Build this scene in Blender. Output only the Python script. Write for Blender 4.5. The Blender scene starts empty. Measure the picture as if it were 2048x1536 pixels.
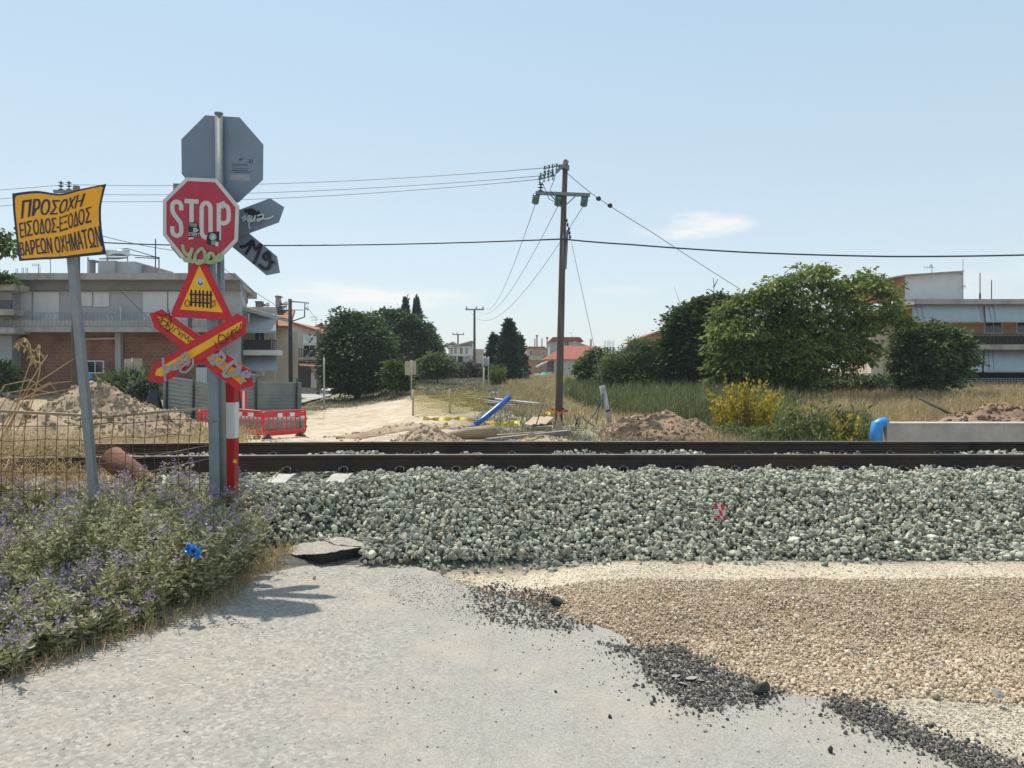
import bpy, bmesh, math, random
import numpy as np
from mathutils import Vector, Matrix

C = bpy.context.scene.collection
SC = bpy.context.scene
rnd = random.Random(7)

# ------------------------------------------------------------------ camera
EYE = 1.65            # camera height above the road
FOC = 1540.0          # focal length in photograph pixels (2048 wide)
CX, HY = 1024.0, 738.0
cam_d = bpy.data.cameras.new("camera")
cam = bpy.data.objects.new("camera", cam_d)
C.objects.link(cam)
cam.location = (0, 0, EYE)
cam.rotation_euler = (math.radians(90), 0, 0)
cam_d.sensor_width = 36.0
cam_d.lens = 36.0 * FOC / 2048.0
cam_d.shift_y = -(768.0 - HY) / 2048.0
cam_d.clip_start = 0.05
cam_d.clip_end = 3000
SC.camera = cam

# ------------------------------------------------------------------ sun and sky
SUN = Vector((-0.27, 0.50, 1.0)).normalized()
sun_d = bpy.data.lights.new("sun", 'SUN')
sun_d.energy = 3.8
sun_d.angle = math.radians(0.55)
sun_d.color = (1.0, 0.93, 0.82)
sun = bpy.data.objects.new("sun", sun_d)
C.objects.link(sun)
sun.rotation_euler = SUN.to_track_quat('Z', 'Y').to_euler()
sun.location = SUN * 80

W = bpy.data.worlds.new("World")
SC.world = W
W.use_nodes = True
wn, wl = W.node_tree.nodes, W.node_tree.links
wn.clear()
w_out = wn.new('ShaderNodeOutputWorld')
w_bg = wn.new('ShaderNodeBackground')
w_bg.inputs['Strength'].default_value = 0.15
w_sky = wn.new('ShaderNodeTexSky')
w_sky.sky_type = 'NISHITA'
w_sky.sun_disc = False
w_sky.sun_elevation = math.asin(SUN.z)
w_sky.sun_rotation = math.atan2(SUN.x, SUN.y)
w_sky.altitude = 100
w_sky.air_density = 1.0
w_sky.dust_density = 0.9
w_sky.ozone_density = 1.0


def wmath(op, a, b=None):
    n = wn.new('ShaderNodeMath')
    n.operation = op
    for i, x in enumerate((a, b)):
        if x is None:
            continue
        if isinstance(x, (int, float)):
            n.inputs[i].default_value = x
        else:
            wl.new(x, n.inputs[i])
    return n.outputs[0]


w_tc = wn.new('ShaderNodeTexCoord')
w_sep = wn.new('ShaderNodeSeparateXYZ')
wl.new(w_tc.outputs['Generated'], w_sep.inputs[0])
w_az = wmath('ARCTAN2', w_sep.outputs[0], w_sep.outputs[1])
w_el = w_sep.outputs[2]
w_comb = wn.new('ShaderNodeCombineXYZ')
wl.new(w_az, w_comb.inputs[0])
wl.new(wmath('MULTIPLY', w_el, 4.5), w_comb.inputs[1])
w_noise = wn.new('ShaderNodeTexNoise')
w_noise.inputs['Scale'].default_value = 9.0
w_noise.inputs['Detail'].default_value = 7.0
w_noise.inputs['Roughness'].default_value = 0.6
wl.new(w_comb.outputs[0], w_noise.inputs['Vector'])


def cloud(az, el, raz, rel, amt):
    """thin cloud wisp round a direction of the sky"""
    a = wmath('POWER', wmath('ABSOLUTE', wmath('DIVIDE', wmath('SUBTRACT', w_az, az), raz)), 2.0)
    b = wmath('POWER', wmath('ABSOLUTE', wmath('DIVIDE', wmath('SUBTRACT', w_el, el), rel)), 2.0)
    m = wmath('MAXIMUM', wmath('SUBTRACT', 1.0, wmath('ADD', a, b)), 0.0)
    n = wmath('MAXIMUM', wmath('MULTIPLY', wmath('SUBTRACT', w_noise.outputs[0], 0.36), 3.2), 0.0)
    return wmath('MULTIPLY', wmath('MULTIPLY', m, n), amt)


masks = [cloud(0.228, 0.178, 0.085, 0.019, 1.7), cloud(-0.235, 0.098, 0.08, 0.016, 1.1),
         cloud(-0.145, 0.090, 0.11, 0.016, 1.3), cloud(0.14, 0.10, 0.06, 0.008, 0.4),
         cloud(0.55, 0.10, 0.3, 0.03, 0.45)]
msum = masks[0]
for q in masks[1:]:
    msum = wmath('ADD', msum, q)
msum = wmath('MINIMUM', msum, 0.85)
w_tint = wn.new('ShaderNodeMix')
w_tint.data_type = 'RGBA'
w_tint.blend_type = 'MULTIPLY'
w_tint.inputs[0].default_value = 1.0
wl.new(w_sky.outputs[0], w_tint.inputs[6])
w_tint.inputs[7].default_value = (1.0, 1.0, 1.0, 1)
# summer haze veil: pale grey blue, paler towards the horizon
w_ramp = wn.new('ShaderNodeValToRGB')
wl.new(w_el, w_ramp.inputs[0])
w_ramp.color_ramp.elements[0].position = 0.0
w_ramp.color_ramp.elements[0].color = (3.05 / 4, 3.38 / 4, 3.5 / 4, 1)
w_ramp.color_ramp.elements[1].position = 0.45
w_ramp.color_ramp.elements[1].color = (2.20 / 4, 2.98 / 4, 3.50 / 4, 1)
w_sc = wn.new('ShaderNodeVectorMath')
w_sc.operation = 'SCALE'
w_sc.inputs['Scale'].default_value = 4.15
wl.new(w_ramp.outputs[0], w_sc.inputs[0])
w_veil = wn.new('ShaderNodeMix')
w_veil.data_type = 'RGBA'
w_veil.inputs[0].default_value = 0.80
wl.new(w_tint.outputs[2], w_veil.inputs[6])
wl.new(w_sc.outputs[0], w_veil.inputs[7])
w_mix = wn.new('ShaderNodeMix')
w_mix.data_type = 'RGBA'
wl.new(msum, w_mix.inputs[0])
wl.new(w_veil.outputs[2], w_mix.inputs[6])
w_mix.inputs[7].default_value = (4.6, 4.6, 4.5, 1)
wl.new(w_mix.outputs[2], w_bg.inputs['Color'])
wl.new(w_bg.outputs[0], w_out.inputs[0])

SC.view_settings.view_transform = 'Standard'
SC.view_settings.look = 'None'
SC.view_settings.exposure = 0.5
SC.view_settings.gamma = 1.0
SC.render.engine = 'CYCLES'
SC.cycles.max_bounces = 6
SC.cycles.use_adaptive_sampling = True
SC.cycles.transparent_max_bounces = 8


# ------------------------------------------------------------------ helpers
def P(px, py, Y):
    """the place at distance Y seen at photograph pixel (px, py)"""
    return Vector(((px - CX) / FOC * Y, Y, EYE - (py - HY) / FOC * Y))


def sstep(a, b, x):
    t = np.clip((np.asarray(x, float) - a) / (b - a), 0, 1)
    return t * t * (3 - 2 * t)


_rg = np.random.default_rng(11)
_tab = _rg.random((256, 256))


def vnoise(x, y):
    x = np.asarray(x, float)
    y = np.asarray(y, float)
    xi, yi = np.floor(x).astype(int), np.floor(y).astype(int)
    fx, fy = x - xi, y - yi
    fx, fy = fx * fx * (3 - 2 * fx), fy * fy * (3 - 2 * fy)
    g = lambda i, j: _tab[i % 256, j % 256]
    return (g(xi, yi) * (1 - fx) + g(xi + 1, yi) * fx) * (1 - fy) + \
           (g(xi, yi + 1) * (1 - fx) + g(xi + 1, yi + 1) * fx) * fy


def fbm(x, y, o=4):
    s, a, t = 0, 0.5, 0
    for k in range(o):
        s = s + a * vnoise(x * 2 ** k + 17.3 * k, y * 2 ** k + 5.1 * k)
        t += a
        a *= 0.55
    return s / t


def track_shift(X):
    """the track bends gently towards the viewer on the left"""
    X = np.asarray(X, float)
    return np.where(X < 0, -0.0115 * X * X, 0.0)


PRO_L = ([11.5, 14, 20, 26, 30, 40, 50, 60, 80, 110, 200, 900], [-.05, -.4, -.62, -.75, -.78, -.75, -.65, -.55, -.42, -.3, 0, .6])
PRO_M = ([11.5, 14, 20, 23, 26, 30, 38, 48, 60, 80, 100, 150, 400, 900], [-.05, -.25, -.32, -.42, -.45, -.42, -.3, -.05, .2, .55, .7, .9, 1.2, 1.3])
PRO_R = ([11.5, 14, 18, 22, 26, 30, 36, 42, 52, 80, 400, 900], [-.05, -.45, -.6, -.5, -.35, -.2, 0, .1, .25, .5, 1.0, 1.2])
PRO_X = ([11.5, 14, 20, 26, 30, 40, 50, 60, 80, 110, 200, 900], [-.05, -.4, -.6, -.5, -.3, .1, .2, .25, .3, .35, .5, .7])


def ballast_z(X, Y):
    X = np.asarray(X, float)
    Y = np.asarray(Y, float) - track_shift(X)
    toe = 6.42 + 0.02 * np.sin(X * 0.9) + 0.03 * np.sin(X * 2.3 + 1) + 0.05 * sstep(.5, -.5, X) + 0.55 * sstep(-1.22, -1.42, X)
    up = 0.08 + 0.46 * sstep(0, 1, (Y - toe) / (7.72 - toe)) * 0.55 + 0.46 * np.clip((Y - toe) / (7.72 - toe), 0, 1) * 0.45
    dn = 0.54 - 0.95 * np.clip((Y - 10.75) / 1.9, 0, 1)
    return np.where(Y < 8.5, up, dn)


def G(X, Y):
    X = np.asarray(X, float)
    Y = np.asarray(Y, float)
    u = X / np.maximum(Y, 1.0)
    zl, zm, zr, zx = (np.interp(Y, *p) for p in (PRO_L, PRO_M, PRO_R, PRO_X))
    a = sstep(-.22, -.12, u)
    b = sstep(.14, .26, u)
    c = sstep(-.32, -.45, u)
    zz = (zl * (1 - a) + zm * a) * (1 - b) + zr * b
    zz = zz * (1 - c) + zx * c
    zz = zz + (fbm(X * .35, Y * .35) - .5) * .25 * sstep(13, 22, Y) * sstep(200, 60, Y)
    zz = zz + (fbm(X * 2.1, Y * 2.1, 3) - .5) * .10 * sstep(11.5, 14, Y) * sstep(90, 30, Y)
    near = -0.035 + 0.10 * sstep(4.15, 5.75, Y) * sstep(-0.3, 1.0, X)
    near = near + (fbm(X * 1.7, Y * 1.7, 3) - .5) * .05 * sstep(-0.9, 0.5, X)
    near = near + (fbm(X * 1.5 + 40, Y * 1.5, 3) - .5) * .26 * sstep(4.2, 4.9, Y) * sstep(5.7, 5.1, Y) * sstep(0.2, 1.2, X)
    near = near - 0.012 * sstep(-1.0, 0.6, X)
    bed = ballast_z(X, Y) - 0.055
    t = sstep(6.3, 6.6, Y)
    z = near * (1 - t) + bed * t
    t2 = sstep(11.6, 13.0, Y)
    return z * (1 - t2) + zz * t2


def Gf(X, Y):
    return float(G(X, Y))


def PG(px, Y, dz=0.0):
    X = (px - CX) / FOC * Y
    return Vector((X, Y, Gf(X, Y) + dz))


def yg(py, z=0.0):
    """distance at which the road (height z) shows at image row py"""
    return (EYE - z) * FOC / (py - HY)


def road_pt(px, py, z=0.0):
    Y = yg(py, z)
    return Vector(((px - CX) / FOC * Y, Y, z))


# ------------------------------------------------------------------ materials
def _nt(name):
    m = bpy.data.materials.new(name)
    m.use_nodes = True
    nt = m.node_tree
    bs = nt.nodes['Principled BSDF']
    return m, nt, bs


def col_ramp(nt, fac, stops):
    r = nt.nodes.new('ShaderNodeValToRGB')
    el = r.color_ramp.elements
    while len(el) < len(stops):
        el.new(0.5)
    for e, (p, c) in zip(el, stops):
        e.position = p
        e.color = (*c, 1)
    nt.links.new(fac, r.inputs[0])
    return r.outputs[0]


def objcoord(nt, scale=(1, 1, 1), geo=True):
    g = nt.nodes.new('ShaderNodeNewGeometry')
    mp = nt.nodes.new('ShaderNodeMapping')
    mp.inputs['Scale'].default_value = scale
    nt.links.new(g.outputs['Position'], mp.inputs[0])
    return mp.outputs[0], g


def noise(nt, vec, scale, detail=4, rough=.55):
    n = nt.nodes.new('ShaderNodeTexNoise')
    n.inputs['Scale'].default_value = scale
    n.inputs['Detail'].default_value = detail
    n.inputs['Roughness'].default_value = rough
    nt.links.new(vec, n.inputs['Vector'])
    return n.outputs['Fac']


def mixc(nt, fac, a, b, mode='MIX'):
    n = nt.nodes.new('ShaderNodeMix')
    n.data_type = 'RGBA'
    n.blend_type = mode
    for i, x in ((0, fac), (6, a), (7, b)):
        if isinstance(x, (int, float)):
            n.inputs[i].default_value = x
        elif isinstance(x, tuple):
            n.inputs[i].default_value = (*x, 1) if len(x) == 3 else x
        else:
            nt.links.new(x, n.inputs[i])
    return n.outputs[2]


def bump(nt, bs, h, strength=.3, dist=.02):
    b = nt.nodes.new('ShaderNodeBump')
    b.inputs['Strength'].default_value = strength
    b.inputs['Distance'].default_value = dist
    nt.links.new(h, b.inputs['Height'])
    nt.links.new(b.outputs[0], bs.inputs['Normal'])


def mat(name, c, rough=.7, var=.25, scale=6.0, metal=0.0, c2=None, bmp=0.0, bscale=None, stretch=(1, 1, 1), spec=.35, c2lo=.42, c2hi=.68):
    """weathered surface: base colour, dirt in a second colour, fine grain"""
    m, nt, bs = _nt(name)
    v, g = objcoord(nt, stretch)
    n1 = noise(nt, v, scale, 5)
    dark = tuple(x * (1 - var) for x in c)
    lite = tuple(min(1, x * (1 + var)) for x in c)
    col = col_ramp(nt, n1, [(.28, dark), (.5, c), (.74, lite)])
    if c2:
        n2 = noise(nt, v, scale * .37, 6, .65)
        f = col_ramp(nt, n2, [(c2lo, (0, 0, 0)), (c2hi, (1, 1, 1))])
        col = mixc(nt, f, col, c2)
    nt.links.new(col, bs.inputs['Base Color'])
    bs.inputs['Roughness'].default_value = rough
    bs.inputs['Metallic'].default_value = metal
    bs.inputs['Specular IOR Level'].default_value = spec
    if bmp:
        bump(nt, bs, noise(nt, v, bscale or scale * 4, 5), bmp)
    return m


def isl_mat(name, cols, rough=.8, nscale=0.0, namt=.3, trans=0.0, spec=.25, bmp=0.0):
    """each separate leaf, blade or stone takes its own tone"""
    m, nt, bs = _nt(name)
    v, g = objcoord(nt)
    st = [(i / max(1, len(cols) - 1), c) for i, c in enumerate(cols)]
    col = col_ramp(nt, g.outputs['Random Per Island'], st)
    if nscale:
        n = noise(nt, v, nscale, 4)
        f = col_ramp(nt, n, [(.3, (1 - namt,) * 3), (.7, (1 + namt * .4,) * 3)])
        col = mixc(nt, 1.0, col, f, 'MULTIPLY')
    nt.links.new(col, bs.inputs['Base Color'])
    bs.inputs['Roughness'].default_value = rough
    bs.inputs['Specular IOR Level'].default_value = spec
    if bmp:
        bump(nt, bs, noise(nt, v, 60, 4), bmp, .01)
    if trans:
        out = nt.nodes['Material Output']
        tr = nt.nodes.new('ShaderNodeBsdfTranslucent')
        nt.links.new(col, tr.inputs['Color'])
        mx = nt.nodes.new('ShaderNodeMixShader')
        mx.inputs[0].default_value = trans
        nt.links.new(bs.outputs[0], mx.inputs[1])
        nt.links.new(tr.outputs[0], mx.inputs[2])
        nt.links.new(mx.outputs[0], out.inputs[0])
    return m


def brick_mat(name, c1, c2, mortar, scale=1.0, sx=.25, sz=.1, vertical=True):
    m, nt, bs = _nt(name)
    g = nt.nodes.new('ShaderNodeNewGeometry')
    s = nt.nodes.new('ShaderNodeSeparateXYZ')
    nt.links.new(g.outputs['Position'], s.inputs[0])
    a = nt.nodes.new('ShaderNodeMath')
    a.operation = 'ADD'
    nt.links.new(s.outputs[0], a.inputs[0])
    nt.links.new(s.outputs[1], a.inputs[1])
    cmb = nt.nodes.new('ShaderNodeCombineXYZ')
    nt.links.new(a.outputs[0], cmb.inputs[0])
    nt.links.new(s.outputs[2], cmb.inputs[1])
    b = nt.nodes.new('ShaderNodeTexBrick')
    b.inputs['Color1'].default_value = (*c1, 1)
    b.inputs['Color2'].default_value = (*c2, 1)
    b.inputs['Mortar'].default_value = (*mortar, 1)
    b.inputs['Scale'].default_value = scale
    b.inputs['Mortar Size'].default_value = .018
    b.inputs['Brick Width'].default_value = sx
    b.inputs['Row Height'].default_value = sz
    nt.links.new(cmb.outputs[0], b.inputs['Vector'])
    n = noise(nt, g.outputs['Position'], 1.1, 5)
    f = col_ramp(nt, n, [(.3, (.65,) * 3), (.7, (1.15,) * 3)])
    col = mixc(nt, 1.0, b.outputs['Color'], f, 'MULTIPLY')
    nt.links.new(col, bs.inputs['Base Color'])
    bs.inputs['Roughness'].default_value = .9
    return m


def tile_mat(name, c):
    """clay roof tiles: rows of half-round ridges"""
    m, nt, bs = _nt(name)
    v, g = objcoord(nt)
    w = nt.nodes.new('ShaderNodeTexWave')
    w.wave_type = 'BANDS'
    w.bands_direction = 'Z'
    w.inputs['Scale'].default_value = 2.2
    w.inputs['Distortion'].default_value = .6
    nt.links.new(v, w.inputs['Vector'])
    n = noise(nt, v, 2.5, 5)
    base = col_ramp(nt, n, [(.25, tuple(x * .65 for x in c)), (.55, c), (.8, tuple(min(1, x * 1.3) for x in c))])
    f = col_ramp(nt, w.outputs['Fac'], [(.1, (.7,) * 3), (.6, (1.05,) * 3)])
    nt.links.new(mixc(nt, 1.0, base, f, 'MULTIPLY'), bs.inputs['Base Color'])
    bs.inputs['Roughness'].default_value = .85
    bump(nt, bs, w.outputs['Fac'], .5, .05)
    return m


def ground_mat():
    m, nt, bs = _nt("soil")
    v, g = objcoord(nt)
    at = nt.nodes.new('ShaderNodeAttribute')
    at.attribute_name = 'soil'
    n1 = noise(nt, v, 1.3, 8, .65)
    n2 = noise(nt, v, 34, 6, .7)
    vo = nt.nodes.new('ShaderNodeTexVoronoi')
    vo.inputs['Scale'].default_value = 70
    nt.links.new(v, vo.inputs['Vector'])
    f1 = col_ramp(nt, n1, [(.3, (.78,) * 3), (.7, (1.16,) * 3)])
    f2 = col_ramp(nt, n2, [(.3, (.7,) * 3), (.7, (1.25,) * 3)])
    bw = nt.nodes.new('ShaderNodeRGBToBW')
    nt.links.new(vo.outputs['Color'], bw.inputs[0])
    f3 = col_ramp(nt, bw.outputs[0], [(.15, (.72,) * 3), (.85, (1.22,) * 3)])
    c = mixc(nt, 1.0, at.outputs['Color'], f1, 'MULTIPLY')
    c = mixc(nt, 1.0, c, f2, 'MULTIPLY')
    c = mixc(nt, 1.0, c, f3, 'MULTIPLY')
    nt.links.new(c, bs.inputs['Base Color'])
    bs.inputs['Roughness'].default_value = .95
    bs.inputs['Specular IOR Level'].default_value = .1
    bump(nt, bs, n2, .5, .03)
    return m


def asphalt_mat():
    """worn pale asphalt: exposed aggregate, patches polished grey, sandy dust, hairline cracks"""
    m, nt, bs = _nt("asphalt")
    v, g = objcoord(nt)
    vo = nt.nodes.new('ShaderNodeTexVoronoi')
    vo.inputs['Scale'].default_value = 50
    nt.links.new(v, vo.inputs['Vector'])
    bw = nt.nodes.new('ShaderNodeSeparateColor')
    nt.links.new(vo.outputs['Color'], bw.inputs[0])
    agg = col_ramp(nt, bw.outputs[0], [(0, (.21, .193, .17)), (.35, (.277, .258, .23)), (.75, (.322, .30, .266)), (1, (.41, .382, .337))])
    vo2 = nt.nodes.new('ShaderNodeTexVoronoi')
    vo2.inputs['Scale'].default_value = 150
    nt.links.new(v, vo2.inputs['Vector'])
    bw2 = nt.nodes.new('ShaderNodeSeparateColor')
    nt.links.new(vo2.outputs['Color'], bw2.inputs[0])
    fine = col_ramp(nt, bw2.outputs[0], [(0, (.23, .218, .20)), (.5, (.295, .28, .257)), (1, (.37, .352, .322))])
    big = noise(nt, v, .75, 6, .6)
    sep = nt.nodes.new('ShaderNodeSeparateXYZ')
    nt.links.new(v, sep.inputs[0])
    mr = nt.nodes.new('ShaderNodeMapRange')
    mr.inputs[1].default_value = -1.4
    mr.inputs[2].default_value = 1.0
    nt.links.new(sep.outputs[0], mr.inputs[0])
    ad = nt.nodes.new('ShaderNodeMath')
    ad.operation = 'ADD'
    nt.links.new(mr.outputs[0], ad.inputs[0])
    nt.links.new(big, ad.inputs[1])
    f = col_ramp(nt, ad.outputs[0], [(.55, (.15,) * 3), (1.0, (.85,) * 3)])
    c = mixc(nt, f, agg, fine)
    dust = noise(nt, v, 1.5, 8, .7)
    c = mixc(nt, col_ramp(nt, dust, [(.47, (0, 0, 0)), (.75, (.5,) * 3)]), c, (.42, .36, .275))
    blot = noise(nt, v, 4.2, 6, .7)
    c = mixc(nt, 1.0, c, col_ramp(nt, blot, [(.3, (.91,) * 3), (.7, (1.05,) * 3)]), 'MULTIPLY')
    ck = nt.nodes.new('ShaderNodeTexVoronoi')
    ck.feature = 'DISTANCE_TO_EDGE'
    ck.inputs['Scale'].default_value = .55
    wv = nt.nodes.new('ShaderNodeTexNoise')
    wv.inputs['Scale'].default_value = 3.0
    wv.inputs['Detail'].default_value = 6
    nt.links.new(v, wv.inputs['Vector'])
    nt.links.new(mixc(nt, .16, v, wv.outputs['Color'], 'ADD'), ck.inputs['Vector'])
    c = mixc(nt, col_ramp(nt, ck.outputs['Distance'], [(.0, (.2,) * 3), (.005, (0,) * 3)]), c, (.17, .15, .12))
    nt.links.new(c, bs.inputs['Base Color'])
    bs.inputs['Roughness'].default_value = .9
    bs.inputs['Specular IOR Level'].default_value = .2
    ng = noise(nt, v, 90, 5, .7)
    hh = nt.nodes.new('ShaderNodeMath')
    hh.operation = 'ADD'
    nt.links.new(bw.outputs[0], hh.inputs[0])
    nt.links.new(ng, hh.inputs[1])
    bump(nt, bs, hh.outputs[0], .28, .008)
    return m


# ------------------------------------------------------------------ meshes
class MB:
    def __init__(s):
        s.v, s.f, s.m, s.s = [], [], [], []

    def add(s, vs, fs, m=0, smooth=False):
        o = len(s.v)
        s.v += [tuple(x) for x in vs]
        s.f += [tuple(i + o for i in f) for f in fs]
        s.m += [m] * len(fs)
        s.s += [smooth] * len(fs)
        return s

    def hexa(s, q, m=0):
        """eight corners: front quad (4) then back quad (4)"""
        return s.add(q, [(0, 1, 2, 3), (7, 6, 5, 4), (0, 4, 5, 1), (1, 5, 6, 2), (2, 6, 7, 3), (3, 7, 4, 0)], m)

    def box(s, c, size, R=None, m=0):
        a, b, d = (x / 2 for x in size)
        q = [Vector(t) for t in ((-a, -b, -d), (a, -b, -d), (a, -b, d), (-a, -b, d), (-a, b, -d), (a, b, -d), (a, b, d), (-a, b, d))]
        if R is not None:
            q = [R @ t for t in q]
        c = Vector(c)
        return s.hexa([t + c for t in q], m)

    def span(s, x0, x1, y0, y1, z0, z1, m=0):
        return s.box(((x0 + x1) / 2, (y0 + y1) / 2, (z0 + z1) / 2), (x1 - x0, y1 - y0, z1 - z0), None, m)

    def pbox(s, x0, y0, x1, y1, Y, depth, m=0):
        """box whose front face covers that picture rectangle at distance Y"""
        a, b = P(x0, y1, Y), P(x1, y0, Y)
        return s.span(a.x, b.x, Y, Y + depth, a.z, b.z, m)

    def vbox(s, x0, y0, x1, y1, Y, depth, xb, m=0):
        """like pbox, but its inner side wall runs back to pixel column xb"""
        a, b = P(x0, y1, Y), P(x1, y0, Y)
        Xb = (xb - CX) / FOC * (Y + depth)
        l0, r0, l1, r1 = (a.x, b.x, a.x, Xb) if x0 < CX else (a.x, b.x, Xb, b.x)
        q = [Vector((l0, Y, a.z)), Vector((r0, Y, a.z)), Vector((r0, Y, b.z)), Vector((l0, Y, b.z))]
        q += [Vector((l1, Y + depth, a.z)), Vector((r1, Y + depth, a.z)), Vector((r1, Y + depth, b.z)), Vector((l1, Y + depth, b.z))]
        return s.hexa(q, m)

    def prism(s, pts, vec, m=0):
        n = len(pts)
        pts = [Vector(p) for p in pts]
        vec = Vector(vec)
        vs = pts + [p + vec for p in pts]
        fs = [tuple(range(n)), tuple(range(2 * n - 1, n - 1, -1))]
        fs += [(i, i + n, (i + 1) % n + n, (i + 1) % n) for i in range(n)]
        return s.add(vs, fs, m)

    def bar(s, a, b, w, d, m=0, up=Vector((0, 0, 1))):
        a, b = Vector(a), Vector(b)
        t = (b - a).normalized()
        if abs(t.dot(up)) > .98:
            up = Vector((0, 1, 0))
        x = t.cross(up).normalized() * w / 2
        y = x.cross(t).normalized() * d / 2
        q = [a - x - y, a + x - y, a + x + y, a - x + y]
        return s.hexa(q + [p + (b - a) for p in q], m)

    def tube(s, pts, r, n=8, m=0, cap=True, smooth=True, a0=0.0):
        pts = [Vector(p) for p in pts]
        k = len(pts)
        rs = r if isinstance(r, (list, tuple)) else [r] * k
        o = []
        prev = None
        for i, p in enumerate(pts):
            t = (pts[min(i + 1, k - 1)] - pts[max(i - 1, 0)]).normalized()
            if prev is None:
                ref = Vector((0, 0, 1)) if abs(t.z) < .9 else Vector((0, 1, 0))
                x = t.cross(ref).normalized()
            else:
                x = (prev - t * prev.dot(t)).normalized()
            prev = x
            y = t.cross(x)
            for j in range(n):
                a = 2 * math.pi * j / n + a0
                o.append(p + (x * math.cos(a) + y * math.sin(a)) * rs[i])
        fs = []
        for i in range(k - 1):
            for j in range(n):
                fs.append((i * n + j, i * n + (j + 1) % n, (i + 1) * n + (j + 1) % n, (i + 1) * n + j))
        s.add(o, fs, m, smooth)
        if cap:
            b = len(s.v) - len(o)
            s.f += [tuple(b + j for j in range(n - 1, -1, -1)), tuple(b + (k - 1) * n + j for j in range(n))]
            s.m += [m, m]
            s.s += [False, False]
        return s

    def disc(s, c, r, axis, th, n=16, m=0):
        c, axis = Vector(c), Vector(axis).normalized()
        return s.tube([c - axis * th / 2, c + axis * th / 2], r, n, m, True, False)

    def grid(s, fn, nu, nv, m=0, smooth=True):
        vs = [fn(i / nu, j / nv) for j in range(nv + 1) for i in range(nu + 1)]
        fs = [(j * (nu + 1) + i, j * (nu + 1) + i + 1, (j + 1) * (nu + 1) + i + 1, (j + 1) * (nu + 1) + i) for j in range(nv) for i in range(nu)]
        return s.add(vs, fs, m, smooth)

    def build(s, name, mats, parent=None, **kw):
        me = bpy.data.meshes.new(name)
        off = Vector((0, 0, 0))
        if parent is None and not kw.pop('keep', False):
            A = np.array([tuple(v) for v in s.v])
            off = Vector((float((A[:, 0].min() + A[:, 0].max()) / 2), float((A[:, 1].min() + A[:, 1].max()) / 2), float(A[:, 2].min())))
        me.from_pydata([tuple(Vector(v) - off) for v in s.v], [], s.f)
        if not isinstance(mats, (list, tuple)):
            mats = [mats]
        for x in mats:
            me.materials.append(x)
        me.polygons.foreach_set('material_index', s.m)
        me.polygons.foreach_set('use_smooth', s.s)
        me.update()
        bm = bmesh.new()
        bm.from_mesh(me)
        bmesh.ops.recalc_face_normals(bm, faces=bm.faces)
        bm.to_mesh(me)
        bm.free()
        o = bpy.data.objects.new(name, me)
        C.objects.link(o)
        o.location = off
        hook(o, parent)
        tag(o, **kw)
        return o


def hook(o, parent):
    if parent is not None:
        o.parent = parent
        if parent.type == 'EMPTY':
            o.matrix_parent_inverse = Matrix.Translation(-Vector(parent.location))


def tag(o, label=None, cat=None, group=None, kind=None):
    for k, v in (('label', label), ('category', cat), ('group', group), ('kind', kind)):
        if v:
            o[k] = v
    return o


def thing(name, label, cat, loc, group=None):
    o = bpy.data.objects.new(name, None)
    C.objects.link(o)
    o.location = loc
    o.empty_display_size = .2
    return tag(o, label, cat, group)


def dup(root, delta, label=None, rz=0.0):
    """copy a thing with its parts and their sub-parts"""
    def cp(o, par):
        c = o.copy()
        C.objects.link(c)
        if par is not None:
            c.parent = par
            c.matrix_parent_inverse = o.matrix_parent_inverse.copy()
        for ch in list(o.children):
            cp(ch, c)
        return c
    r = cp(root, None)
    r.location = Vector(root.location) + Vector(delta)
    r.rotation_euler = (0, 0, root.rotation_euler.z + rz)
    if label:
        r['label'] = label
    return r


def np_obj(name, V, F, mats, parent=None, midx=None, smooth=False, **kw):
    """big mesh from arrays: V (n,3), F (m,k)"""
    V = np.ascontiguousarray(V, np.float32).reshape(-1, 3)
    F = np.ascontiguousarray(F, np.int32)
    m, k = F.shape
    me = bpy.data.meshes.new(name)
    me.vertices.add(len(V))
    me.vertices.foreach_set('co', V.ravel())
    me.loops.add(m * k)
    me.loops.foreach_set('vertex_index', F.ravel())
    me.polygons.add(m)
    me.polygons.foreach_set('loop_start', np.arange(0, m * k, k, dtype=np.int32))
    if not isinstance(mats, (list, tuple)):
        mats = [mats]
    for x in mats:
        me.materials.append(x)
    if midx is not None:
        me.polygons.foreach_set('material_index', np.asarray(midx, np.int32))
    me.polygons.foreach_set('use_smooth', np.full(m, smooth, dtype=bool))
    me.update(calc_edges=True)
    o = bpy.data.objects.new(name, me)
    C.objects.link(o)
    hook(o, parent)
    tag(o, **kw)
    return o


def ico(sub):
    bm = bmesh.new()
    bmesh.ops.create_icosphere(bm, subdivisions=sub, radius=1.0)
    V = np.array([v.co[:] for v in bm.verts])
    F = np.array([[v.index for v in f.verts] for f in bm.faces])
    bm.free()
    return V, F


def rand_rot(g, n):
    q = g.normal(size=(n, 4))
    q /= np.linalg.norm(q, axis=1)[:, None]
    w, x, y, z = q.T
    return np.stack([np.stack([1 - 2 * (y * y + z * z), 2 * (x * y - z * w), 2 * (x * z + y * w)], -1),
                     np.stack([2 * (x * y + z * w), 1 - 2 * (x * x + z * z), 2 * (y * z - x * w)], -1),
                     np.stack([2 * (x * z - y * w), 2 * (y * z + x * w), 1 - 2 * (x * x + y * y)], -1)], 1)


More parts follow.
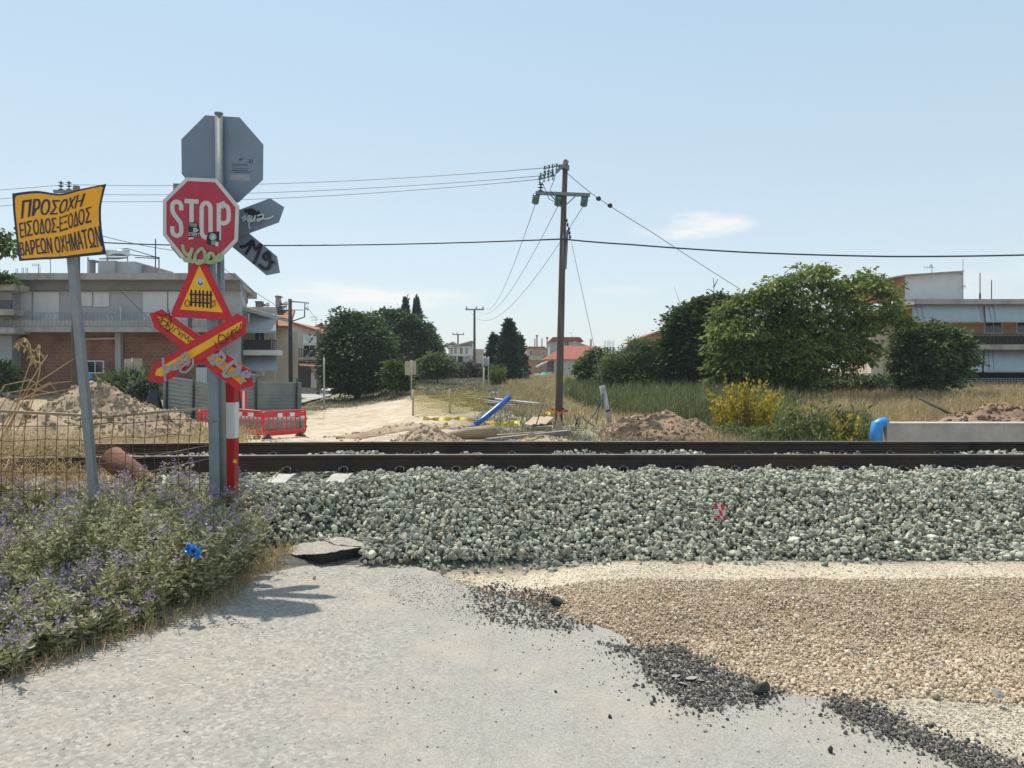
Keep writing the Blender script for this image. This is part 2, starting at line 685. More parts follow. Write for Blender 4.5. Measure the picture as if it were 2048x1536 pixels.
def rocks(pts, size, seed=1, sub=2, flat=(.55, .95), cut=(.5, .85), ncut=8, nvar=14):
    """angular crushed stones at pts (n,3); size (n,) half length"""
    g = np.random.default_rng(seed)
    V0, F0 = ico(sub)
    var = []
    for _ in range(nvar):
        v = V0.copy()
        for _k in range(ncut):
            nn = g.normal(size=3)
            nn /= np.linalg.norm(nn)
            d = g.uniform(*cut)
            t = v @ nn - d
            v = v - np.where(t > 0, t, 0)[:, None] * nn
        var.append(v)
    var = np.array(var)
    n = len(pts)
    base = var[g.integers(0, nvar, n)]
    sc = np.stack([np.ones(n), g.uniform(flat[0], flat[1], n), g.uniform(flat[0] * .75, flat[1] * .85, n)], -1) * np.asarray(size)[:, None]
    R = rand_rot(g, n)
    v = np.einsum('nij,nkj->nki', R, base * sc[:, None, :]) + np.asarray(pts)[:, None, :]
    F = (F0[None] + (np.arange(n) * len(V0))[:, None, None]).reshape(-1, 3)
    return v.reshape(-1, 3), F


def leaves(pos, dirs, L, Wd, g, fold=.25, face_up=0.0):
    """diamond leaves: base at pos, pointing along dirs, folded on the midrib"""
    n = len(pos)
    d = dirs / np.linalg.norm(dirs, axis=1)[:, None]
    r = g.normal(size=(n, 3))
    if face_up:
        r = r * (1 - face_up) + np.array([0, 0, 1.0]) * face_up
    s = np.cross(d, r)
    s /= np.linalg.norm(s, axis=1)[:, None] + 1e-9
    nn = np.cross(s, d)
    L = np.broadcast_to(np.asarray(L, float), (n,))[:, None]
    Wd = np.broadcast_to(np.asarray(Wd, float), (n,))[:, None]
    mid = pos + d * L * .45
    v = np.stack([pos, mid + s * Wd + nn * Wd * fold, pos + d * L, mid - s * Wd + nn * Wd * fold], 1)
    F = np.array([[0, 1, 2], [0, 2, 3]])
    F = (F[None] + (np.arange(n) * 4)[:, None, None]).reshape(-1, 3)
    return v.reshape(-1, 3), F


def blades(pts, h, w, g, lean=.35, curl=.4, az=None):
    """grass blades at pts: two-segment tapering strips"""
    n = len(pts)
    a = g.uniform(0, 2 * math.pi, n) if az is None else az
    hz = np.stack([np.cos(a), np.sin(a), np.zeros(n)], -1)
    b = a + math.pi / 2 + g.normal(0, .5, n)
    sd = np.stack([np.cos(b), np.sin(b), np.zeros(n)], -1)
    h = np.broadcast_to(np.asarray(h, float), (n,))[:, None]
    w = np.broadcast_to(np.asarray(w, float), (n,))[:, None]
    ln = (np.abs(g.normal(0, lean, n)))[:, None]
    up = np.array([0, 0, 1.0])
    m = pts + up * h * .55 + hz * h * ln * .4
    t = pts + up * h * (1 - .25 * ln) + hz * h * ln * (1 + curl)
    v = np.stack([pts - sd * w, pts + sd * w, m + sd * w * .7, m - sd * w * .7, t], 1)
    F = np.array([[0, 1, 2], [0, 2, 3], [3, 2, 4]])
    F = (F[None] + (np.arange(n) * 5)[:, None, None]).reshape(-1, 3)
    return v.reshape(-1, 3), F


def cat_mesh(parts):
    """join (V, F, material) triples"""
    Vs, Fs, Ms, o = [], [], [], 0
    for V, F, m in parts:
        Vs.append(V)
        Fs.append(F + o)
        Ms.append(np.full(len(F), m))
        o += len(V)
    return np.concatenate(Vs), np.concatenate(Fs), np.concatenate(Ms)


def in_poly(px, py, poly):
    inside = np.zeros(len(px), bool)
    n = len(poly)
    for i in range(n):
        x0, y0 = poly[i][:2]
        x1, y1 = poly[(i + 1) % n][:2]
        c = ((y0 > py) != (y1 > py)) & (px < (x1 - x0) * (py - y0) / (y1 - y0 + 1e-12) + x0)
        inside ^= c
    return inside


def scatter(poly, n, g):
    poly = [tuple(p)[:2] for p in poly]
    xs, ys = [p[0] for p in poly], [p[1] for p in poly]
    out = np.zeros((0, 2))
    while len(out) < n:
        q = np.stack([g.uniform(min(xs), max(xs), n * 2), g.uniform(min(ys), max(ys), n * 2)], -1)
        out = np.concatenate([out, q[in_poly(q[:, 0], q[:, 1], poly)]])
    return out[:n]


def on_ground(xy, dz=0.0):
    return np.concatenate([xy, (G(xy[:, 0], xy[:, 1]) + dz)[:, None]], 1)


_txt_cache = {}


def text2d(s, bold=.03, shear=0.0):
    """a line of lettering as flat triangles in a unit box"""
    key = (s, bold, shear)
    if key in _txt_cache:
        return _txt_cache[key]
    cu = bpy.data.curves.new("lettering", 'FONT')
    cu.body = s
    cu.size = 1
    cu.offset = bold
    cu.shear = shear
    cu.resolution_u = 3
    o = bpy.data.objects.new("lettering", cu)
    C.objects.link(o)
    bpy.context.view_layer.update()
    me = bpy.data.meshes.new_from_object(o.evaluated_get(bpy.context.evaluated_depsgraph_get()))
    V = np.array([v.co[:2] for v in me.vertices])
    F = [tuple(p.vertices) for p in me.polygons]
    bpy.data.objects.remove(o)
    bpy.data.curves.remove(cu)
    bpy.data.meshes.remove(me)
    V = (V - V.min(0)) / (V.max(0) - V.min(0))
    _txt_cache[key] = (V, F)
    return V, F


def put_text(mb, s, fn, m=0, bold=.03, shear=0.0):
    """fn(u, v) -> place, v counted downwards"""
    V, F = text2d(s, 0.0, shear)
    n = len(s)
    for k, d in enumerate((0, -1, 1)):
        mb.add([fn(u + d * bold / n, 1 - v, k * .0004) for u, v in V], F, m)


def quad_map(tl, tr, br, bl, Y):
    """picture quad at distance Y"""
    def f(u, v, lift=0.0):
        x = (tl[0] * (1 - u) + tr[0] * u) * (1 - v) + (bl[0] * (1 - u) + br[0] * u) * v
        y = (tl[1] * (1 - u) + tr[1] * u) * (1 - v) + (bl[1] * (1 - u) + br[1] * u) * v
        return P(x, y, Y - lift)
    return f


def ribbon(mb, pts, w, Y, m=0):
    """constant width painted line with mitred corners, in pixels at distance Y"""
    p = [Vector(q) for q in pts]
    vs = []
    for i, c in enumerate(p):
        a = (c - p[i - 1]).normalized() if i else (p[1] - c).normalized()
        b = (p[i + 1] - c).normalized() if i < len(p) - 1 else a
        na, nb = Vector((-a.y, a.x)), Vector((-b.y, b.x))
        k = na + nb
        k = k / max(.5, k.length_squared / 2) * w / 2
        vs += [P(c.x + k.x, c.y + k.y, Y), P(c.x - k.x, c.y - k.y, Y)]
    mb.add(vs, [(2 * i, 2 * i + 1, 2 * i + 3, 2 * i + 2) for i in range(len(p) - 1)], m)


def stroke(mb, pts, w, Y, m=0, step=.00015, taper=False):
    """one spray-can stroke lying on the plane at distance Y"""
    p = [Vector(q) for q in pts]
    # smooth
    q = []
    for i in range(len(p) - 1):
        a, b, c, d = p[max(i - 1, 0)], p[i], p[i + 1], p[min(i + 2, len(p) - 1)]
        for k in range(6):
            t = k / 6
            q.append(.5 * ((2 * b) + (c - a) * t + (2 * a - 5 * b + 4 * c - d) * t * t + (3 * b - a - 3 * c + d) * t ** 3))
    q.append(p[-1])
    vs, fs = [], []
    for i, c in enumerate(q):
        t = (q[min(i + 1, len(q) - 1)] - q[max(i - 1, 0)])
        t = t.normalized() if t.length > 1e-6 else Vector((1, 0))
        nx = Vector((-t.y, t.x)) * w / 2 * (1 - .5 * (i / len(q)) if taper else 1)
        yy = Y - step * i
        vs += [P(c.x + nx.x, c.y + nx.y, yy), P(c.x - nx.x, c.y - nx.y, yy)]
    for i in range(len(q) - 1):
        fs.append((2 * i, 2 * i + 1, 2 * i + 3, 2 * i + 2))
    mb.add(vs, fs, m)

# ------------------------------------------------------------------ material set
M = {}
M['soil'] = ground_mat()
M['asphalt'] = asphalt_mat()
M['asphalt_cut'] = mat("asphalt_broken_edge", (.035, .034, .033), .85, .5, 30, bmp=.6)
M['ballast'] = isl_mat("ballast_stone", [(0.159, 0.164, 0.132), (0.281, 0.292, 0.230), (0.390, 0.396, 0.317), (0.488, 0.487, 0.392), (0.574, 0.560, 0.455), (0.329, 0.347, 0.282), (0.439, 0.390, 0.288), (0.366, 0.378, 0.305)], .85, 22, .22, bmp=.25)
M['gravel'] = isl_mat("gravel_stone", [(0.304, 0.233, 0.158), (0.486, 0.391, 0.276), (0.583, 0.485, 0.358), (0.438, 0.334, 0.227), (0.681, 0.580, 0.455), (0.522, 0.391, 0.276)], .9, 40, .15)
M['pebble'] = isl_mat("pale_pebble", [(.32, .275, .21), (.45, .395, .31), (.53, .475, .385), (.38, .31, .22)], .9)
M['rubble'] = isl_mat("asphalt_crumb", [(0.057, 0.054, 0.051), (0.115, 0.108, 0.100), (0.203, 0.189, 0.169), (0.084, 0.078, 0.074), (0.149, 0.135, 0.121), (0.405, 0.351, 0.277)], .75, 60, .3)
M['rail'] = mat("rail_steel", (.036, .031, .028), .75, .4, 5, c2=(.075, .045, .03), bmp=.1)
M['rail_top'] = mat("rail_head", (.30, .26, .23), .38, .2, 9, metal=.6, c2=(.20, .12, .08))
M['concrete'] = mat("concrete", (.42, .41, .38), .9, .14, 5, c2=(.31, .30, .27), bmp=.15)
M['sleeper'] = mat("sleeper_concrete", (.44, .43, .39), .9, .15, 9, c2=(.33, .32, .28), bmp=.15)
M['clip'] = mat("clip_steel", (.05, .045, .045), .6, .3, 20)
M['galv'] = mat("galvanised_steel", (.23, .25, .265), .5, .16, 14, metal=.35, c2=(.24, .25, .26))
M['pole_paint'] = mat("grey_blue_paint", (.20, .235, .265), .55, .15, 8, c2=(.30, .31, .31), c2lo=.6, c2hi=.66)
M['sign_back'] = mat("bare_sign_back", (.195, .235, .295), .55, .07, 4, metal=.2)
M['red'] = mat("red_reflective", (.56, .022, .035), .5, .09, 9, c2=(.40, .04, .05), c2lo=.55)
M['stop_red'] = mat("stop_red_faded", (.42, .036, .065), .5, .08, 8, c2=(.38, .05, .08), c2lo=.55)
M['white'] = mat("white_reflective", (.56, .545, .52), .5, .06, 8, c2=(.55, .53, .50), c2lo=.55)
M['amber'] = mat("amber_reflective", (.86, .43, .02), .5, .07, 7, c2=(.72, .33, .02), c2lo=.5)
M['amber2'] = mat("amber_panel", (.88, .40, .025), .5, .06, 5, c2=(.74, .32, .03), c2lo=.52)
M['ink'] = mat("black_ink", (.022, .022, .03), .5, .2, 20)
M['navy'] = mat("navy_ink", (.028, .034, .065), .5, .2, 20)
M['spray_green'] = mat("spray_green", (.30, .42, .20), .6, .15, 25, c2=(.42, .50, .32), c2lo=.5)
M['spray_grey'] = mat("spray_silver", (.33, .315, .35), .5, .12, 25)
M['spray_pale'] = mat("spray_pale_grey", (.50, .55, .58), .5, .1, 25)
M['spray_red'] = mat("spray_dark_red", (.30, .03, .03), .6, .15, 25)
M['rust'] = mat("rust", (.16, .065, .04), .85, .4, 12, c2=(.09, .045, .03), bmp=.3)
M['rustwire'] = mat("rusty_wire", (.15, .065, .03), .8, .3, 12)
M['timber'] = mat("weathered_timber", (.36, .27, .18), .85, .25, 4, c2=(.25, .18, .12), stretch=(1, 6, 14), bmp=.2)
M['post_red'] = mat("post_red_paint", (.45, .02, .025), .5, .1, 8, c2=(.32, .02, .02), c2lo=.55)
M['post_white'] = mat("post_white_paint", (.66, .65, .62), .6, .08, 8)
M['leaf_weed'] = isl_mat("grey_green_leaf", [(0.137, 0.152, 0.066), (0.284, 0.290, 0.144), (0.431, 0.422, 0.242), (0.569, 0.539, 0.376), (0.206, 0.226, 0.104), (0.353, 0.333, 0.187)], .65, trans=.33)
M['stem'] = mat("weed_stem", (.16, .15, .08), .8, .3, 20)
M['petal'] = isl_mat("purple_petal", [(0.260, 0.174, 0.343), (0.348, 0.251, 0.425), (0.464, 0.367, 0.506), (0.319, 0.212, 0.327)], .7, trans=.2)
M['blue_plastic'] = mat("blue_plastic", (.02, .17, .55), .4, .2, 6, spec=.5)
M['straw'] = isl_mat("dry_straw", [(.34, .25, .12), (.46, .35, .18), (.54, .43, .25), (.28, .20, .10), (.40, .32, .19)], .85, trans=.2)
M['straw_stem'] = mat("dry_stalk", (.38, .27, .14), .85, .3, 10)
M['yellow'] = mat("yellow_petal", (.80, .45, .03), .6, .15, 10)

# ------------------------------------------------------------------ ground, one sheet to the horizon
SAND = [(-9.5, 11.5), (-12.8, 26), (-11.0, 33), (-10.4, 40), (-10.9, 46), (-8.0, 48), (-5.6, 45), (-3.6, 38), (-2.2, 30), (-1.6, 25), (-1.3, 20), (-1.0, 13)]


def soft_in(X, Y, poly, wob=.9):
    """soft membership of a wobbly-edged patch"""
    wx = (fbm(X * .7, Y * .7) - .5) * 2 * wob
    wy = (fbm(X * .7 + 31, Y * .7 + 9) - .5) * 2 * wob
    acc = 0
    for dx, dy in ((0, 0), (.35, 0), (-.35, 0), (0, .5), (0, -.5)):
        acc = acc + in_poly((X + wx + dx).ravel(), (Y + wy + dy).ravel(), poly).reshape(X.shape)
    return acc / 5.0


def soil_colour(X, Y):
    u = X / np.maximum(Y, 1.0)

    def c3(c):
        return np.array(c)[None, None, :] * np.ones(X.shape + (1,))

    def lay(base, m, c):
        return base * (1 - m[..., None]) + np.array(c) * m[..., None]
    n = fbm(X * .5 + 3, Y * .5)
    n2 = fbm(X * 1.6 + 60, Y * 1.6)
    col = c3((.26, .235, .165))
    col = lay(col, sstep(.42, .6, n), (.31, .265, .175))
    col = lay(col, sstep(.1, .2, u) * sstep(9, 14, Y), (.36, .275, .15))
    col = lay(col, sstep(-.28, -.36, u) * sstep(9, 14, Y), (.38, .30, .19))
    s = soft_in(X, Y, SAND)
    col = lay(col, s, (.52, .435, .325))
    col = lay(col, s * sstep(.52, .68, n2) * .6, (.40, .31, .21))
    col = lay(col, s * sstep(.58, .7, fbm(X * .8, Y * 2.2)) * .7, (.60, .52, .41))
    # rubble strip just beyond the track
    col = lay(col, sstep(24.5, 20, Y) * sstep(-.14, -.06, u) * sstep(11, 12, Y), (.38, .30, .22))
    # earth in the ditch
    col = lay(col, sstep(.1, .16, u) * sstep(.3, .26, u) * sstep(27, 22, Y) * sstep(11, 12, Y), (.27, .19, .125))
    # the bed under the ballast and the verge on our side
    bed = sstep(6.2, 6.5, Y) * sstep(11.8, 10.8, Y) * sstep(-4.6, -3.4, X)
    col = lay(col, sstep(12.5, 11.4, Y), (.40, .31, .20))
    col = lay(col, bed, (.115, .12, .105))
    verge = sstep(6.5, 6.2, Y)
    col = lay(col, verge, (.50, .435, .335))
    col = lay(col, verge * sstep(5.75, 5.45, Y) * sstep(4.0, 4.2, Y) * sstep(-.9, -.2, X), (.33, .25, .165))
    col = lay(col, verge * sstep(-2.0, -2.5, X), (.27, .215, .145))
    col = lay(col, verge * sstep(4.1, 3.9, Y), (.44, .39, .31))
    return np.clip(col, 0, 1)


def ground_sheet():
    xs = np.unique(np.round(np.concatenate([np.linspace(-700, -60, 26), np.linspace(-60, -16, 80), np.linspace(-16, -8, 46), np.linspace(-8, 8, 190),
                                            np.linspace(8, 26, 84), np.linspace(26, 70, 70), np.linspace(70, 700, 26)]), 4))
    ys = np.unique(np.round(np.concatenate([np.linspace(-25, 2.5, 20), np.linspace(2.5, 13.5, 150), np.linspace(13.5, 30, 120), np.linspace(30, 60, 110),
                                            np.linspace(60, 120, 80), np.linspace(120, 900, 50)]), 4))
    X, Y = np.meshgrid(xs, ys)
    Z = G(X, Y)
    V = np.stack([X, Y, Z], -1).reshape(-1, 3)
    nx, ny = len(xs), len(ys)
    i = (np.arange(ny - 1)[:, None] * nx + np.arange(nx - 1)[None]).ravel()
    F = np.stack([i, i + 1, i + nx + 1, i + nx], -1)
    o = np_obj("ground", V, F, M['soil'], smooth=True, kind='structure')
    c = soil_colour(X, Y).reshape(-1, 3)
    at = o.data.color_attributes.new("soil", 'FLOAT_COLOR', 'POINT')
    at.data.foreach_set('color', np.concatenate([c, np.ones((len(c), 1))], 1).astype(np.float32).ravel())
    return o


ground_sheet()

# ------------------------------------------------------------------ the asphalt road with its broken edge
EDGE_PX = [(640, 1128), (742, 1126), (838, 1132), (885, 1150), (930, 1172), (965, 1185), (1040, 1200), (1118, 1232), (1185, 1243), (1212, 1258),
           (1290, 1300), (1360, 1318), (1425, 1332), (1500, 1362), (1570, 1392), (1660, 1402), (1720, 1428), (1790, 1452), (1900, 1492), (2048, 1560), (2300, 1700)]


def road():
    g = np.random.default_rng(3)
    raw = [road_pt(*p) for p in EDGE_PX]
    edge = []
    for a, b in zip(raw[:-1], raw[1:]):
        k = max(1, int((b - a).length / .045))
        for i in range(k):
            q = a.lerp(b, i / k)
            edge.append(Vector((q.x + g.normal(0, .012), q.y + g.normal(0, .012), 0)))
    edge.append(raw[-1])
    left = [Vector((3.2, -12, 0)), Vector((-5.5, -12, 0)), Vector((-4.3, 2.0, 0)), Vector((-3.55, 3.6, 0)), Vector((-3.2, 4.3, 0)), Vector((-2.75, 4.85, 0)),
            Vector((-2.45, 5.3, 0)), Vector((-2.1, 5.75, 0)), Vector((-2.0, 6.2, 0)), Vector((-1.75, 6.45, 0))]
    poly = edge + left
    mb = MB()
    mb.prism(poly, (0, 0, -.09))
    mb.m = [0, 1] + [1] * (len(mb.f) - 2)
    o = mb.build("road", [M['asphalt'], M['asphalt_cut']], kind='structure')
    return o


road()

# ------------------------------------------------------------------ ballast
gB = np.random.default_rng(21)


def ballast():
    pts, size = [], []
    n = 58000
    X = gB.uniform(-4.3, 7.4, n)
    Y = gB.uniform(6.15, 8.75, n)
    Yc = Y + track_shift(X)
    z = ballast_z(X, Yc)
    toe_m = (ballast_z(X, Yc) > .085 + .0)
    ph = np.cos(X / .6 * 2 * np.pi)           # heaped between the sleepers
    heap = .035 * sstep(7.75, 8.1, Y) * (-ph) * .8 + .018 * sstep(7.6, 7.9, Y) * sstep(-1.6, -.6, X)
    lowl = -.07 * sstep(7.4, 7.8, Y) * sstep(-1.2, -2.0, X)
    k = toe_m & ~((Y > 8.27) & (Y < 8.53))
    k &= ~((X < -1.5) & (Y > 7.88) & (Y < 8.7) & (np.abs(ph) > .55) & (ph > 0))
    pts.append(np.stack([X, Yc, z + gB.uniform(-.06, .028, n) + heap + lowl], -1)[k])
    # between the rails
    n = 16000
    X = gB.uniform(-6.5, 7.4, n)
    Y = gB.uniform(8.52, 9.78, n)
    mound = .095 * sstep(9.2, 9.7, Y) * sstep(.30, .62, fbm(X * 1.5, np.full(n, 3.3)))
    pts.append(np.stack([X, Y + track_shift(X), .50 + gB.uniform(-.04, .02, n) + mound], -1))
    # beyond the far rail
    n = 3500
    X = gB.uniform(-6.5, 8.4, n)
    Y = gB.uniform(10.02, 11.3, n)
    Yc = Y + track_shift(X)
    pts.append(np.stack([X, Yc, ballast_z(X, Yc) + gB.uniform(-.05, .02, n)], -1))
    # stray stones rolled onto the strip
    n = 260
    X = gB.uniform(-1.3, 5.6, n)
    Y = 6.46 - np.abs(gB.normal(0, .10, n))
    pts.append(np.stack([X, Y, G(X, Y) + .014], -1))
    pts = np.concatenate(pts)
    size = np.clip(gB.lognormal(-3.74, .36, len(pts)), .010, .058)
    V, F = rocks(pts, size, 5, 2, (.55, .95), (.38, .8), 9)
    np_obj("ballast", V, F, M['ballast'], kind='stuff', label="heap of grey green crushed ballast stones along the railway track", cat="ballast")


ballast()

GRAVEL = [road_pt(905, 1148, .03), road_pt(1000, 1152, .09), road_pt(1300, 1150, .09), road_pt(1700, 1150, .09), road_pt(2800, 1146, .09),
          road_pt(2900, 1400), road_pt(2048, 1392), road_pt(1850, 1378), road_pt(1700, 1392), road_pt(1560, 1388), road_pt(1500, 1362), road_pt(1420, 1333), road_pt(1300, 1300),
          road_pt(1212, 1258), road_pt(1185, 1246), road_pt(1118, 1236), road_pt(1040, 1206), road_pt(930, 1180)]


def gravel():
    g = np.random.default_rng(31)
    q = scatter(GRAVEL, 112000, g)
    d = fbm(q[:, 0] * 1.2, q[:, 1] * 1.2)
    pts = on_ground(q)
    pts[:, 2] += g.uniform(-.012, .012, len(q)) + .02 * (d - .4)
    size = np.clip(g.lognormal(-4.86, .42, len(q)), .0035, .03) * (0.85 + .3 * sstep(5.2, 4.2, q[:, 1]))
    V, F = rocks(pts, size, 8, 1, (.65, .95), (.55, .9), 5)
    np_obj("gravel", V, F, M['gravel'], kind='stuff', label="bank of loose tan gravel between the road edge and the pale strip", cat="gravel")
    # pale fine pebbles on the strip and the bottom right track
    q1 = scatter([(-1.0, 5.8), (7.5, 5.8), (7.5, 6.4), (-1.0, 6.4)], 4600, g)
    q2 = scatter([road_pt(1600, 1385), road_pt(2300, 1385), road_pt(2300, 1640), road_pt(2048, 1550), road_pt(1800, 1450)], 5200, g)
    q3 = scatter([road_pt(780, 1150), road_pt(950, 1150), road_pt(960, 1260), road_pt(780, 1200)], 900, g)
    q4 = scatter([(-3.2, 2.6), (2.4, 2.6), (1.0, 5.9), (-1.9, 6.3)], 900, g)
    q = np.concatenate([q1, q2, q3, q4])
    z = np.concatenate([G(q1[:, 0], q1[:, 1]), G(q2[:, 0], q2[:, 1]), np.maximum(G(q3[:, 0], q3[:, 1]), 0), np.full(len(q4), .001)])
    size = np.clip(np.abs(g.normal(.0055, .003, len(q))), .0025, .016)
    V, F = rocks(np.concatenate([q, (z + .001)[:, None]], 1), size, 9, 1, (.65, .95), (.55, .9), 5)
    np_obj("pebbles", V, F, M['pebble'], kind='stuff', label="fine pale pebbles strewn over the dusty strip and road", cat="pebbles")


gravel()


def asphalt_rubble():
    g = np.random.default_rng(41)
    A = [(940, 1180), (985, 1168), (1060, 1178), (1120, 1200), (1125, 1235), (1180, 1248), (1195, 1258), (1130, 1262), (1050, 1255), (980, 1245), (950, 1215)]
    B = [(1190, 1284), (1290, 1300), (1345, 1290), (1400, 1315), (1440, 1345), (1500, 1362), (1560, 1388), (1545, 1405), (1480, 1410), (1400, 1425), (1330, 1390), (1300, 1360), (1270, 1320)]
    D = [(1665, 1398), (1730, 1405), (1800, 1440), (1860, 1470), (1960, 1500), (2060, 1530), (2080, 1560), (1950, 1545), (1850, 1500), (1790, 1480), (1720, 1450), (1665, 1425)]
    q, sz, lift = [], [], []
    for poly, n in ((A, 1700), (B, 3000), (D, 2300)):
        w = [road_pt(*p) for p in poly]
        a = scatter(w, n, g)
        q.append(a)
        sz.append(np.clip(np.abs(g.normal(.007, .0042, n)), .003, .022))
        lift.append(g.uniform(0, .014, n))
        a[: n // 2] += g.normal(0, .06, (n // 2, 2))
        # spill round the heap
        k = n // 3
        b = scatter(w, k, g) + g.normal(0, .11, (k, 2))
        b[:, 1] -= np.abs(g.normal(0, .06, k))
        q.append(b)
        sz.append(np.clip(np.abs(g.normal(.004, .003, k)), .002, .014))
        lift.append(np.full(k, .002))
    n = 180
    b = scatter([road_pt(820, 1180), road_pt(1150, 1260), road_pt(1650, 1420), road_pt(2000, 1536), road_pt(1500, 1500), road_pt(1250, 1400), road_pt(900, 1240)], n, g)
    q.append(b)
    sz.append(np.clip(np.abs(g.normal(.004, .004, n)), .0015, .016))
    lift.append(np.full(n, .001))
    n = 150
    b = scatter([(-2.6, 2.6), (1.8, 2.6), (1.0, 5.5), (-1.6, 5.9)], n, g)
    q.append(b)
    sz.append(np.clip(np.abs(g.normal(.003, .004, n)), .0015, .014))
    lift.append(np.full(n, .001))
    q, sz, lift = (np.concatenate(t) for t in (q, sz, lift))
    V, F = rocks(np.concatenate([q, (np.maximum(0, G(q[:, 0], q[:, 1])) + lift)[:, None]], 1), sz, 10, 1, (.6, .95), (.5, .9), 6)
    np_obj("asphalt_rubble", V, F, M['rubble'], kind='stuff', label="crumbled black asphalt strewn along the broken road edge", cat="rubble")


asphalt_rubble()


def stone(name, px, py, r, m, label, cat, seed, z=0.0, flat=(.7, .9)):
    p = road_pt(px, py, z)
    V, F = rocks(np.array([[0, 0, 0.0]]), [r], seed, 3, flat, (.45, .8), 10, 1)
    V[:, 2] -= V[:, 2].min() + .002
    o = np_obj(name, V, F, m, label=label, cat=cat)
    o.location = p
    return o


M['chunk'] = mat("asphalt_chunk", (.04, .039, .037), .8, .4, 40, c2=(.10, .095, .09), bmp=.7)
M['greystone'] = mat("grey_stone", (.30, .30, .26), .85, .2, 20, c2=(.22, .21, .18), bmp=.4)
stone("asphalt_chunk", 1524, 1392, .055, M['chunk'], "largest black asphalt lump, standing at the right tip of the middle rubble heap", "asphalt chunk", 3)
stone("asphalt_chunk", 1308, 1402, .02, M['chunk'], "black asphalt lump lying off the lower left side of the middle rubble heap", "asphalt chunk", 4)
stone("asphalt_chunk", 1219, 1436, .015, M['chunk'], "lone black lump on bare pale asphalt left of the middle rubble heap", "asphalt chunk", 5)
stone("asphalt_chunk", 1112, 1385, .010, M['chunk'], "small lone dark lump, farthest left on the bare asphalt below the rubble", "asphalt chunk", 6)
stone("asphalt_chunk", 1662, 1505, .02, M['chunk'], "black lump among scattered crumbs near the bottom edge, below the right rubble heap", "asphalt chunk", 7)
stone("asphalt_chunk", 1112, 1212, .05, M['chunk'], "dark lump at the right end of the farthest rubble heap, against the gravel", "asphalt chunk", 8)
stone("stone", 1996, 1393, .035, M['greystone'], "single grey stone at the foot of the gravel bank on the far right", "stone", 9)
stone("stone", 629, 1158, .02, M['greystone'], "small brown stone on the asphalt between the sign shadow and the broken slab", "stone", 10)
stone("stone", 1691, 1131, .035, M['greystone'], "single grey stone on the pale strip before the ballast, right of the tape scrap", "stone", 11, .09)
stone("stone", 888, 1150, .045, M['greystone'], "upright grey stone on the dusty asphalt where the road meets the pale strip", "stone", 12)
for i, (px, py) in enumerate([(1352, 1352), (1384, 1356), (1408, 1342), (1366, 1368), (1402, 1358)]):
    p = road_pt(px, py, .02)
    g = np.random.default_rng(70 + i)
    a = sorted(g.uniform(0, 6.28, 6))
    mb = MB()
    r = .034 if i == 1 else .022
    mb.prism([Vector((p.x + r * math.cos(t) * 1.2, p.y + r * math.sin(t), .022 + .006 * math.cos(t + i))) for t in a], (0, 0, -.014))
    mb.m = [0] + [1] * (len(mb.f) - 1)
    mb.build("asphalt_flake", [M['asphalt'], M['asphalt_cut']], label="pale flat flake of road surface lying on the middle black rubble heap", cat="asphalt flake", group="pale flakes on the middle rubble heap")


def slab(name, top_px, zs, th, label):
    """a tilted broken piece of road: corner pixels with their heights"""
    top = [road_pt(x, y, z) for (x, y), z in zip(top_px, zs)]
    g = np.random.default_rng(len(top_px))
    out = []
    for i in range(len(top)):
        a, b = top[i], top[(i + 1) % len(top)]
        k = max(2, int((b - a).length / .03))
        for j in range(k):
            q = a.lerp(b, j / k)
            out.append(q + Vector((g.normal(0, .006), g.normal(0, .006), g.normal(0, .003))))
    mb = MB()
    mb.prism(out, (.0, .03, -th))
    mb.m = [0] + [1] * (len(mb.f) - 1)
    return mb.build(name, [M['asphalt'], M['asphalt_cut']], label=label, cat="asphalt slab")


slab("asphalt_slab", [(540, 1072), (615, 1069), (672, 1090), (726, 1094), (640, 1108), (592, 1110), (560, 1100)], [.03, .08, .11, .115, .10, .05, .0], .085,
     "tilted broken slab of pale road surface with a black cut edge, beside the weeds")
slab("asphalt_slab", [(640, 1070), (700, 1076), (732, 1088), (728, 1093), (676, 1089), (622, 1071)], [.10, .12, .125, .125, .12, .09], .09,
     "smaller broken road slab tucked against the foot of the ballast, behind the tilted slab")

# ------------------------------------------------------------------ track
RAIL = [(-.075, 0), (.075, 0), (.075, .012), (.022, .03), (.0095, .045), (.0095, .128), (.036, .14), (.036, .166), (.028, .172), (-.028, .172), (-.036, .166), (-.036, .14), (-.0095, .128), (-.0095, .045), (-.022, .03), (-.075, .012)]


def rail(y0, label):
    xs = np.linspace(-16, 22, 60)
    n = len(RAIL)
    vs, fs, ms = [], [], []
    for x in xs:
        s = float(track_shift(x))
        for (a, b) in RAIL:
            vs.append((x, y0 + s + a, .548 + b))
    for i in range(len(xs) - 1):
        for j in range(n):
            fs.append((i * n + j, (i + 1) * n + j, (i + 1) * n + (j + 1) % n, i * n + (j + 1) % n))
            ms.append(1 if j in (8,) else 0)
    mb = MB()
    mb.add(vs, fs)
    mb.m = ms
    mb.add([vs[j] for j in range(n)], [tuple(range(n))])
    mb.add([vs[-n + j] for j in range(n)], [tuple(range(n))])
    mb.build("rail", [M['rail'], M['rail_top']], label=label, cat="rail")


rail(8.40, "near steel rail with dark rusty web and worn top, above the ballast bank")
rail(9.90, "far steel rail of the track, dark web with pale stones heaped against it")


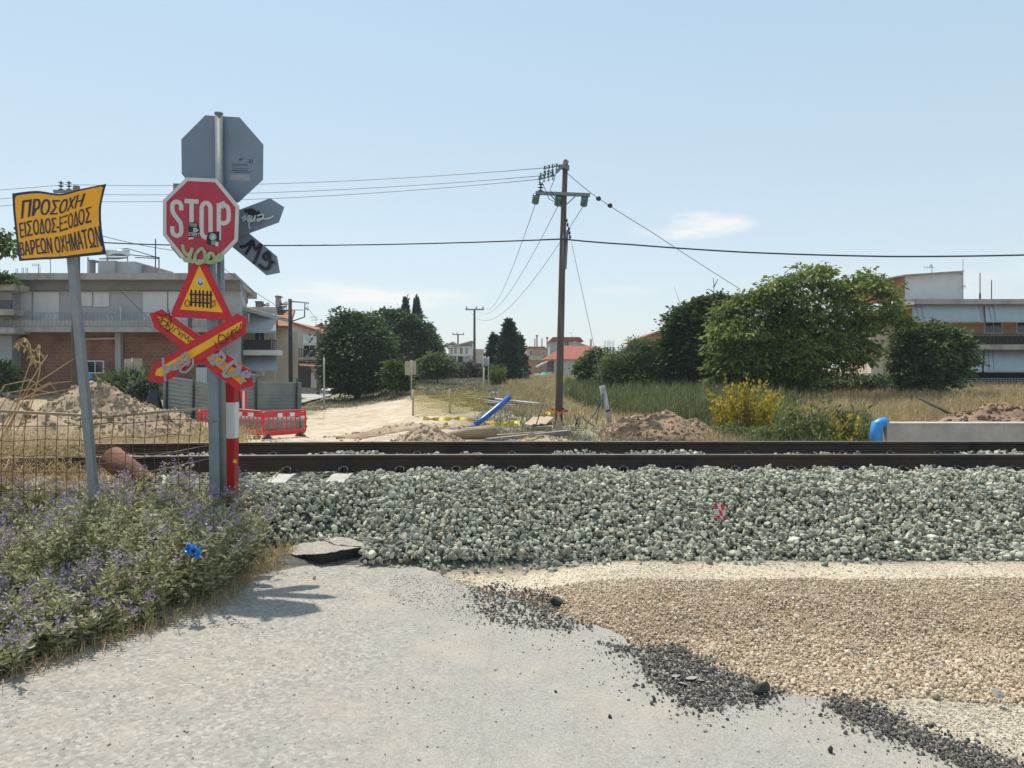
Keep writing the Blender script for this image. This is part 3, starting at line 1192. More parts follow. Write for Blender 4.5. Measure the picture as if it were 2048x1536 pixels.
def sleepers():
    proto = None
    for k in range(-17, 13):
        x = k * .6
        s = float(track_shift(x))
        if proto is None:
            x0, s0 = x, s
            proto = thing("sleeper", "", "railway sleeper", (x, 9.15 + s, .33), "concrete sleepers under the rails")
            mb = MB()
            for (a, b) in ((7.86, 8.22), (8.22, 10.08), (10.08, 10.44)):
                pass
            pr = [(-.13, .33), (.13, .33), (.10, .535), (-.10, .535)]
            vs = []
            for y, dz in ((7.86, -.035), (8.15, 0), (8.6, 0), (8.9, -.03), (9.4, -.03), (9.7, 0), (10.15, 0), (10.44, -.035)):
                vs += [(x + a, y + s, b + (dz if b > .4 else 0)) for a, b in pr]
            fs = [(i * 4 + j, i * 4 + (j + 1) % 4, i * 4 + 4 + (j + 1) % 4, i * 4 + 4 + j) for i in range(7) for j in range(4)]
            fs += [(0, 1, 2, 3), (28, 29, 30, 31)]
            mb.add(vs, fs)
            mb.build("sleeper_body", M['sleeper'], proto)
            for y, sg in ((8.40, -1), (8.40, 1), (9.90, -1), (9.90, 1)):
                c = MB()
                yy = y + s + sg * .1
                for dx in (-.045, .045):
                    c.tube([(x + dx, yy + sg * .07, .55), (x + dx, yy + sg * .05, .583), (x + dx * .6, yy - sg * .01, .59), (x + dx * .5, yy - sg * .035, .572)], .009, 6)
                c.tube([(x, yy, .53), (x, yy, .60)], .013, 6)
                c.box((x, yy, .602), (.05, .05, .006))
                c.box((x - .11, yy + sg * .03, .575), (.006, .01, .06), Matrix.Rotation(.5, 3, 'Y'))
                c.box((x + .11, yy + sg * .03, .575), (.006, .01, .06), Matrix.Rotation(-.5, 3, 'Y'))
                c.build("rail_clip", M['clip'], proto)
            o = proto
        else:
            o = dup(proto, (x - x0, s - s0, 0))
        px = CX + x / (7.9 + s) * FOC
        if 640 < px < 730:
            o['label'] = "concrete sleeper whose pale end stands clear of the ballast, right of the other bare one"
        elif 540 < px < 640:
            o['label'] = "concrete sleeper with a low bare end just right of the red and white post"
        else:
            o['label'] = "concrete sleeper under the rails, its end buried in ballast"


sleepers()

# scrap of barrier tape caught on the ballast
mb = MB()
c0 = Vector(((1437 - CX) / FOC * 6.98, 6.98, EYE - (1022 - HY) / FOC * 6.98))
for i in range(5):
    for j in range(3):
        def q(u, v):
            return c0 + Vector((-.04 + .085 * u + .018 * v, .015 * math.sin(5 * u + 3 * v) - .03 * v, .065 - .13 * v + .012 * math.sin(7 * u)))
        a = [q(j / 3, i / 5), q((j + 1) / 3, i / 5), q((j + 1) / 3, (i + 1) / 5), q(j / 3, (i + 1) / 5)]
        mb.add(a + [p + Vector((0, .003, 0)) for p in a], [(0, 1, 2, 3), (7, 6, 5, 4)], 0 if (i + 2 * j) % 4 in (0, 1) else 1, True)
mb.build("tape_scrap", [M['red'], M['white']], label="crumpled scrap of red and white barrier tape on the ballast slope", cat="tape scrap")

# ------------------------------------------------------------------ signs
ZG = 0.0


def board(mb, pts, Y, th, m=0):
    q = [P(x, y, Y) for x, y in pts]
    mb.prism(q, (0, th, 0), m)


def zoom2(p):
    return (p[0] / 4.268 + 280, p[1] / 4.268 + 200)


def zoom3(p):
    return (p[0] / 2.953 + 280, p[1] / 2.953 + 480)


def inset(pts, d):
    c = [Vector(p) for p in pts]
    n = len(c)
    ar = sum(c[i].x * c[(i + 1) % n].y - c[(i + 1) % n].x * c[i].y for i in range(n))
    sg = 1 if ar > 0 else -1
    out = []
    for i in range(n):
        a, b, e = c[i - 1], c[i], c[(i + 1) % n]
        t1, t2 = (b - a).normalized(), (e - b).normalized()
        n1, n2 = Vector((-t1.y, t1.x)) * sg, Vector((-t2.y, t2.x)) * sg
        k = (n1 + n2)
        k = k / max(.3, k.length_squared / 2)
        out.append(tuple(b + k * d))
    return out


def sign_cluster():
    # --- post with the signs that face us
    Y = 6.86
    root = thing("railway_sign_post", "grey post with red stop sign, level crossing triangle and red and amber crossbuck", "road sign", (P(430, 900, 6.95).x, 6.95, 0))
    mb = MB()
    top, bot = P(419, 372, 6.95), P(432, 960, 6.95)
    bot.z = -.1
    mb.tube([top, top.lerp(bot, .35), top.lerp(bot, .7), bot], [.043, .043, .044, .045], 14)
    pole = mb.build("pole", M['pole_paint'], root)
    for f in (.18, .46, .62):
        b = MB()
        c = top.lerp(bot, f)
        b.tube([c + Vector((0, 0, -.018)), c + Vector((0, 0, .018))], .049, 14)
        b.box(c + Vector((0, -.055, 0)), (.03, .03, .036))
        b.build("bracket", M['galv'], pole)
    octp = [zoom2(p) for p in ((395, 660), (655, 672), (845, 905), (835, 1200), (640, 1400), (380, 1385), (195, 1155), (195, 855))]
    mb = MB()
    board(mb, octp, Y, .004, 0)
    board(mb, octp, Y + .0045, .012, 1)
    sp = mb.build("stop_sign", [M['white'], M['sign_back']], root)
    mb = MB()
    board(mb, inset(octp, 7.2), Y - .0012, .001)
    mb.build("red_field", M['stop_red'], sp)
    mb = MB()
    def arc(cx, cy, rx, ry, a0, a1, n=9):
        return [(cx + rx * math.cos(math.radians(a0 + (a1 - a0) * k / n)), cy + ry * math.sin(math.radians(a0 + (a1 - a0) * k / n))) for k in range(n + 1)]
    SL = math.tan(math.radians(3.0))

    def let(pts, dz=0.0):
        ribbon(mb, [zoom2((a, b + (a - 315) * SL)) for a, b in pts], 8.6, Y - .0024 - dz)
    let([(352, 940)] + arc(314, 908, 38, 40, 0, -180) + [(276, 935), (284, 968), (344, 1044), (352, 1080)] + arc(314, 1118, 38, 40, 0, 180) + [(276, 1080)])
    let([(380, 858), (500, 858)])
    let([(440, 875), (440, 1176)], .0004)
    let(arc(564, 915, 38, 50, 180, 360) + arc(564, 1110, 38, 50, 0, 180) + [(526, 915)])
    let([(673, 1176), (673, 862)], .0004)
    let([(676, 876), (715, 876)] + arc(715, 925, 42, 49, -90, 0) + arc(715, 982, 42, 49, 0, 90) + [(676, 1031)], .0002)
    mb.build("stop_lettering", M['white'], sp)
    # stickers
    mb = MB()
    st = [zoom2(p) for p in ((414, 1046), (480, 1040), (512, 1098), (505, 1172), (415, 1172))]
    board(mb, st, Y - .0036, .0006, 0)
    a, b, c, d = (zoom2(p) for p in ((420, 1052), (484, 1052), (486, 1082), (422, 1080)))
    put_text(mb, "YOUR", quad_map(a, b, c, d, Y - .0046), 1, .03)
    a, b, c, d = (zoom2(p) for p in ((416, 1128), (508, 1138), (506, 1166), (414, 1160)))
    put_text(mb, "STREET", quad_map(a, b, c, d, Y - .0046), 1, .03)
    board(mb, [zoom2(p) for p in ((455, 1092), (475, 1090), (500, 1110), (478, 1130), (455, 1128))], Y - .0046, .0006, 1)
    board(mb, [zoom2(p) for p in ((462, 1102), (472, 1102), (480, 1112), (470, 1120))], Y - .0054, .0005, 0)
    board(mb, [zoom2(p) for p in ((414, 1176), (450, 1178), (450, 1190), (414, 1190))], Y - .0034, .0006, 1)
    mb.build("sticker", [M['ink'], M['white']], sp, label="black sticker with white lettering over a white arrow")
    mb = MB()
    board(mb, [zoom2(p) for p in ((582, 1130), (678, 1120), (676, 1210), (668, 1252), (614, 1244), (570, 1228), (568, 1172))], Y - .0036, .0006, 0)
    cc = zoom2((622, 1168))
    mb.disc(P(cc[0], cc[1], Y - .0044), .03, (0, 1, 0), .0007, 20, 1)
    mb.disc(P(cc[0], cc[1], Y - .0054), .0255, (0, 1, 0), .0007, 20, 2)
    board(mb, [zoom2(p) for p in ((608, 1188), (616, 1160), (622, 1150), (630, 1160), (638, 1188), (626, 1182), (620, 1182))], Y - .0066, .0005, 1)
    for k in range(4):
        board(mb, [zoom2(p) for p in ((608, 1202 + 9 * k), (655, 1204 + 9 * k), (655, 1208 + 9 * k), (608, 1206 + 9 * k))], Y - .0050, .0005, 1)
    board(mb, [zoom2(p) for p in ((646, 1216), (672, 1210), (668, 1250), (640, 1246))], Y - .0058, .0005, 1)
    mb.build("sticker", [M['ink'], M['white'], M['spray_grey']], sp, label="dark grey sticker with a round emblem and a torn white corner")
    # green tag
    mb = MB()
    for k, s in enumerate(([(362, 1235), (375, 1290), (405, 1322), (436, 1300), (446, 1262), (430, 1320), (405, 1365), (372, 1360), (440, 1362)],
              [(520, 1270), (480, 1310), (470, 1370), (500, 1395), (545, 1370), (555, 1310), (525, 1268), (490, 1300)],
              [(590, 1330), (575, 1370), (600, 1388), (640, 1360), (680, 1320), (700, 1335), (690, 1362), (650, 1362), (615, 1310), (585, 1320), (590, 1350)])):
        stroke(mb, [zoom2(p) for p in s], 6.4, Y - .0046 - .009 * k)
    mb.build("graffiti", M['spray_green'], sp, label="sprayed pale green tag along the bottom of the stop sign")
    # --- warning triangle
    Y2 = 6.88
    tri = [(393, 508), (404, 508), (463, 630), (460, 640), (455, 641), (347, 634), (342, 628), (344, 621)]
    mb = MB()
    board(mb, tri, Y2, .004, 0)
    board(mb, tri, Y2 + .0045, .01, 1)
    tp = mb.build("warning_triangle", [M['red'], M['sign_back']], root)
    mb = MB()
    board(mb, [zoom3(p) for p in ((350, 150), (490, 428), (237, 410))], Y2 - .0012, .001)
    mb.build("amber_field", M['amber'], tp)
    mb = MB()
    for i, x in enumerate((303, 328, 352, 373, 397, 418)):
        yt = 290 + i * 1.2
        yb = 392 + i * 2.5
        board(mb, [zoom3(p) for p in ((x - 6, yt + 10), (x, yt), (x + 6, yt + 10), (x + 6, yb), (x - 6, yb))], Y2 - .0022, .0008)
    board(mb, [zoom3(p) for p in ((292, 316), (428, 321), (428, 330), (292, 326))], Y2 - .0034, .0008)
    board(mb, [zoom3(p) for p in ((296, 362), (424, 368), (424, 378), (296, 371))], Y2 - .0034, .0008)
    mb.build("gate_pictogram", M['ink'], tp)
    mb = MB()
    c = zoom3((355, 248))
    mb.disc(P(c[0], c[1], Y2 - .0024), .034, (0, 1, 0), .001, 22, 0)
    mb.disc(P(c[0] + .5, c[1] + 1.5, Y2 - .0036), .021, (0, 1, 0), .001, 14, 1)
    board(mb, [(c[0] - 3, c[1] - 3), (c[0] + 2, c[1] - 5), (c[0] + 4, c[1] + 1), (c[0] - 1, c[1] + 4)], Y2 - .0048, .0006, 0)
    mb.build("sticker", [M['spray_pale'], M['ink']], tp, label="round grey sticker above the gate pictogram")
    mb = MB()
    for k, s in enumerate(([(284, 352), (268, 362), (266, 384), (282, 392), (294, 378), (286, 360)], [(300, 350), (330, 346), (380, 350), (410, 348)], [(430, 362), (444, 376), (432, 392), (414, 380), (428, 362), (450, 358)])):
        stroke(mb, [zoom3(p) for p in s], 1.8, Y2 - .0056 - .008 * k)
    mb.build("graffiti", M['spray_red'], tp, label="thin dark red scribble across the gate pictogram")
    # --- crossbuck
    Y3 = 6.875
    b1 = [zoom3(p) for p in ((130, 408), (650, 768), (672, 862), (580, 890), (85, 518), (57, 437))]
    b2 = [zoom3(p) for p in ((575, 432), (632, 462), (622, 555), (130, 850), (45, 828), (72, 742))]
    yel1 = [zoom3(p) for p in ((105, 452), (150, 462), (602, 790), (632, 838), (585, 842), (125, 502))]
    yel2 = [zoom3(p) for p in ((580, 488), (604, 480), (598, 520), (130, 806), (88, 798), (98, 765))]
    for i, (b, yl) in enumerate(((b1, yel1), (b2, yel2))):
        yy = Y3 - i * .016
        mb = MB()
        board(mb, b, yy, .004, 0)
        board(mb, b, yy + .0045, .009, 1)
        ob = mb.build("crossbuck_board", [M['red'], M['sign_back']], root)
        m2 = MB()
        board(m2, yl, yy - .0012, .001)
        m2.build("amber_field", M['amber'], ob)
        gr, gk = MB(), MB()
        if i == 0:
            SB = [[(430, 625), (470, 640), (480, 668), (440, 690), (420, 720), (440, 735)], [(420, 640), (430, 690), (405, 715)], [(470, 660), (500, 690), (470, 735), (450, 720)],
                  [(575, 705), (520, 745), (495, 795), (530, 800), (575, 760), (600, 740)], [(560, 720), (590, 760), (560, 800)], [(540, 800), (590, 790), (640, 775)], [(600, 830), (625, 800), (650, 790)],
                  [(590, 850), (610, 820), (600, 790), (640, 810), (650, 780)]]
            for k, s in enumerate(SB):
                stroke(gr, [zoom3(p) for p in s], 7.0 if k < 5 else 5, yy - .003 - .006 * k)
            SK = [[(90, 430), (130, 445), (160, 440), (185, 450)], [(170, 410), (175, 450), (182, 500)], [(105, 470), (135, 462), (120, 500), (150, 505), (170, 480), (150, 530), (185, 525), (200, 500)],
                  [(110, 480), (150, 480), (175, 520), (165, 545), (145, 520)], [(190, 545), (215, 520), (235, 545), (225, 560), (250, 550)], [(240, 580), (262, 555), (270, 585), (290, 570), (285, 600), (310, 590)]]
            for k, s in enumerate(SK):
                stroke(gk, [zoom3(p) for p in s], 1.7, yy - .003 - .006 * k)
        else:
            SB = [[(135, 695), (140, 760), (150, 835)], [(150, 752), (200, 765), (240, 742), (195, 735), (160, 780)], [(225, 705), (222, 735), (245, 765)], [(250, 672), (245, 700), (268, 735)],
                  [(250, 690), (270, 665), (282, 685), (262, 705), (290, 715), (280, 745)], [(300, 715), (265, 735), (235, 770), (270, 780), (310, 740), (312, 700)]]
            for k, s in enumerate(SB):
                stroke(gr, [zoom3(p) for p in s], 5.2 if k < 3 else 4.0, yy - .003 - .006 * k)
            SK = [[(470, 555), (462, 590), (475, 612)], [(460, 570), (485, 560), (508, 580), (505, 605), (475, 614)], [(520, 548), (518, 590)], [(545, 530), (538, 560), (560, 585)], [(560, 525), (540, 555)],
                  [(575, 510), (565, 540), (585, 555)], [(596, 490), (590, 520), (578, 540)], [(440, 600), (455, 640)]]
            for k, s in enumerate(SK):
                stroke(gk, [zoom3(p) for p in s], 2.0, yy - .003 - .006 * k)
        gr.build("graffiti", M['spray_grey'], ob, label="silver spray tag across the lower half of the board")
        gk.build("scribble", M['ink'], ob, label="thin black marker scribble on the upper half of the board")
    # --- the post behind, whose signs face the other way
    root2 = thing("railway_sign_post", "tall galvanised post showing the bare grey backs of an octagonal sign and a crossbuck", "road sign", (P(445, 900, 7.06).x, 7.06, 0))
    mb = MB()
    top, bot = P(437.5, 228, 7.06), P(447, 960, 7.06)
    bot.z = -.1
    mb.tube([top, bot], [.035, .036], 14)
    mb.disc(top + Vector((0, 0, .004)), .039, (0, 0, 1), .012, 14)
    p2 = mb.build("pole", M['galv'], root2)
    octb = [zoom2(p) for p in ((557, 130), (850, 147), (1053, 380), (1050, 680), (840, 875), (545, 870), (356, 630), (352, 335))]
    mb = MB()
    board(mb, octb, 7.105, .003, 0)
    board(mb, octb, 7.1085, .003, 1)
    ob = mb.build("octagonal_sign", [M['sign_back'], M['stop_red']], root2)
    mb = MB()
    yb = 7.1046
    for k, (x0, x1, y, h) in enumerate(((785, 920, 545, 5), (785, 920, 560, 4), (790, 925, 580, 4), (785, 920, 596, 5), (755, 965, 606, 3), (800, 940, 616, 4), (845, 870, 505, 10), (850, 882, 496, 4))):
        board(mb, [zoom2(p) for p in ((x0, y), (x1, y + 1), (x1, y + 1 + h), (x0, y + h))], yb, .0003)
    for x in (930, 942, 956):
        board(mb, [zoom2(p) for p in ((x, 505), (x + 6, 505), (x + 4, 540), (x - 2, 540))], yb, .0003)
    mb.build("print", M['ink'], ob, label="small rows of dark maker's print on the sign back")
    mb = MB()
    board(mb, [zoom2(p) for p in ((770, 634), (938, 640), (938, 690), (768, 680))], yb, .0003)
    mb.build("maker_plate", M['spray_grey'], ob)
    bb = [zoom2(p) for p in ((1170, 1335), (1195, 1475), (1080, 1497), (320, 866), (283, 800), (283, 712), (420, 712))]
    ba = [zoom2(p) for p in ((1110, 838), (1232, 915), (1185, 1045), (345, 1355), (262, 1258), (300, 1142))]
    for i, b in enumerate((ba, bb)):
        yy = 7.125 + i * .014
        mb = MB()
        board(mb, b, yy, .003, 0)
        board(mb, b, yy + .0035, .003, 1)
        o = mb.build("crossbuck_board", [M['sign_back'], M['red']], root2)
        if i == 0:
            mb = MB()
            for k, s in enumerate(([(890, 950), (960, 940), (1000, 985), (990, 1030)], [(920, 960), (975, 975), (960, 1040)], [(1000, 950), (1030, 990), (1010, 1020)])):
                stroke(mb, [zoom2(p) for p in s], 6.5, yy - .0005 - .004 * k)
            mb.build("graffiti", M['ink'], o, label="black smudge under the pale tag")
            mb = MB()
            for k, s in enumerate(([(865, 1010), (900, 990), (880, 1030), (915, 1010), (935, 985), (920, 1040), (940, 1010), (930, 1070), (940, 1100)], [(955, 990), (950, 1040), (975, 1010), (985, 985), (975, 1040)],
                                   [(1000, 990), (1045, 975), (1050, 1000), (1010, 1035), (1005, 1015), (1090, 1012), (1140, 990)])):
                stroke(mb, [zoom2(p) for p in s], 3.2, yy - .0135 - .009 * k)
            mb.build("graffiti", M['spray_pale'], o, label="pale grey spray tag with a long tail")
        else:
            mb = MB()
            for k, s in enumerate(([(850, 1255), (900, 1245), (965, 1200), (900, 1320)], [(965, 1200), (985, 1275), (1035, 1230), (985, 1370)], [(1085, 1300), (1050, 1330), (1070, 1360), (1110, 1330), (1085, 1295), (1110, 1380), (1095, 1430), (1060, 1440), (1010, 1400)],
                                   [(1128, 1388), (1138, 1384), (1136, 1396)], [(965, 1375), (985, 1395)])):
                stroke(mb, [zoom2(p) for p in s], 6.0, yy - .0005 - .008 * k)
            mb.build("graffiti", M['ink'], o, label="black spray tag M9 on the lower board")
    return root


sign_cluster()


def yellow_sign():
    Y = 6.3
    root = thing("warning_sign", "buckled amber warning sign with dark Greek capitals on a leaning square steel post", "sign", (P(186, 960, 6.38).x, 6.38, 0))
    z1 = lambda p: (p[0] / 2.477, p[1] / 2.477 + 200)
    T = [z1(p) for p in ((60, 463), (180, 450), (300, 464), (400, 441), (527, 415))]
    Bm = [z1(p) for p in ((95, 798), (200, 791), (310, 786), (415, 775), (527, 765))]
    L = [z1(p) for p in ((60, 463), (66, 560), (76, 650), (86, 730), (95, 798))]
    Rr = [z1(p) for p in ((527, 415), (513, 470), (501, 540), (506, 650), (527, 765))]

    def cat(a, t):
        f = t * (len(a) - 1)
        i = min(int(f), len(a) - 2)
        t = f - i
        p = [Vector(a[max(i - 1, 0)]), Vector(a[i]), Vector(a[i + 1]), Vector(a[min(i + 2, len(a) - 1)])]
        return .5 * (2 * p[1] + (p[2] - p[0]) * t + (2 * p[0] - 5 * p[1] + 4 * p[2] - p[3]) * t * t + (3 * p[1] - p[0] - 3 * p[2] + p[3]) * t ** 3)

    def S(u, v, lift=0.0):
        c = cat(T, u) * (1 - v) + cat(Bm, u) * v + cat(L, v) * (1 - u) + cat(Rr, v) * u
        c -= Vector(T[0]) * (1 - u) * (1 - v) + Vector(T[-1]) * u * (1 - v) + Vector(Bm[0]) * (1 - u) * v + Vector(Bm[-1]) * u * v
        yy = Y - .05 * math.sin(math.pi * u * 1.0) * (1 - v) * .5 + .045 * math.sin(2.2 * math.pi * u) * (1 - v) ** 1.3 + .07 * (u - .5) ** 2 * 2
        return P(c.x, c.y, yy - lift)
    a, b = P(140, 470, 6.395), P(186, 962, 6.395)
    mb = MB()
    bb = a + (b - a) * ((a.z + .15) / (a.z - b.z))
    mb.bar(a, bb, .06, .06, 0, Vector((0, 1, 0)))
    po = mb.build("post", M['galv'], root)
    mb = MB()
    mb.grid(lambda u, v: S(u, v), 40, 28)
    mb.grid(lambda u, v: S(u, v, -.004), 40, 28, 1)
    n = len(mb.v) // 2
    pn = mb.build("panel", [M['navy'], M['sign_back']], root)

    # amber field with rounded corners
    mb = MB()
    e, ee = .04, .052
    N = 30

    def field(u, v):
        x, y = e + (1 - 2 * e) * u, ee + (1 - 2 * ee) * v
        # round the corners
        r = .05
        dx, dy = max(r - u, u - (1 - r), 0), max(r * 1.35 - v, v - (1 - r * 1.35), 0)
        d = math.hypot(dx / r, dy / (r * 1.35))
        if dx > 0 and dy > 0 and d > 1:
            x += (r - r / d) * (dx / r) * (1 if u < .5 else -1) * .8
            y += (r - r / d) * (dy / r) * (1 if v < .5 else -1) * .8
        return S(x, y, .0016)
    mb.grid(field, 60, 44)
    mb.build("amber_field", M['amber2'], pn)
    mb = MB()
    for s, u0, u1, v0, v1, sh in (("ΠΡΟΣΟΧΗ", .10, .80, .125, .355, .22), ("ΕΙΣΟΔΟΣ-ΕΞΟΔΟΣ", .07, .875, .405, .625, 0), ("ΒΑΡΕΩΝ ΟΧΗΜΑΤΩΝ", .045, .955, .68, .895, 0)):
        put_text(mb, s, lambda u, v, lf=0.0, a=u0, b=u1, c=v0, d=v1: S(a + (b - a) * u, c + (d - c) * v, .0045 + lf), 0, .045, sh)
    mb.build("lettering", M['navy'], pn)
    mb = MB()
    for (u, v) in ((.42, .5), (.47, .94), (.39, .05)):
        mb.disc(S(u, v, .004), .008, (0, 1, 0), .004, 10)
    mb.build("bolt", M['galv'], pn)


yellow_sign()


def marker_post():
    root = thing("marker_post", "square timber post in red and white bands between sign posts and the ballast", "marker post", (P(459, 945, 7.2).x, 7.2, 0))
    x0, x1 = P(446, 0, 7.16).x, P(469, 0, 7.16).x
    f = lambda py: EYE - (py - HY) / FOC * 7.16
    mb = MB()
    mb.span(x0, x1, 7.16, 7.27, -.05, f(752))
    mb.build("red_band", M['post_red'], root)
    mb = MB()
    mb.span(x0 - .002, x1 + .002, 7.158, 7.272, f(877), f(805))
    mb.build("white_band", M['post_white'], root)
    mb = MB()
    mb.bar(P(443, 742, 7.18), P(446, 965, 7.18), .022, .03, 0, Vector((0, 1, 0)))
    mb.build("stake", M['timber'], label="thin split timber stake standing against the red and white post", cat="stake")


marker_post()


def wire_fence():
    Y = 6.95
    root = thing("wire_fence", "rusty wire mesh fence panel topped by grey boards, left of the sign posts", "fence", (P(200, 1000, Y).x, Y, 0))
    g = np.random.default_rng(5)
    mb = MB()

    def pt(px, py):
        return P(px, py + 3 * math.sin(px * .013) + 2 * math.sin(px * .05), Y + .03 * math.sin(px * .02))
    for k, px in enumerate(range(-190, 425, 22)):
        j = g.normal(0, 2)
        py1 = 1060 if px < 300 else 1040
        mb.tube([pt(px + j, 826), pt(px + j + g.normal(0, 3) - 3, 900), pt(px + j - 4, 975), pt(px - 6 + j, py1)], .0034, 4, smooth=False)
    for k, py in enumerate(list(range(846, 1060, 32))):
        j = g.normal(0, 2)
        mb.tube([pt(x, py + j + .03 * (x - 100) * (k - 3) * .25 + g.normal(0, 1.6)) - Vector((0, .005, 0)) for x in range(-190, 425, 41)], .0034, 4, smooth=False)
    mb.build("mesh", M['rustwire'], root)
    mb = MB()
    mb.bar(P(-190, 812, Y - .03), P(192, 832, Y - .03), .05, .022, 0)
    mb.build("top_board", M['timber'], root)
    mb = MB()
    mb.bar(P(158, 839, Y + .0), P(424, 815, Y + .0), .042, .022, 0)
    mb.build("top_board", M['timber'], root)
    mb = MB()
    for (a, b) in (((150, 935), (430, 888)), ((180, 962), (430, 915))):
        mb.tube([P(a[0], a[1], Y + .1), P((a[0] + b[0]) / 2, (a[1] + b[1]) / 2 + 3, Y + .1), P(b[0], b[1], Y + .1)], .0018, 4)
    mb.build("loose_wire", M['galv'], root)


wire_fence()

# rusty channel leaning behind the fence
mb = MB()
a, b = P(222, 915, 7.5), P(300, 975, 7.3)
t = (b - a).normalized()
mb.tube([a, a.lerp(b, .5), b], [.118, .115, .11], 18, cap=False)
mb.tube([a, a.lerp(b, .5), b], [.10, .10, .095], 18, cap=False)
n = len(mb.v) // 2
mb.f += [(k, (k + 1) % 18, n + (k + 1) % 18, n + k) for k in range(18)]
mb.m += [0] * 18
mb.s += [False] * 18
mb.build("rusty_pipe", M['rust'], label="split rusty iron pipe leaning behind the wire mesh fence", cat="pipe")

# ------------------------------------------------------------------ flowering weeds on the bank
WEED = [(-5.2, 3.3), (-2.76, 4.05), (-2.55, 4.45), (-2.40, 4.80), (-2.28, 5.05), (-2.08, 5.45), (-2.12, 5.85), (-2.14, 6.15), (-2.16, 6.45), (-2.28, 7.0), (-2.4, 7.25), (-3.4, 7.4), (-6.2, 7.4), (-6.2, 4.2)]


def weeds():
    g = np.random.default_rng(77)
    n = 3600
    q = scatter(WEED, n, g)
    X, Y = q[:, 0], q[:, 1]
    hh = .24 + .46 * sstep(4.0, 6.3, Y) + .10 * sstep(-2.2, -3.5, X) * sstep(5, 5.6, Y)
    hh = hh * (.30 + 1.25 * fbm(X * 2.1, Y * 2.1, 2)) * g.uniform(.75, 1.15, n)
    hh *= np.where((X > -2.15), .75, 1)
    hh *= 1 - .42 * sstep(-3.45, -4.1, X) * sstep(5.2, 6, Y)
    hh *= 1 - .25 * sstep(-2.9, -2.5, X) * sstep(6.4, 6.9, Y)
    hh = np.minimum(hh, np.where(Y > 5.4, np.maximum(.06, (.56 + .24 * sstep(-4.0, -3.3, X)) * g.uniform(.75, 1.08, n) - np.maximum(G(X, Y), 0)), 9))
    hole = np.exp(-(((X + 3.05) / .42) ** 2 + ((Y - 5.45) / .30) ** 2))
    hh *= 1 - .55 * hole
    base = np.concatenate([q, np.maximum(G(X, Y), -.02)[:, None]], 1)
    az = g.uniform(0, 2 * np.pi, n)
    ln = np.abs(g.normal(.28, .18, n))
    # lean outwards over the road
    lx = np.cos(az) * ln + .10
    ly = np.sin(az) * ln - .16
    K = 40
    t = np.linspace(.12, 1.0, K)[None, :] + g.normal(0, .015, (n, K))
    cx = base[:, 0, None] + lx[:, None] * hh[:, None] * t ** 1.6
    cy = base[:, 1, None] + ly[:, None] * hh[:, None] * t ** 1.6
    cz = base[:, 2, None] + hh[:, None] * (t - .14 * t * t)
    pos = np.stack([cx, cy, cz], -1).reshape(-1, 3)
    la = (np.arange(K) * 2.4)[None, :] + g.uniform(0, 6.28, (n, 1)) + g.normal(0, .4, (n, K))
    up = g.uniform(-.35, .75, (n, K)) + .3 * t
    d = np.stack([np.cos(la), np.sin(la), up], -1).reshape(-1, 3)
    L = (g.uniform(.035, .085, (n, K)) * (1.12 - .45 * t)).ravel()
    V1, F1 = leaves(pos, d, L, L * g.uniform(.13, .22, n * K), g)
    # stems
    sV, sF = [], []
    tt = np.array([0, .4, .75, 1.0])
    S = np.stack([base[:, 0, None] + lx[:, None] * hh[:, None] * tt ** 1.6, base[:, 1, None] + ly[:, None] * hh[:, None] * tt ** 1.6, base[:, 2, None] + hh[:, None] * (tt - .14 * tt * tt)], -1)
    w = np.array([.0032, .0028, .0022, .0012])
    ring = np.stack([np.stack([np.cos(a) * w, np.sin(a) * w, 0 * w], -1) for a in (0, 2.1, 4.2)], 1)
    SV = (S[:, :, None, :] + ring[None]).reshape(n, 12, 3)
    f = np.array([[i * 3 + j, i * 3 + (j + 1) % 3, (i + 1) * 3 + (j + 1) % 3] for i in range(3) for j in range(3)] + [[i * 3 + j, (i + 1) * 3 + (j + 1) % 3, (i + 1) * 3 + j] for i in range(3) for j in range(3)])
    SF = (f[None] + (np.arange(n) * 12)[:, None, None]).reshape(-1, 3)
    # flower heads
    fm = (g.random(n) < .34) & (fbm(X * 1.4 + 9, Y * 1.4) > .38)
    tip = S[fm, 3]
    k = 22
    fp = (tip[:, None, :] + g.normal(0, .020, (len(tip), k, 3)) + np.array([0, 0, 1.0]) * g.uniform(-.01, .05, (len(tip), k, 1))).reshape(-1, 3)
    fd = g.normal(size=(len(fp), 3)) + np.array([0, 0, .5])
    V3, F3 = leaves(fp, fd, g.uniform(.014, .026, len(fp)), .0065, g)
    V, F, mi = cat_mesh([(V1, F1, 0), (SV.reshape(-1, 3), SF, 1), (V3, F3, 2)])
    np_obj("flowering_weeds", V, F, [M['leaf_weed'], M['stem'], M['petal']], midx=mi, kind='stuff', label="bank of grey green weeds with small purple flower heads beside the road", cat="weeds")
    # dry fringe at the road edge
    n = 1150
    i = g.integers(1, 9, n)
    w = np.array(WEED)
    a, b = w[i], w[i + 1]
    q = a + (b - a) * g.random((n, 1)) + g.normal(0, .06, (n, 2)) + np.array([.04, -.04])
    p = np.concatenate([q, np.full((n, 1), 0.0)], 1)
    V, F = blades(p, g.uniform(.03, .13, n), .0022, g, .9)
    np_obj("dry_grass_fringe", V, F, M['straw'], kind='stuff', label="thin dry yellow grass along the edge of the asphalt under the weeds", cat="dry grass")
    n = 420
    q = np.stack([g.uniform(-2.15, -1.92, n), g.uniform(6.2, 6.9, n)], -1)
    V, F = blades(np.concatenate([q, (np.maximum(0, G(q[:, 0], q[:, 1])))[:, None]], 1), g.uniform(.03, .15, n), .0022, g, .7)
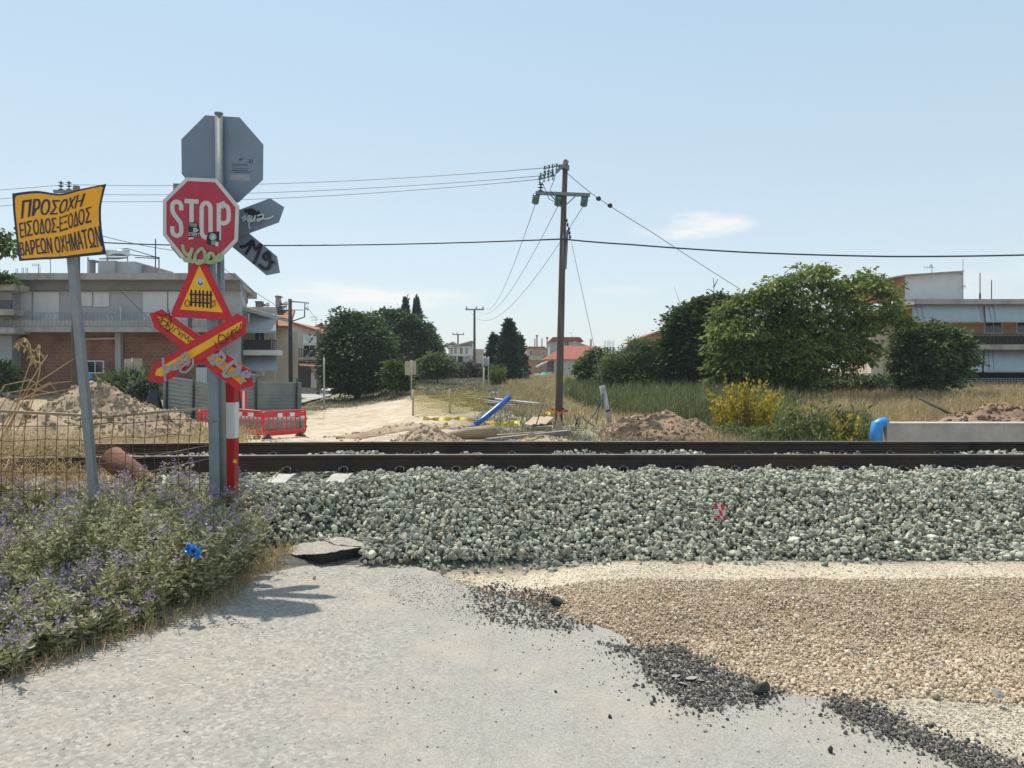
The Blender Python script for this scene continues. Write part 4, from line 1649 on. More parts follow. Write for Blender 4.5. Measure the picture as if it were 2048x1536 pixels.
    np_obj("dry_grass_clump", V, F, M['straw'], kind='stuff', label="dry yellow grass at the right end of the weeds against the ballast", cat="dry grass")


weeds()

# yellow flower by the post, blue scrap in the weeds
root = thing("yellow_flower", "single orange yellow flower head at the foot of the red and white post", "flower", P(470, 945, 6.98))
mb = MB()
c = P(471, 922, 6.98)
for k in range(9):
    a = k * .698
    d = Vector((math.cos(a), -.5, math.sin(a)))
    s = Vector((-math.sin(a), 0, math.cos(a)))
    mb.add([c, c + d * .012 + s * .006, c + d * .024, c + d * .012 - s * .006], [(0, 1, 2), (0, 2, 3)])
mb.build("petals", M['yellow'], root)
mb = MB()
mb.tube([Vector((c.x, c.y + .01, 0)), c + Vector((.008, .012, -.25)), c], .0028, 5)
mb.build("stem", M['stem'], root)
mb = MB()
c = P(388, 1094, 5.15)
g = np.random.default_rng(6)
jit = g.normal(0, .013, (12, 9, 3))
mb.grid(lambda u, v: c + Vector((.085 * (u - .5), -.02 + .03 * math.sin(6 * u + 5 * v), .055 * (.5 - v) - .03 * u)) + Vector(jit[int(u * 10 + .5), int(v * 7 + .5)]), 10, 7, 0, False)
mb.build("plastic_scrap", M['blue_plastic'], label="crumpled bright blue plastic scrap caught in the flowering weeds", cat="litter")

# ------------------------------------------------------------------ the work site beyond the track
M['bar_red'] = mat("barrier_red_plastic", (.66, .03, .035), .45, .08, 6, c2=(.52, .05, .05), c2lo=.55, spec=.5)
M['bar_white'] = mat("barrier_white_band", (.74, .72, .70), .5, .06, 8)
M['rubber'] = mat("black_rubber", (.045, .043, .04), .8, .3, 10)
M['corrug'] = mat("corrugated_steel", (.135, .165, .175), .6, .16, 1.2, c2=(.21, .22, .215), c2lo=.55)
M['corrug2'] = mat("corrugated_galvanised", (.25, .28, .27), .6, .16, 1.5, c2=(.20, .19, .16), c2lo=.55)
M['darkpost'] = mat("dark_post", (.035, .03, .028), .8, .3, 6)
M['browndirt'] = mat("brown_earth", (.30, .21, .14), .95, .35, 2.5, c2=(.20, .125, .08), bmp=.8, bscale=9)
M['reddirt'] = mat("red_earth", (.31, .215, .14), .95, .35, 2.5, c2=(.19, .12, .075), bmp=.8, bscale=9)
M['paledirt'] = mat("pale_rubble_earth", (.36, .275, .19), .95, .35, 2.5, c2=(.25, .17, .11), bmp=.8, bscale=9)
M['clod_red'] = isl_mat("red_clod", [(.18, .115, .072), (.30, .205, .13), (.40, .30, .20)], .95, 12, .3)
M['clod_pale'] = isl_mat("pale_clod", [(.22, .155, .095), (.36, .28, .195), (.50, .42, .32), (.29, .205, .13)], .95, 8, .3)
M['clod_brown'] = isl_mat("brown_clod", [(.12, .075, .05), (.22, .145, .095), (.31, .22, .15)], .95, 8, .3)
M['bluepipe'] = mat("blue_pipe_plastic", (.03, .10, .42), .35, .12, 3, spec=.5)
M['skyblue'] = mat("light_blue_plastic", (.03, .26, .66), .4, .12, 3, spec=.5)
M['wood_pale'] = mat("pale_board", (.47, .37, .27), .85, .2, 3, c2=(.36, .28, .2), stretch=(1, 4, 10))
M['creosote'] = mat("pole_timber", (.098, .084, .074), .9, .25, 3, c2=(.165, .148, .132), c2lo=.5, stretch=(6, 6, .5), bmp=.3, bscale=14)
M['arm'] = mat("crossarm_steel", (.17, .20, .22), .6, .15, 6)
M['glass_green'] = mat("insulator_glass", (.08, .19, .165), .15, .15, 12, spec=.8)
M['porcelain'] = mat("insulator_dark", (.035, .025, .025), .3, .2, 12, spec=.6)
M['wire'] = mat("wire_metal", (.17, .19, .20), .55, .1, 9)
M['cable'] = mat("cable_dark", (.02, .045, .07), .5, .1, 9)
M['pale_steel'] = mat("pale_steel", (.50, .53, .55), .45, .12, 6, metal=.2)
M['pipe_grey'] = mat("shaded_concrete", (.24, .23, .205), .9, .18, 3, c2=(.17, .16, .14))  # concrete darkened: the shade behind the barriers is put into its colour
M['net'] = mat("yellow_net", (.62, .46, .07), .7, .15, 6)
M['tape_y'] = mat("yellow_tape", (.66, .50, .06), .6, .12, 9)
M['tape_r'] = mat("orange_tape", (.62, .12, .05), .6, .12, 9)
M['board_beige'] = mat("beige_board", (.45, .38, .28), .8, .12, 3, c2=(.36, .29, .2), c2lo=.55)
M['board_grey'] = mat("grey_board", (.36, .37, .37), .7, .1, 3)
M['grey_post'] = mat("grey_post", (.36, .36, .34), .7, .12, 5)
M['greyplank'] = mat("grey_plank", (.26, .24, .22), .9, .25, 2, c2=(.17, .15, .13), stretch=(.6, 6, 6))
M['dark_tarp'] = mat("dark_tarp", (.03, .035, .045), .7, .3, 3)
M['grass_dry'] = isl_mat("dry_grass_blade", [(.33, .25, .125), (.47, .37, .20), (.57, .46, .28), (.40, .31, .17)], .9, nscale=.8, namt=.4, trans=.2)
M['grass_grey'] = isl_mat("grey_green_blade", [(.20, .20, .125), (.27, .265, .185), (.17, .175, .10), (.32, .295, .205)], .9, nscale=.8, namt=.4, trans=.2)
M['reed'] = isl_mat("reed_blade", [(.085, .115, .045), (.13, .17, .065), (.19, .22, .095), (.28, .27, .14)], .8, nscale=.8, namt=.4, trans=.25)


def barrier(a, b, label, h=.93):
    """plastic pedestrian barrier between ground points a and b"""
    a, b = Vector(a), Vector(b)
    L = (b - a).length
    ex = (b - a).normalized()
    ez = Vector((0, 0, 1))
    ey = Vector((-ex.y, ex.x, 0)).normalized()
    root = thing("barrier", label, "barrier", (a + b) / 2, "red plastic barriers in front of the steel fence")
    at = lambda x, z, y=0.0: a + ex * x + ez * z + ey * y
    mb = MB()
    r, z0, z1 = .12, .14, h
    path = []
    for cx, cz, a0 in ((r, z0 + r, 180), (L - r, z0 + r, 270), (L - r, z1 - r, 0), (r, z1 - r, 90)):
        for k in range(5):
            t = math.radians(a0 + k * 22.5)
            path.append(at(cx + r * math.cos(t), cz + r * math.sin(t)))
    path.append(path[0])
    mb.tube(path, .033, 8, cap=False)
    for z, hh in ((z1 - .13, .14), (z0 + .08, .10)):
        q = [at(.05, z - hh / 2, -.02), at(L - .05, z - hh / 2, -.02), at(L - .05, z + hh / 2, -.02), at(.05, z + hh / 2, -.02)]
        mb.hexa(q + [p + ey * .04 for p in q])
    n = 9
    for k in range(1, n):
        x = .08 + (L - .16) * k / n
        mb.tube([at(x, z0 + .1), at(x, z1 - .15)], .02, 6)
    for s in (.0, L):
        for z in (.35, .62):
            mb.box(at(s + (.035 if s > 0 else -.035), z), (.06, .06, .08))
    mb.build("barrier_frame", M['bar_red'], root)
    mb = MB()
    for x0 in (L * .34, L * .62):
        q = [at(x0, z1 - .195, -.0235), at(x0 + .2, z1 - .195, -.0235), at(x0 + .2, z1 - .065, -.0235), at(x0, z1 - .065, -.0235)]
        mb.hexa(q + [p + ey * .002 for p in q])
    mb.build("reflective_band", M['bar_white'], root)
    for x in (.22, L - .22):
        mb = MB()
        pr = [at(x, 0, -.26), at(x, 0, .26), at(x, .05, .22), at(x, .17, .03), at(x, .17, -.03), at(x, .05, -.22)]
        mb.prism([p - ex * .05 for p in pr], ex * .1)
        mb.build("foot", M['rubber'], root)


barrier(PG(397, 23.8), PG(452, 26.2), "leftmost red plastic barrier, mostly hidden behind the grey sign post")
barrier(PG(446, 26.4), PG(527, 26.3), "middle red plastic barrier, just right of the red and white post")
barrier(PG(524, 25.7), PG(611, 27.2), "rightmost red plastic barrier, tilted at the edge of the sandy ground")


def corrugated(name, pxa, pxb, Ya, Yb, h, m, posts, label, dz=0.0):
    a, b = PG(pxa, Ya), PG(pxb, Yb)
    a.z += dz
    b.z += dz
    root = thing(name, label, "fence", (a + b) / 2)
    mb = MB()
    n = int(h / .024)
    ex = (b - a).normalized()
    ey = Vector((-ex.y, ex.x, 0)).normalized()
    vs = []
    for k in range(n + 1):
        z = h * k / n
        off = ey * (.022 * math.sin(2 * math.pi * z / .16))
        vs += [a + Vector((0, 0, z)) + off, b + Vector((0, 0, z)) + off]
    vs2 = [v + ey * .003 for v in vs]
    N = len(vs)
    fs = [(2 * k, 2 * k + 1, 2 * k + 3, 2 * k + 2) for k in range(n)] + [(N + 2 * k + 2, N + 2 * k + 3, N + 2 * k + 1, N + 2 * k) for k in range(n)]
    mb.add(vs + vs2, fs, 0, True)
    mb.build("corrugated_sheet", m, root)
    for f in posts:
        p = a.lerp(b, f) - ey * .06
        mb = MB()
        mb.tube([p - Vector((0, 0, .2)), p + Vector((.02, 0, h + .18))], .045, 8)
        mb.build("fence_post", M['darkpost'], root)


corrugated("corrugated_fence", 506, 603, 35, 36.5, 1.78, M['corrug'], (.05, .88), "dark grey corrugated steel fence panel behind the rightmost red barrier")
corrugated("corrugated_fence", 326, 424, 31, 31.5, 1.62, M['corrug2'], (.08, .62), "paler galvanised corrugated fence panels between the rubble mound and the sign posts")
corrugated("corrugated_fence", 418, 512, 36, 36.5, 2.1, M['corrug2'], (.3,), "corrugated fence panel set back behind the crossbuck and the striped post")

# concrete pipe lying behind the barriers, poster and dark tarp by the fence
mb = MB()
a, b = PG(462, 29, .28), PG(606, 30, .28)
mb.tube([a, b], .30, 18)
mb.tube([b - (b - a).normalized() * .12, b + (b - a).normalized() * .02], .34, 18)
mb.build("concrete_pipe", M['pipe_grey'], label="grey concrete pipe lying behind the red barriers", cat="pipe")
mb = MB()
a = PG(478, 33.5)
for k in range(3):
    mb.pbox(480 + k * 5, 782, 484 + k * 5, 822, 33.4, .04, k % 2)
mb.bar(P(476, 770, 33.4), P(484, 832, 33.4), .07, .05, 2, Vector((0, 1, 0)))
mb.build("striped_marker", [M['bar_red'], M['bar_white'], M['darkpost']], label="small red and white striped marker board leaning on the fence beside the striped post", cat="marker")
mb = MB()
g = np.random.default_rng(3)
c = PG(306, 30.5)
mb.grid(lambda u, v: c + Vector((.36 * math.cos(6.283 * u) * (1 - .75 * v * v) + .04 * math.sin(9 * u + 4 * v), .3 * math.sin(6.283 * u) * (1 - .75 * v * v), 1.15 * v + .05 * math.sin(12 * u))), 18, 8)
mb.build("tarp_bundle", M['dark_tarp'], label="dark sheeted bundle standing left of the pale corrugated fence", cat="bundle")


def mound(name, label, cx, cy, rx, ry, h, m, mc, nclod, csz, seed, power=1.0, skew=0.0):
    """heap of dumped earth with clods on it"""
    g = np.random.default_rng(seed)

    def hz(x, y):
        u, v = (x - cx) / rx, (y - cy) / ry
        r = np.sqrt((u + skew * np.abs(u) * (1 - np.abs(u))) ** 2 + v ** 2)
        k = np.clip(1 - r, 0, 1) ** power
        return h * k * (.62 + .75 * fbm(x * 1.3 + seed, y * 1.3)) + .16 * h * (fbm(x * 4 + seed, y * 4) - .5) * sstep(0, .15, k)
    n = 54
    xs, ys = np.linspace(cx - rx, cx + rx, n), np.linspace(cy - ry, cy + ry, n)
    X, Y = np.meshgrid(xs, ys)
    K = hz(X, Y)
    Z = G(X, Y) + K - .10 * sstep(.06, 0, K)
    V = np.stack([X, Y, Z], -1).reshape(-1, 3)
    i = (np.arange(n - 1)[:, None] * n + np.arange(n - 1)[None]).ravel()
    F = np.stack([i, i + 1, i + n + 1, i + n], -1)
    o = np_obj(name, V, F, m, smooth=True, label=label, cat="mound")
    a, r = g.uniform(0, 6.283, nclod), np.sqrt(g.random(nclod)) * 1.03
    x, y = cx + rx * r * np.cos(a), cy + ry * r * np.sin(a)
    z = G(x, y) + np.maximum(hz(x, y), 0) - .01
    s = np.clip(np.abs(g.normal(csz, csz * .6, nclod)), csz * .3, csz * 3)
    V, F = rocks(np.stack([x, y, z], -1), s, seed, 2, (.6, .95), (.55, .9), 6)
    np_obj("clods", V, F, mc, o, kind='stuff')
    return o


x = lambda px, Y: (px - CX) / FOC * Y
mound("rubble_mound", "tall pale mound of earth and rubble behind the wire fence on the left", x(205, 22), 22, 3.5, 3.2, 1.78, M['paledirt'], M['clod_pale'], 5200, .042, 4, .85)
mound("straw_mound", "low mound under dry straw at the left edge, behind the wire fence", x(-20, 19), 19.5, 3.2, 3.0, 1.45, M['paledirt'], M['clod_pale'], 800, .05, 5, .9)
mound("earth_mound", "reddish earth mound right of the steel guy tube, before the green reeds", x(1325, 23.4), 23.4, 1.95, 1.9, .80, M['reddirt'], M['clod_red'], 2200, .035, 6, .6)
mound("earth_mound", "brown earth mound at the right edge, above the concrete wall", x(2035, 24), 24.5, 3.0, 2.2, 1.05, M['browndirt'], M['clod_brown'], 1600, .06, 7, .8)
mound("earth_mound", "low strip of brown soil beside the track below the yellow shrub", x(1400, 17), 17.2, 2.4, 1.2, .5, M['browndirt'], M['clod_brown'], 500, .04, 8, .9)
mound("rubble_mound", "low rubble heap beside the track left of the leaning blue pipe", x(850, 20.5), 20.6, 1.1, 1.2, .5, M['paledirt'], M['clod_pale'], 700, .045, 9, .9)
mound("rubble_mound", "low strip of broken stones beside the track before the wooden utility pole", x(1080, 19), 19.2, 1.7, 1.0, .30, M['paledirt'], M['clod_pale'], 900, .05, 10, .8)
mound("sand_ridge", "small ridge of churned sand in the middle of the bare ground", x(800, 27), 27, 2.6, .9, .26, M['paledirt'], M['clod_pale'], 160, .05, 12, .9)
g = np.random.default_rng(55)
n = 1500
q = np.stack([g.uniform(-9, 9, n), g.uniform(12.4, 26, n)], -1)
q = q[(np.abs(q[:, 0] / q[:, 1]) < .6)]
V, F = rocks(on_ground(q, .01), np.clip(np.abs(g.normal(.03, .03, len(q))), .012, .10), 15, 1, (.6, .95), (.5, .9), 6)
np_obj("scattered_stones", V, F, M['clod_pale'], kind='stuff', label="loose stones and clods scattered over the ground beyond the track", cat="stones")

# leaning blue pipe, its old hose end, log
root = thing("blue_pipe", "blue plastic pipe leaning up out of the ground beside the track", "pipe", PG(940, 23))
mb = MB()
pts = [P(941, 856, 22.6), P(968, 837, 22.9), P(996, 814, 23.3), P(1019, 794, 23.6)]
mb.tube(pts, .084, 16)
mb.build("pipe_body", M['bluepipe'], root)
mb = MB()
t = (pts[-1] - pts[-2]).normalized()
mb.tube([pts[-1] + t * .002, pts[-1] + t * .012], .07, 16)
mb.build("pipe_mouth", M['darkpost'], root)
mb = MB()
mb.tube([P(928, 866, 22.5), P(938, 859, 22.55), P(948, 853, 22.65)], [.16, .14, .12], 12)
mb.build("collar", M['darkdirt'] if 'darkdirt' in M else M['greyplank'], root)
mb = MB()
mb.tube([P(890, 874, 21.2), P(935, 867, 21.3), P(990, 864, 21.5)], [.10, .17, .21], 12)
mb.build("log", M['timber'], label="short weathered log lying at the foot of the leaning blue pipe", cat="log")
mb = MB()
mb.bar(P(975, 882, 20.6), P(1137, 865, 22.4), .22, .14)
mb.build("timber_beam", M['greyplank'], label="dark timber beam lying beside the track before the utility pole", cat="beam")
mb = MB()
mb.bar(P(975, 874, 21.6), P(1090, 866, 22.9), .16, .10)
mb.build("timber_beam", M['timber'], label="thinner brown timber lying just behind the dark beam by the track", cat="beam")

# broken pallet, stake
root = thing("pallet", "broken pale wooden pallet tilted on the grass left of the utility pole", "pallet", PG(1080, 25))
mb = MB()
for i in range(3):
    a, b = P(1056 + 14 * i, 850 - i, 24.7 + .05 * i), P(1074 + 13 * i, 835 - i * .6, 25.4)
    mb.bar(a, b, .26, .03, 0, Vector((0, -.3, 1)))
mb.build("deck_board", M['wood_pale'], root)
for i in range(2):
    mb = MB()
    mb.bar(P(1062, 858 - i * 7, 24.8 + i * .5), P(1104, 855 - i * 8, 24.8 + i * .5), .08, .09)
    for px in (1066, 1084, 1100):
        mb.box(P(px, 861, 24.85 + i * .5), (.1, .1, .13))
    mb.build("bearer", M['greyplank'], root)
mb = MB()
mb.tube([P(1071, 852, 24.5), P(1087, 808, 24.7)], .016, 6)
mb.build("iron_rod", M['rust'], label="thin rusty rod standing slanted in the broken pallet", cat="rod")

# grey planks of the old platform
for i, (a, b, Ya, Yb, lab) in enumerate((((930, 783), (985, 802), 44, 42, "upper left grey plank of the stack lying in the grass behind the netting"), ((938, 790), (1000, 806), 42.5, 40.5, "brown plank lying low in the stack behind the netting"),
                                         ((968, 786), (1078, 803), 43, 40, "long pale plank running right from the sign post in the grass"), ((965, 795), (1030, 806), 41, 39.5, "dark plank end lying below the long pale plank"))):
    mb = MB()
    mb.bar(PG(a[0], Ya, .22 - .04 * i), PG(b[0], Yb, .2 - .04 * i), .55 if i == 2 else .35, .10)
    mb.build("plank", M['board_grey'] if i == 2 else M['greyplank'], label=lab, cat="plank")

# yellow safety netting on stakes
root = thing("safety_net", "sagging yellow plastic safety netting strung between stakes on the sand", "netting", PG(826, 33))
mb = MB()


def netp(u, v):
    Y = 33 + 4.5 * u
    p = PG(826 + 150 * u, Y)
    h = 1.02 - .25 * math.sin(math.pi * min(1, u * 1.6)) * .5 - .35 * max(0, u - .6)
    return p + Vector((.03 * math.sin(9 * u + 4 * v), .12 * math.sin(12 * u) * (1 - v), h * (.03 + .97 * v) + .02 * math.sin(20 * u)))


NU, NV = 46, 13
for j in range(NV + 1):
    for i in range(NU):
        a, b = netp(i / NU, j / NV), netp((i + 1) / NU, j / NV)
        d = Vector((0, 0, .013))
        mb.add([a - d, b - d, b + d, a + d], [(0, 1, 2, 3)])
for i in range(NU + 1):
    for j in range(NV):
        a, b = netp(i / NU, j / NV), netp(i / NU, (j + 1) / NV)
        d = Vector((.006, 0, 0))
        mb.add([a - d, b - d, b + d, a + d], [(0, 1, 2, 3)])
mb.build("net", M['net'], root)
for u, px in ((0, 826), (.5, 900)):
    p = netp(u, 0)
    mb = MB()
    mb.tube([p - Vector((0, 0, .25)), p + Vector((0, .02, 1.1))], .045, 7)
    mb.build("stake", M['wood_pale'], root)

# tape trailing along the ground and round the pole


def tape(name, pts, w, m, label, seed):
    g = np.random.default_rng(seed)
    mb = MB()
    q = []
    for a, b in zip(pts[:-1], pts[1:]):
        for k in range(8):
            q.append(Vector(a).lerp(Vector(b), k / 8) + Vector((g.normal(0, .03), g.normal(0, .05), abs(g.normal(0, .025)))))
    q.append(Vector(pts[-1]))
    vs = []
    for i, p in enumerate(q):
        d = Vector((math.sin(i * .9) * .3, math.cos(i * .7) * .7, .7 + .5 * math.sin(i * 1.3))).normalized() * w / 2
        vs += [p - d, p + d]
    mb.add(vs, [(2 * i, 2 * i + 1, 2 * i + 3, 2 * i + 2) for i in range(len(q) - 1)], 0, True)
    mb.build(name, m, label=label, cat="tape")


tape("barrier_tape", [PG(846, 31.5, .04), PG(880, 30.8, .05), PG(920, 30.2, .08), PG(955, 29.5, .06), PG(1000, 28, .1)], .16, M['tape_y'], "crumpled yellow tape trailing over the sand below the netting", 2)
tape("barrier_tape", [PG(1000, 27.4, .12), PG(1030, 26.9, .2), PG(1060, 26.6, .22), PG(1090, 26.5, .5), P(1112, 824, 26.3)], .16, M['tape_y'], "yellow tape running from the grass up to the foot of the utility pole", 3)
tape("barrier_tape", [P(1100, 818, 26.2), P(1118, 828, 26.15), P(1132, 822, 26.3), P(1120, 816, 26.7), P(1104, 824, 26.4), P(1124, 832, 26.1)], .07, M['tape_r'], "orange red tape knotted round the foot of the utility pole", 4)
mb = MB()
q = [P(1117, 822, 26.0), P(1128, 862, 25.9), P(1108, 864, 25.9)]
mb.prism(q, (0, .06, 0))
mb.build("wedge_board", M['wood_pale'], label="pale pointed board propped against the foot of the utility pole", cat="board")

# ------------------------------------------------------------------ main utility pole


def insul(mb, a, b, r, n=5, m=0):
    a, b = Vector(a), Vector(b)
    t = (b - a).normalized()
    mb.tube([a, b], r * .22, 6, m)
    L = (b - a).length
    for k in range(n):
        c = a + t * L * (k + .5) / n
        mb.tube([c - t * L / n * .3, c, c + t * L / n * .12], [r * .35, r, r * .3], 10, m)


YP = 26.5


def main_pole():
    root = thing("utility_pole", "tall dark wooden utility pole with green glass insulators, standing beyond the track", "utility pole", PG(1117, YP))
    mb = MB()
    pts = [PG(1117, YP, -.3), P(1119, 760, YP), P(1122, 640, YP), P(1125, 500, YP), P(1128, 400, YP), P(1131, 322, YP)]
    mb.tube(pts, [.132, .126, .118, .106, .096, .088], 14)
    mb.tube([pts[-1], pts[-1] + Vector((0, 0, .06))], [.088, .02], 14)
    mb.build("pole", M['creosote'], root)
    mb = MB()
    mb.bar(P(1071, 386, YP - .16), P(1180, 390, YP - .16), .12, .11)
    ca = mb.build("crossarm", M['arm'], root)
    for a, b in (((1100, 389), (1122, 412)), ((1152, 391), (1130, 412))):
        mb = MB()
        mb.bar(P(a[0], a[1], YP - .16), P(b[0], b[1], YP - .13), .05, .03)
        mb.build("brace", M['arm'], root)
    mb = MB()
    mb.bar(P(1112, 345, YP - .1), P(1136, 322, YP - .1), .09, .09)
    mb.bar(P(1124, 330, YP - .1), P(1138, 340, YP - .1), .07, .07)
    mb.tube([P(1117, 332, YP), P(1138, 336, YP)], .10, 8)
    mb.build("head_bracket", M['arm'], root)
    for a, b in (((1117, 331), (1086, 337)), ((1108, 343), (1078, 352)), ((1110, 350), (1075, 359))):
        mb = MB()
        insul(mb, P(a[0], a[1], YP - .1), P(b[0], b[1], YP - .1), .05, 6, 0)
        for k in range(4):
            c = P(a[0] + (b[0] - a[0]) * (k + .5) / 4, a[1] + (b[1] - a[1]) * (k + .5) / 4, YP - .1)
            insul(mb, c + Vector((0, 0, .10)), c - Vector((0, 0, .16)), .06, 3, 1)
        mb.build("strain_insulator", [M['porcelain'], M['glass_green']], root)
    for px, py in ((1073, 398), (1118, 402), (1170, 403)):
        mb = MB()
        insul(mb, P(px, py - 9, YP - .2), P(px - 3, py + 8, YP + .1), .13, 5)
        mb.build("glass_insulator", M['glass_green'], root)
    mb = MB()
    insul(mb, P(1082, 366, YP - .16), P(1081, 385, YP - .16), .11, 3)
    mb.build("pin_insulator", M['porcelain'], root)
    mb = MB()
    mb.bar(P(1135, 460, YP - .03), P(1131, 538, YP - .03), .075, .06, 0, Vector((0, 1, 0)))
    mb.tube([P(1127, 465, YP - .1), P(1126, 540, YP - .14), P(1131, 538, YP - .1)], .022, 6)
    mb.build("conduit", M['arm'], root)
    mb = MB()
    for s in ([(1084, 364), (1090, 378), (1098, 398), (1112, 405), (1124, 416), (1130, 432), (1136, 450), (1140, 478)], [(1112, 345), (1108, 360), (1100, 380), (1116, 402)]):
        mb.tube([P(px, py, YP - .22) for px, py in s], .012, 5)
    for px, py in ((1133, 441), (1135, 450), (1138, 458), (1139, 466), (1140, 474)):
        mb.box(P(px, py, YP - .22), (.07, .07, .10))
    mb.build("jumper_cable", M['cable'], root)


main_pole()


def wire(pts, r, m, label, sag=0.0, n=14, name="overhead_wire", cat="wire", group="overhead wires"):
    pts = [Vector(p) for p in pts]
    q = []
    for a, b in zip(pts[:-1], pts[1:]):
        for k in range(n):
            t = k / n
            q.append(a.lerp(b, t) - Vector((0, 0, sag * 4 * t * (1 - t))))
    q.append(pts[-1])
    mb = MB()
    mb.tube(q, r, 6)
    return mb.build(name, m, label=label, cat=cat, group=group)


YL = 33.5
wire([P(1087, 336, YP - .1), P(133, 369, YL - .2), P(-500, 388, 38)], .011, M['wire'], "highest of the three thin wires running left from the utility pole top", .25)
wire([P(1078, 352, YP - .1), P(120, 388, YL), P(-500, 405, 38)], .011, M['wire'], "middle of the three thin wires running left from the pole top", .25)
wire([P(1075, 359, YP - .1), P(110, 402, YL + .2), P(-500, 420, 38)], .011, M['wire'], "lowest of the three thin wires running left from the pole top", .28)
wire([P(-300, 470, 33), P(150, 482, 31), P(500, 491, 29), P(1125, 478, YP - .15)], .027, M['cable'], "thick dark cable crossing to the left of the utility pole, behind the stop sign", .06, name="overhead_cable", cat="cable")
wire([P(1125, 478, YP - .15), P(1260, 489, 26.0), P(1500, 505, 25.2), P(1780, 513, 24.2), P(2048, 510, 23.4), P(2500, 492, 22)], .027, M['cable'], "thick dark cable sagging away to the right of the utility pole", .015, name="overhead_cable", cat="cable")
YD = 100
wire([P(1072, 404, YP), P(968, 613, YD)], .012, M['wire'], "leftmost of the three wires dropping from the crossarm to the distant pole", 1.6, 24)
wire([P(1117, 410, YP), P(948, 612, YD)], .012, M['wire'], "middle wire of the three dropping from the crossarm to the distant pole", 2.2, 24)
wire([P(1168, 410, YP), P(934, 613, YD)], .012, M['wire'], "rightmost of the three wires dropping from the crossarm to the distant pole", 2.8, 24)
wire([P(1142, 480, YP), P(1168, 600, 25.6), P(1205, 768, 24.6)], .008, M['wire'], "thin guy wire running down from the pole to the leaning steel tube", 0, 8, "guy_wire", "guy wire")
wire([P(1134, 346, YP), P(1190, 392, 26.8), P(1300, 462, 28), P(1480, 578, 31)], .012, M['wire'], "guy wire with dark egg insulators sloping right from the pole top into the walnut tree", .02, 8, "guy_wire", "guy wire")
for px, py, Y in ((1197, 397, 26.8), (1220, 411, 27.0)):
    mb = MB()
    a, b = P(px - 4, py - 3, Y), P(px + 4, py + 3, Y)
    mb.tube([a, a.lerp(b, .3), a.lerp(b, .7), b], [.04, .085, .085, .04], 8)
    mb.build("egg_insulator", M['cable'], label="dark egg insulator threaded on the guy wire right of the pole top" if px < 1200 else "second dark egg insulator, lower down the guy wire from the pole top", cat="insulator", group="overhead wires")

# steel tube round the lower guy wire
root = thing("guy_tube", "pale steel tube leaning round the guy wire right of the utility pole", "steel tube", PG(1218, 24.2))
mb = MB()
mb.tube([P(1206, 770, 24.3), P(1210, 790, 24.3), P(1219, 845, 24.2)], [.045, .068, .078], 12)
mb.build("tube", M['pale_steel'], root)
mb = MB()
mb.tube([P(1202, 772, 24.25), P(1205, 800, 24.25)], .05, 8)
mb.box(P(1206, 782, 24.2), (.14, .14, .18))
mb.build("clamp", M['grey_post'], root)
mb = MB()
mb.tube([P(1215, 820, 24.22), P(1216, 823, 24.22)], .083, 12)
mb.build("band", M['darkpost'], root)
mb = MB()
for s in ([(1205, 790), (1198, 815), (1192, 850)], [(1204, 795), (1190, 828), (1172, 848), (1166, 832), (1155, 838), (1150, 852)], [(1148, 828), (1154, 845), (1158, 855)], [(1152, 852), (1158, 832), (1160, 850)], [(1166, 836), (1178, 846), (1190, 852)]):
    mb.tube([P(px, py, 24.1) for px, py in s], .014, 5)
mb.build("loose_cable", M['cable'], label="loose black cables looped on the ground beside the leaning steel tube", cat="cable")

# ------------------------------------------------------------------ far poles and notice boards


def simple_pole(px, pytop, Y, r0, r1, m, name, label, cat, px_bot=None):
    root = thing(name, label, cat, PG(px_bot or px, Y))
    mb = MB()
    mb.tube([PG(px_bot or px, Y, -.3), P(px, pytop, Y)], [r0, r1], 9)
    mb.build("pole", m, root)
    return root


r = simple_pole(949, 618, YD, .19, .14, M['creosote'], "utility_pole", "distant utility pole with one crossarm, standing left of the dark conifers", "utility pole")
mb = MB()
mb.bar(P(931, 619, YD - .2), P(968, 619, YD - .2), .2, .16)
mb.build("crossarm", M['arm'], r)
for px in (933, 953, 966):
    mb = MB()
    insul(mb, P(px, 618, YD - .2), P(px, 613, YD - .2), .17, 2)
    mb.build("pin_insulator", M['porcelain'], r)
r = simple_pole(916, 668, 150, .2, .15, M['creosote'], "utility_pole", "farthest utility pole with a small crossarm, before the pale modern house", "utility pole")
mb = MB()
mb.bar(P(905, 669, 149.8), P(928, 669, 149.8), .22, .18)
mb.build("crossarm", M['arm'], r)
for px in (906, 914, 927):
    mb = MB()
    insul(mb, P(px, 668, 149.8), P(px, 665, 149.8), .2, 2)
    mb.build("pin_insulator", M['porcelain'], r)
r = simple_pole(580, 598, 40, .12, .095, M['darkpost'], "utility_pole", "slim dark pole with a rectangular bracket in front of the tile roofed house", "utility pole", 582)
mb = MB()
mb.tube([P(581, 603, 40), P(610, 605, 40), P(609, 634, 40), P(583, 643, 40)], .035, 6)
mb.tube([P(583, 620, 40), P(607, 620, 40)], .02, 6)
mb.build("bracket", M['darkpost'], r)
mb = MB()
insul(mb, P(612, 606, 40), P(618, 606, 40), .07, 2)
insul(mb, P(611, 616, 40), P(617, 620, 40), .07, 2)
mb.build("insulator", M['porcelain'], r)
r = simple_pole(153, 372, YL, .19, .14, M['creosote'], "utility_pole", "wooden utility pole behind the amber sign, its insulators showing above it", "utility pole", 151)
mb = MB()
mb.bar(P(108, 383, YL - .2), P(170, 383, YL - .2), .14, .12)
mb.build("crossarm", M['arm'], r)
for px in (122, 138):
    mb = MB()
    insul(mb, P(px, 382, YL - .2), P(px, 362, YL - .2), .12, 3)
    mb.build("pin_insulator", M['porcelain'], r)
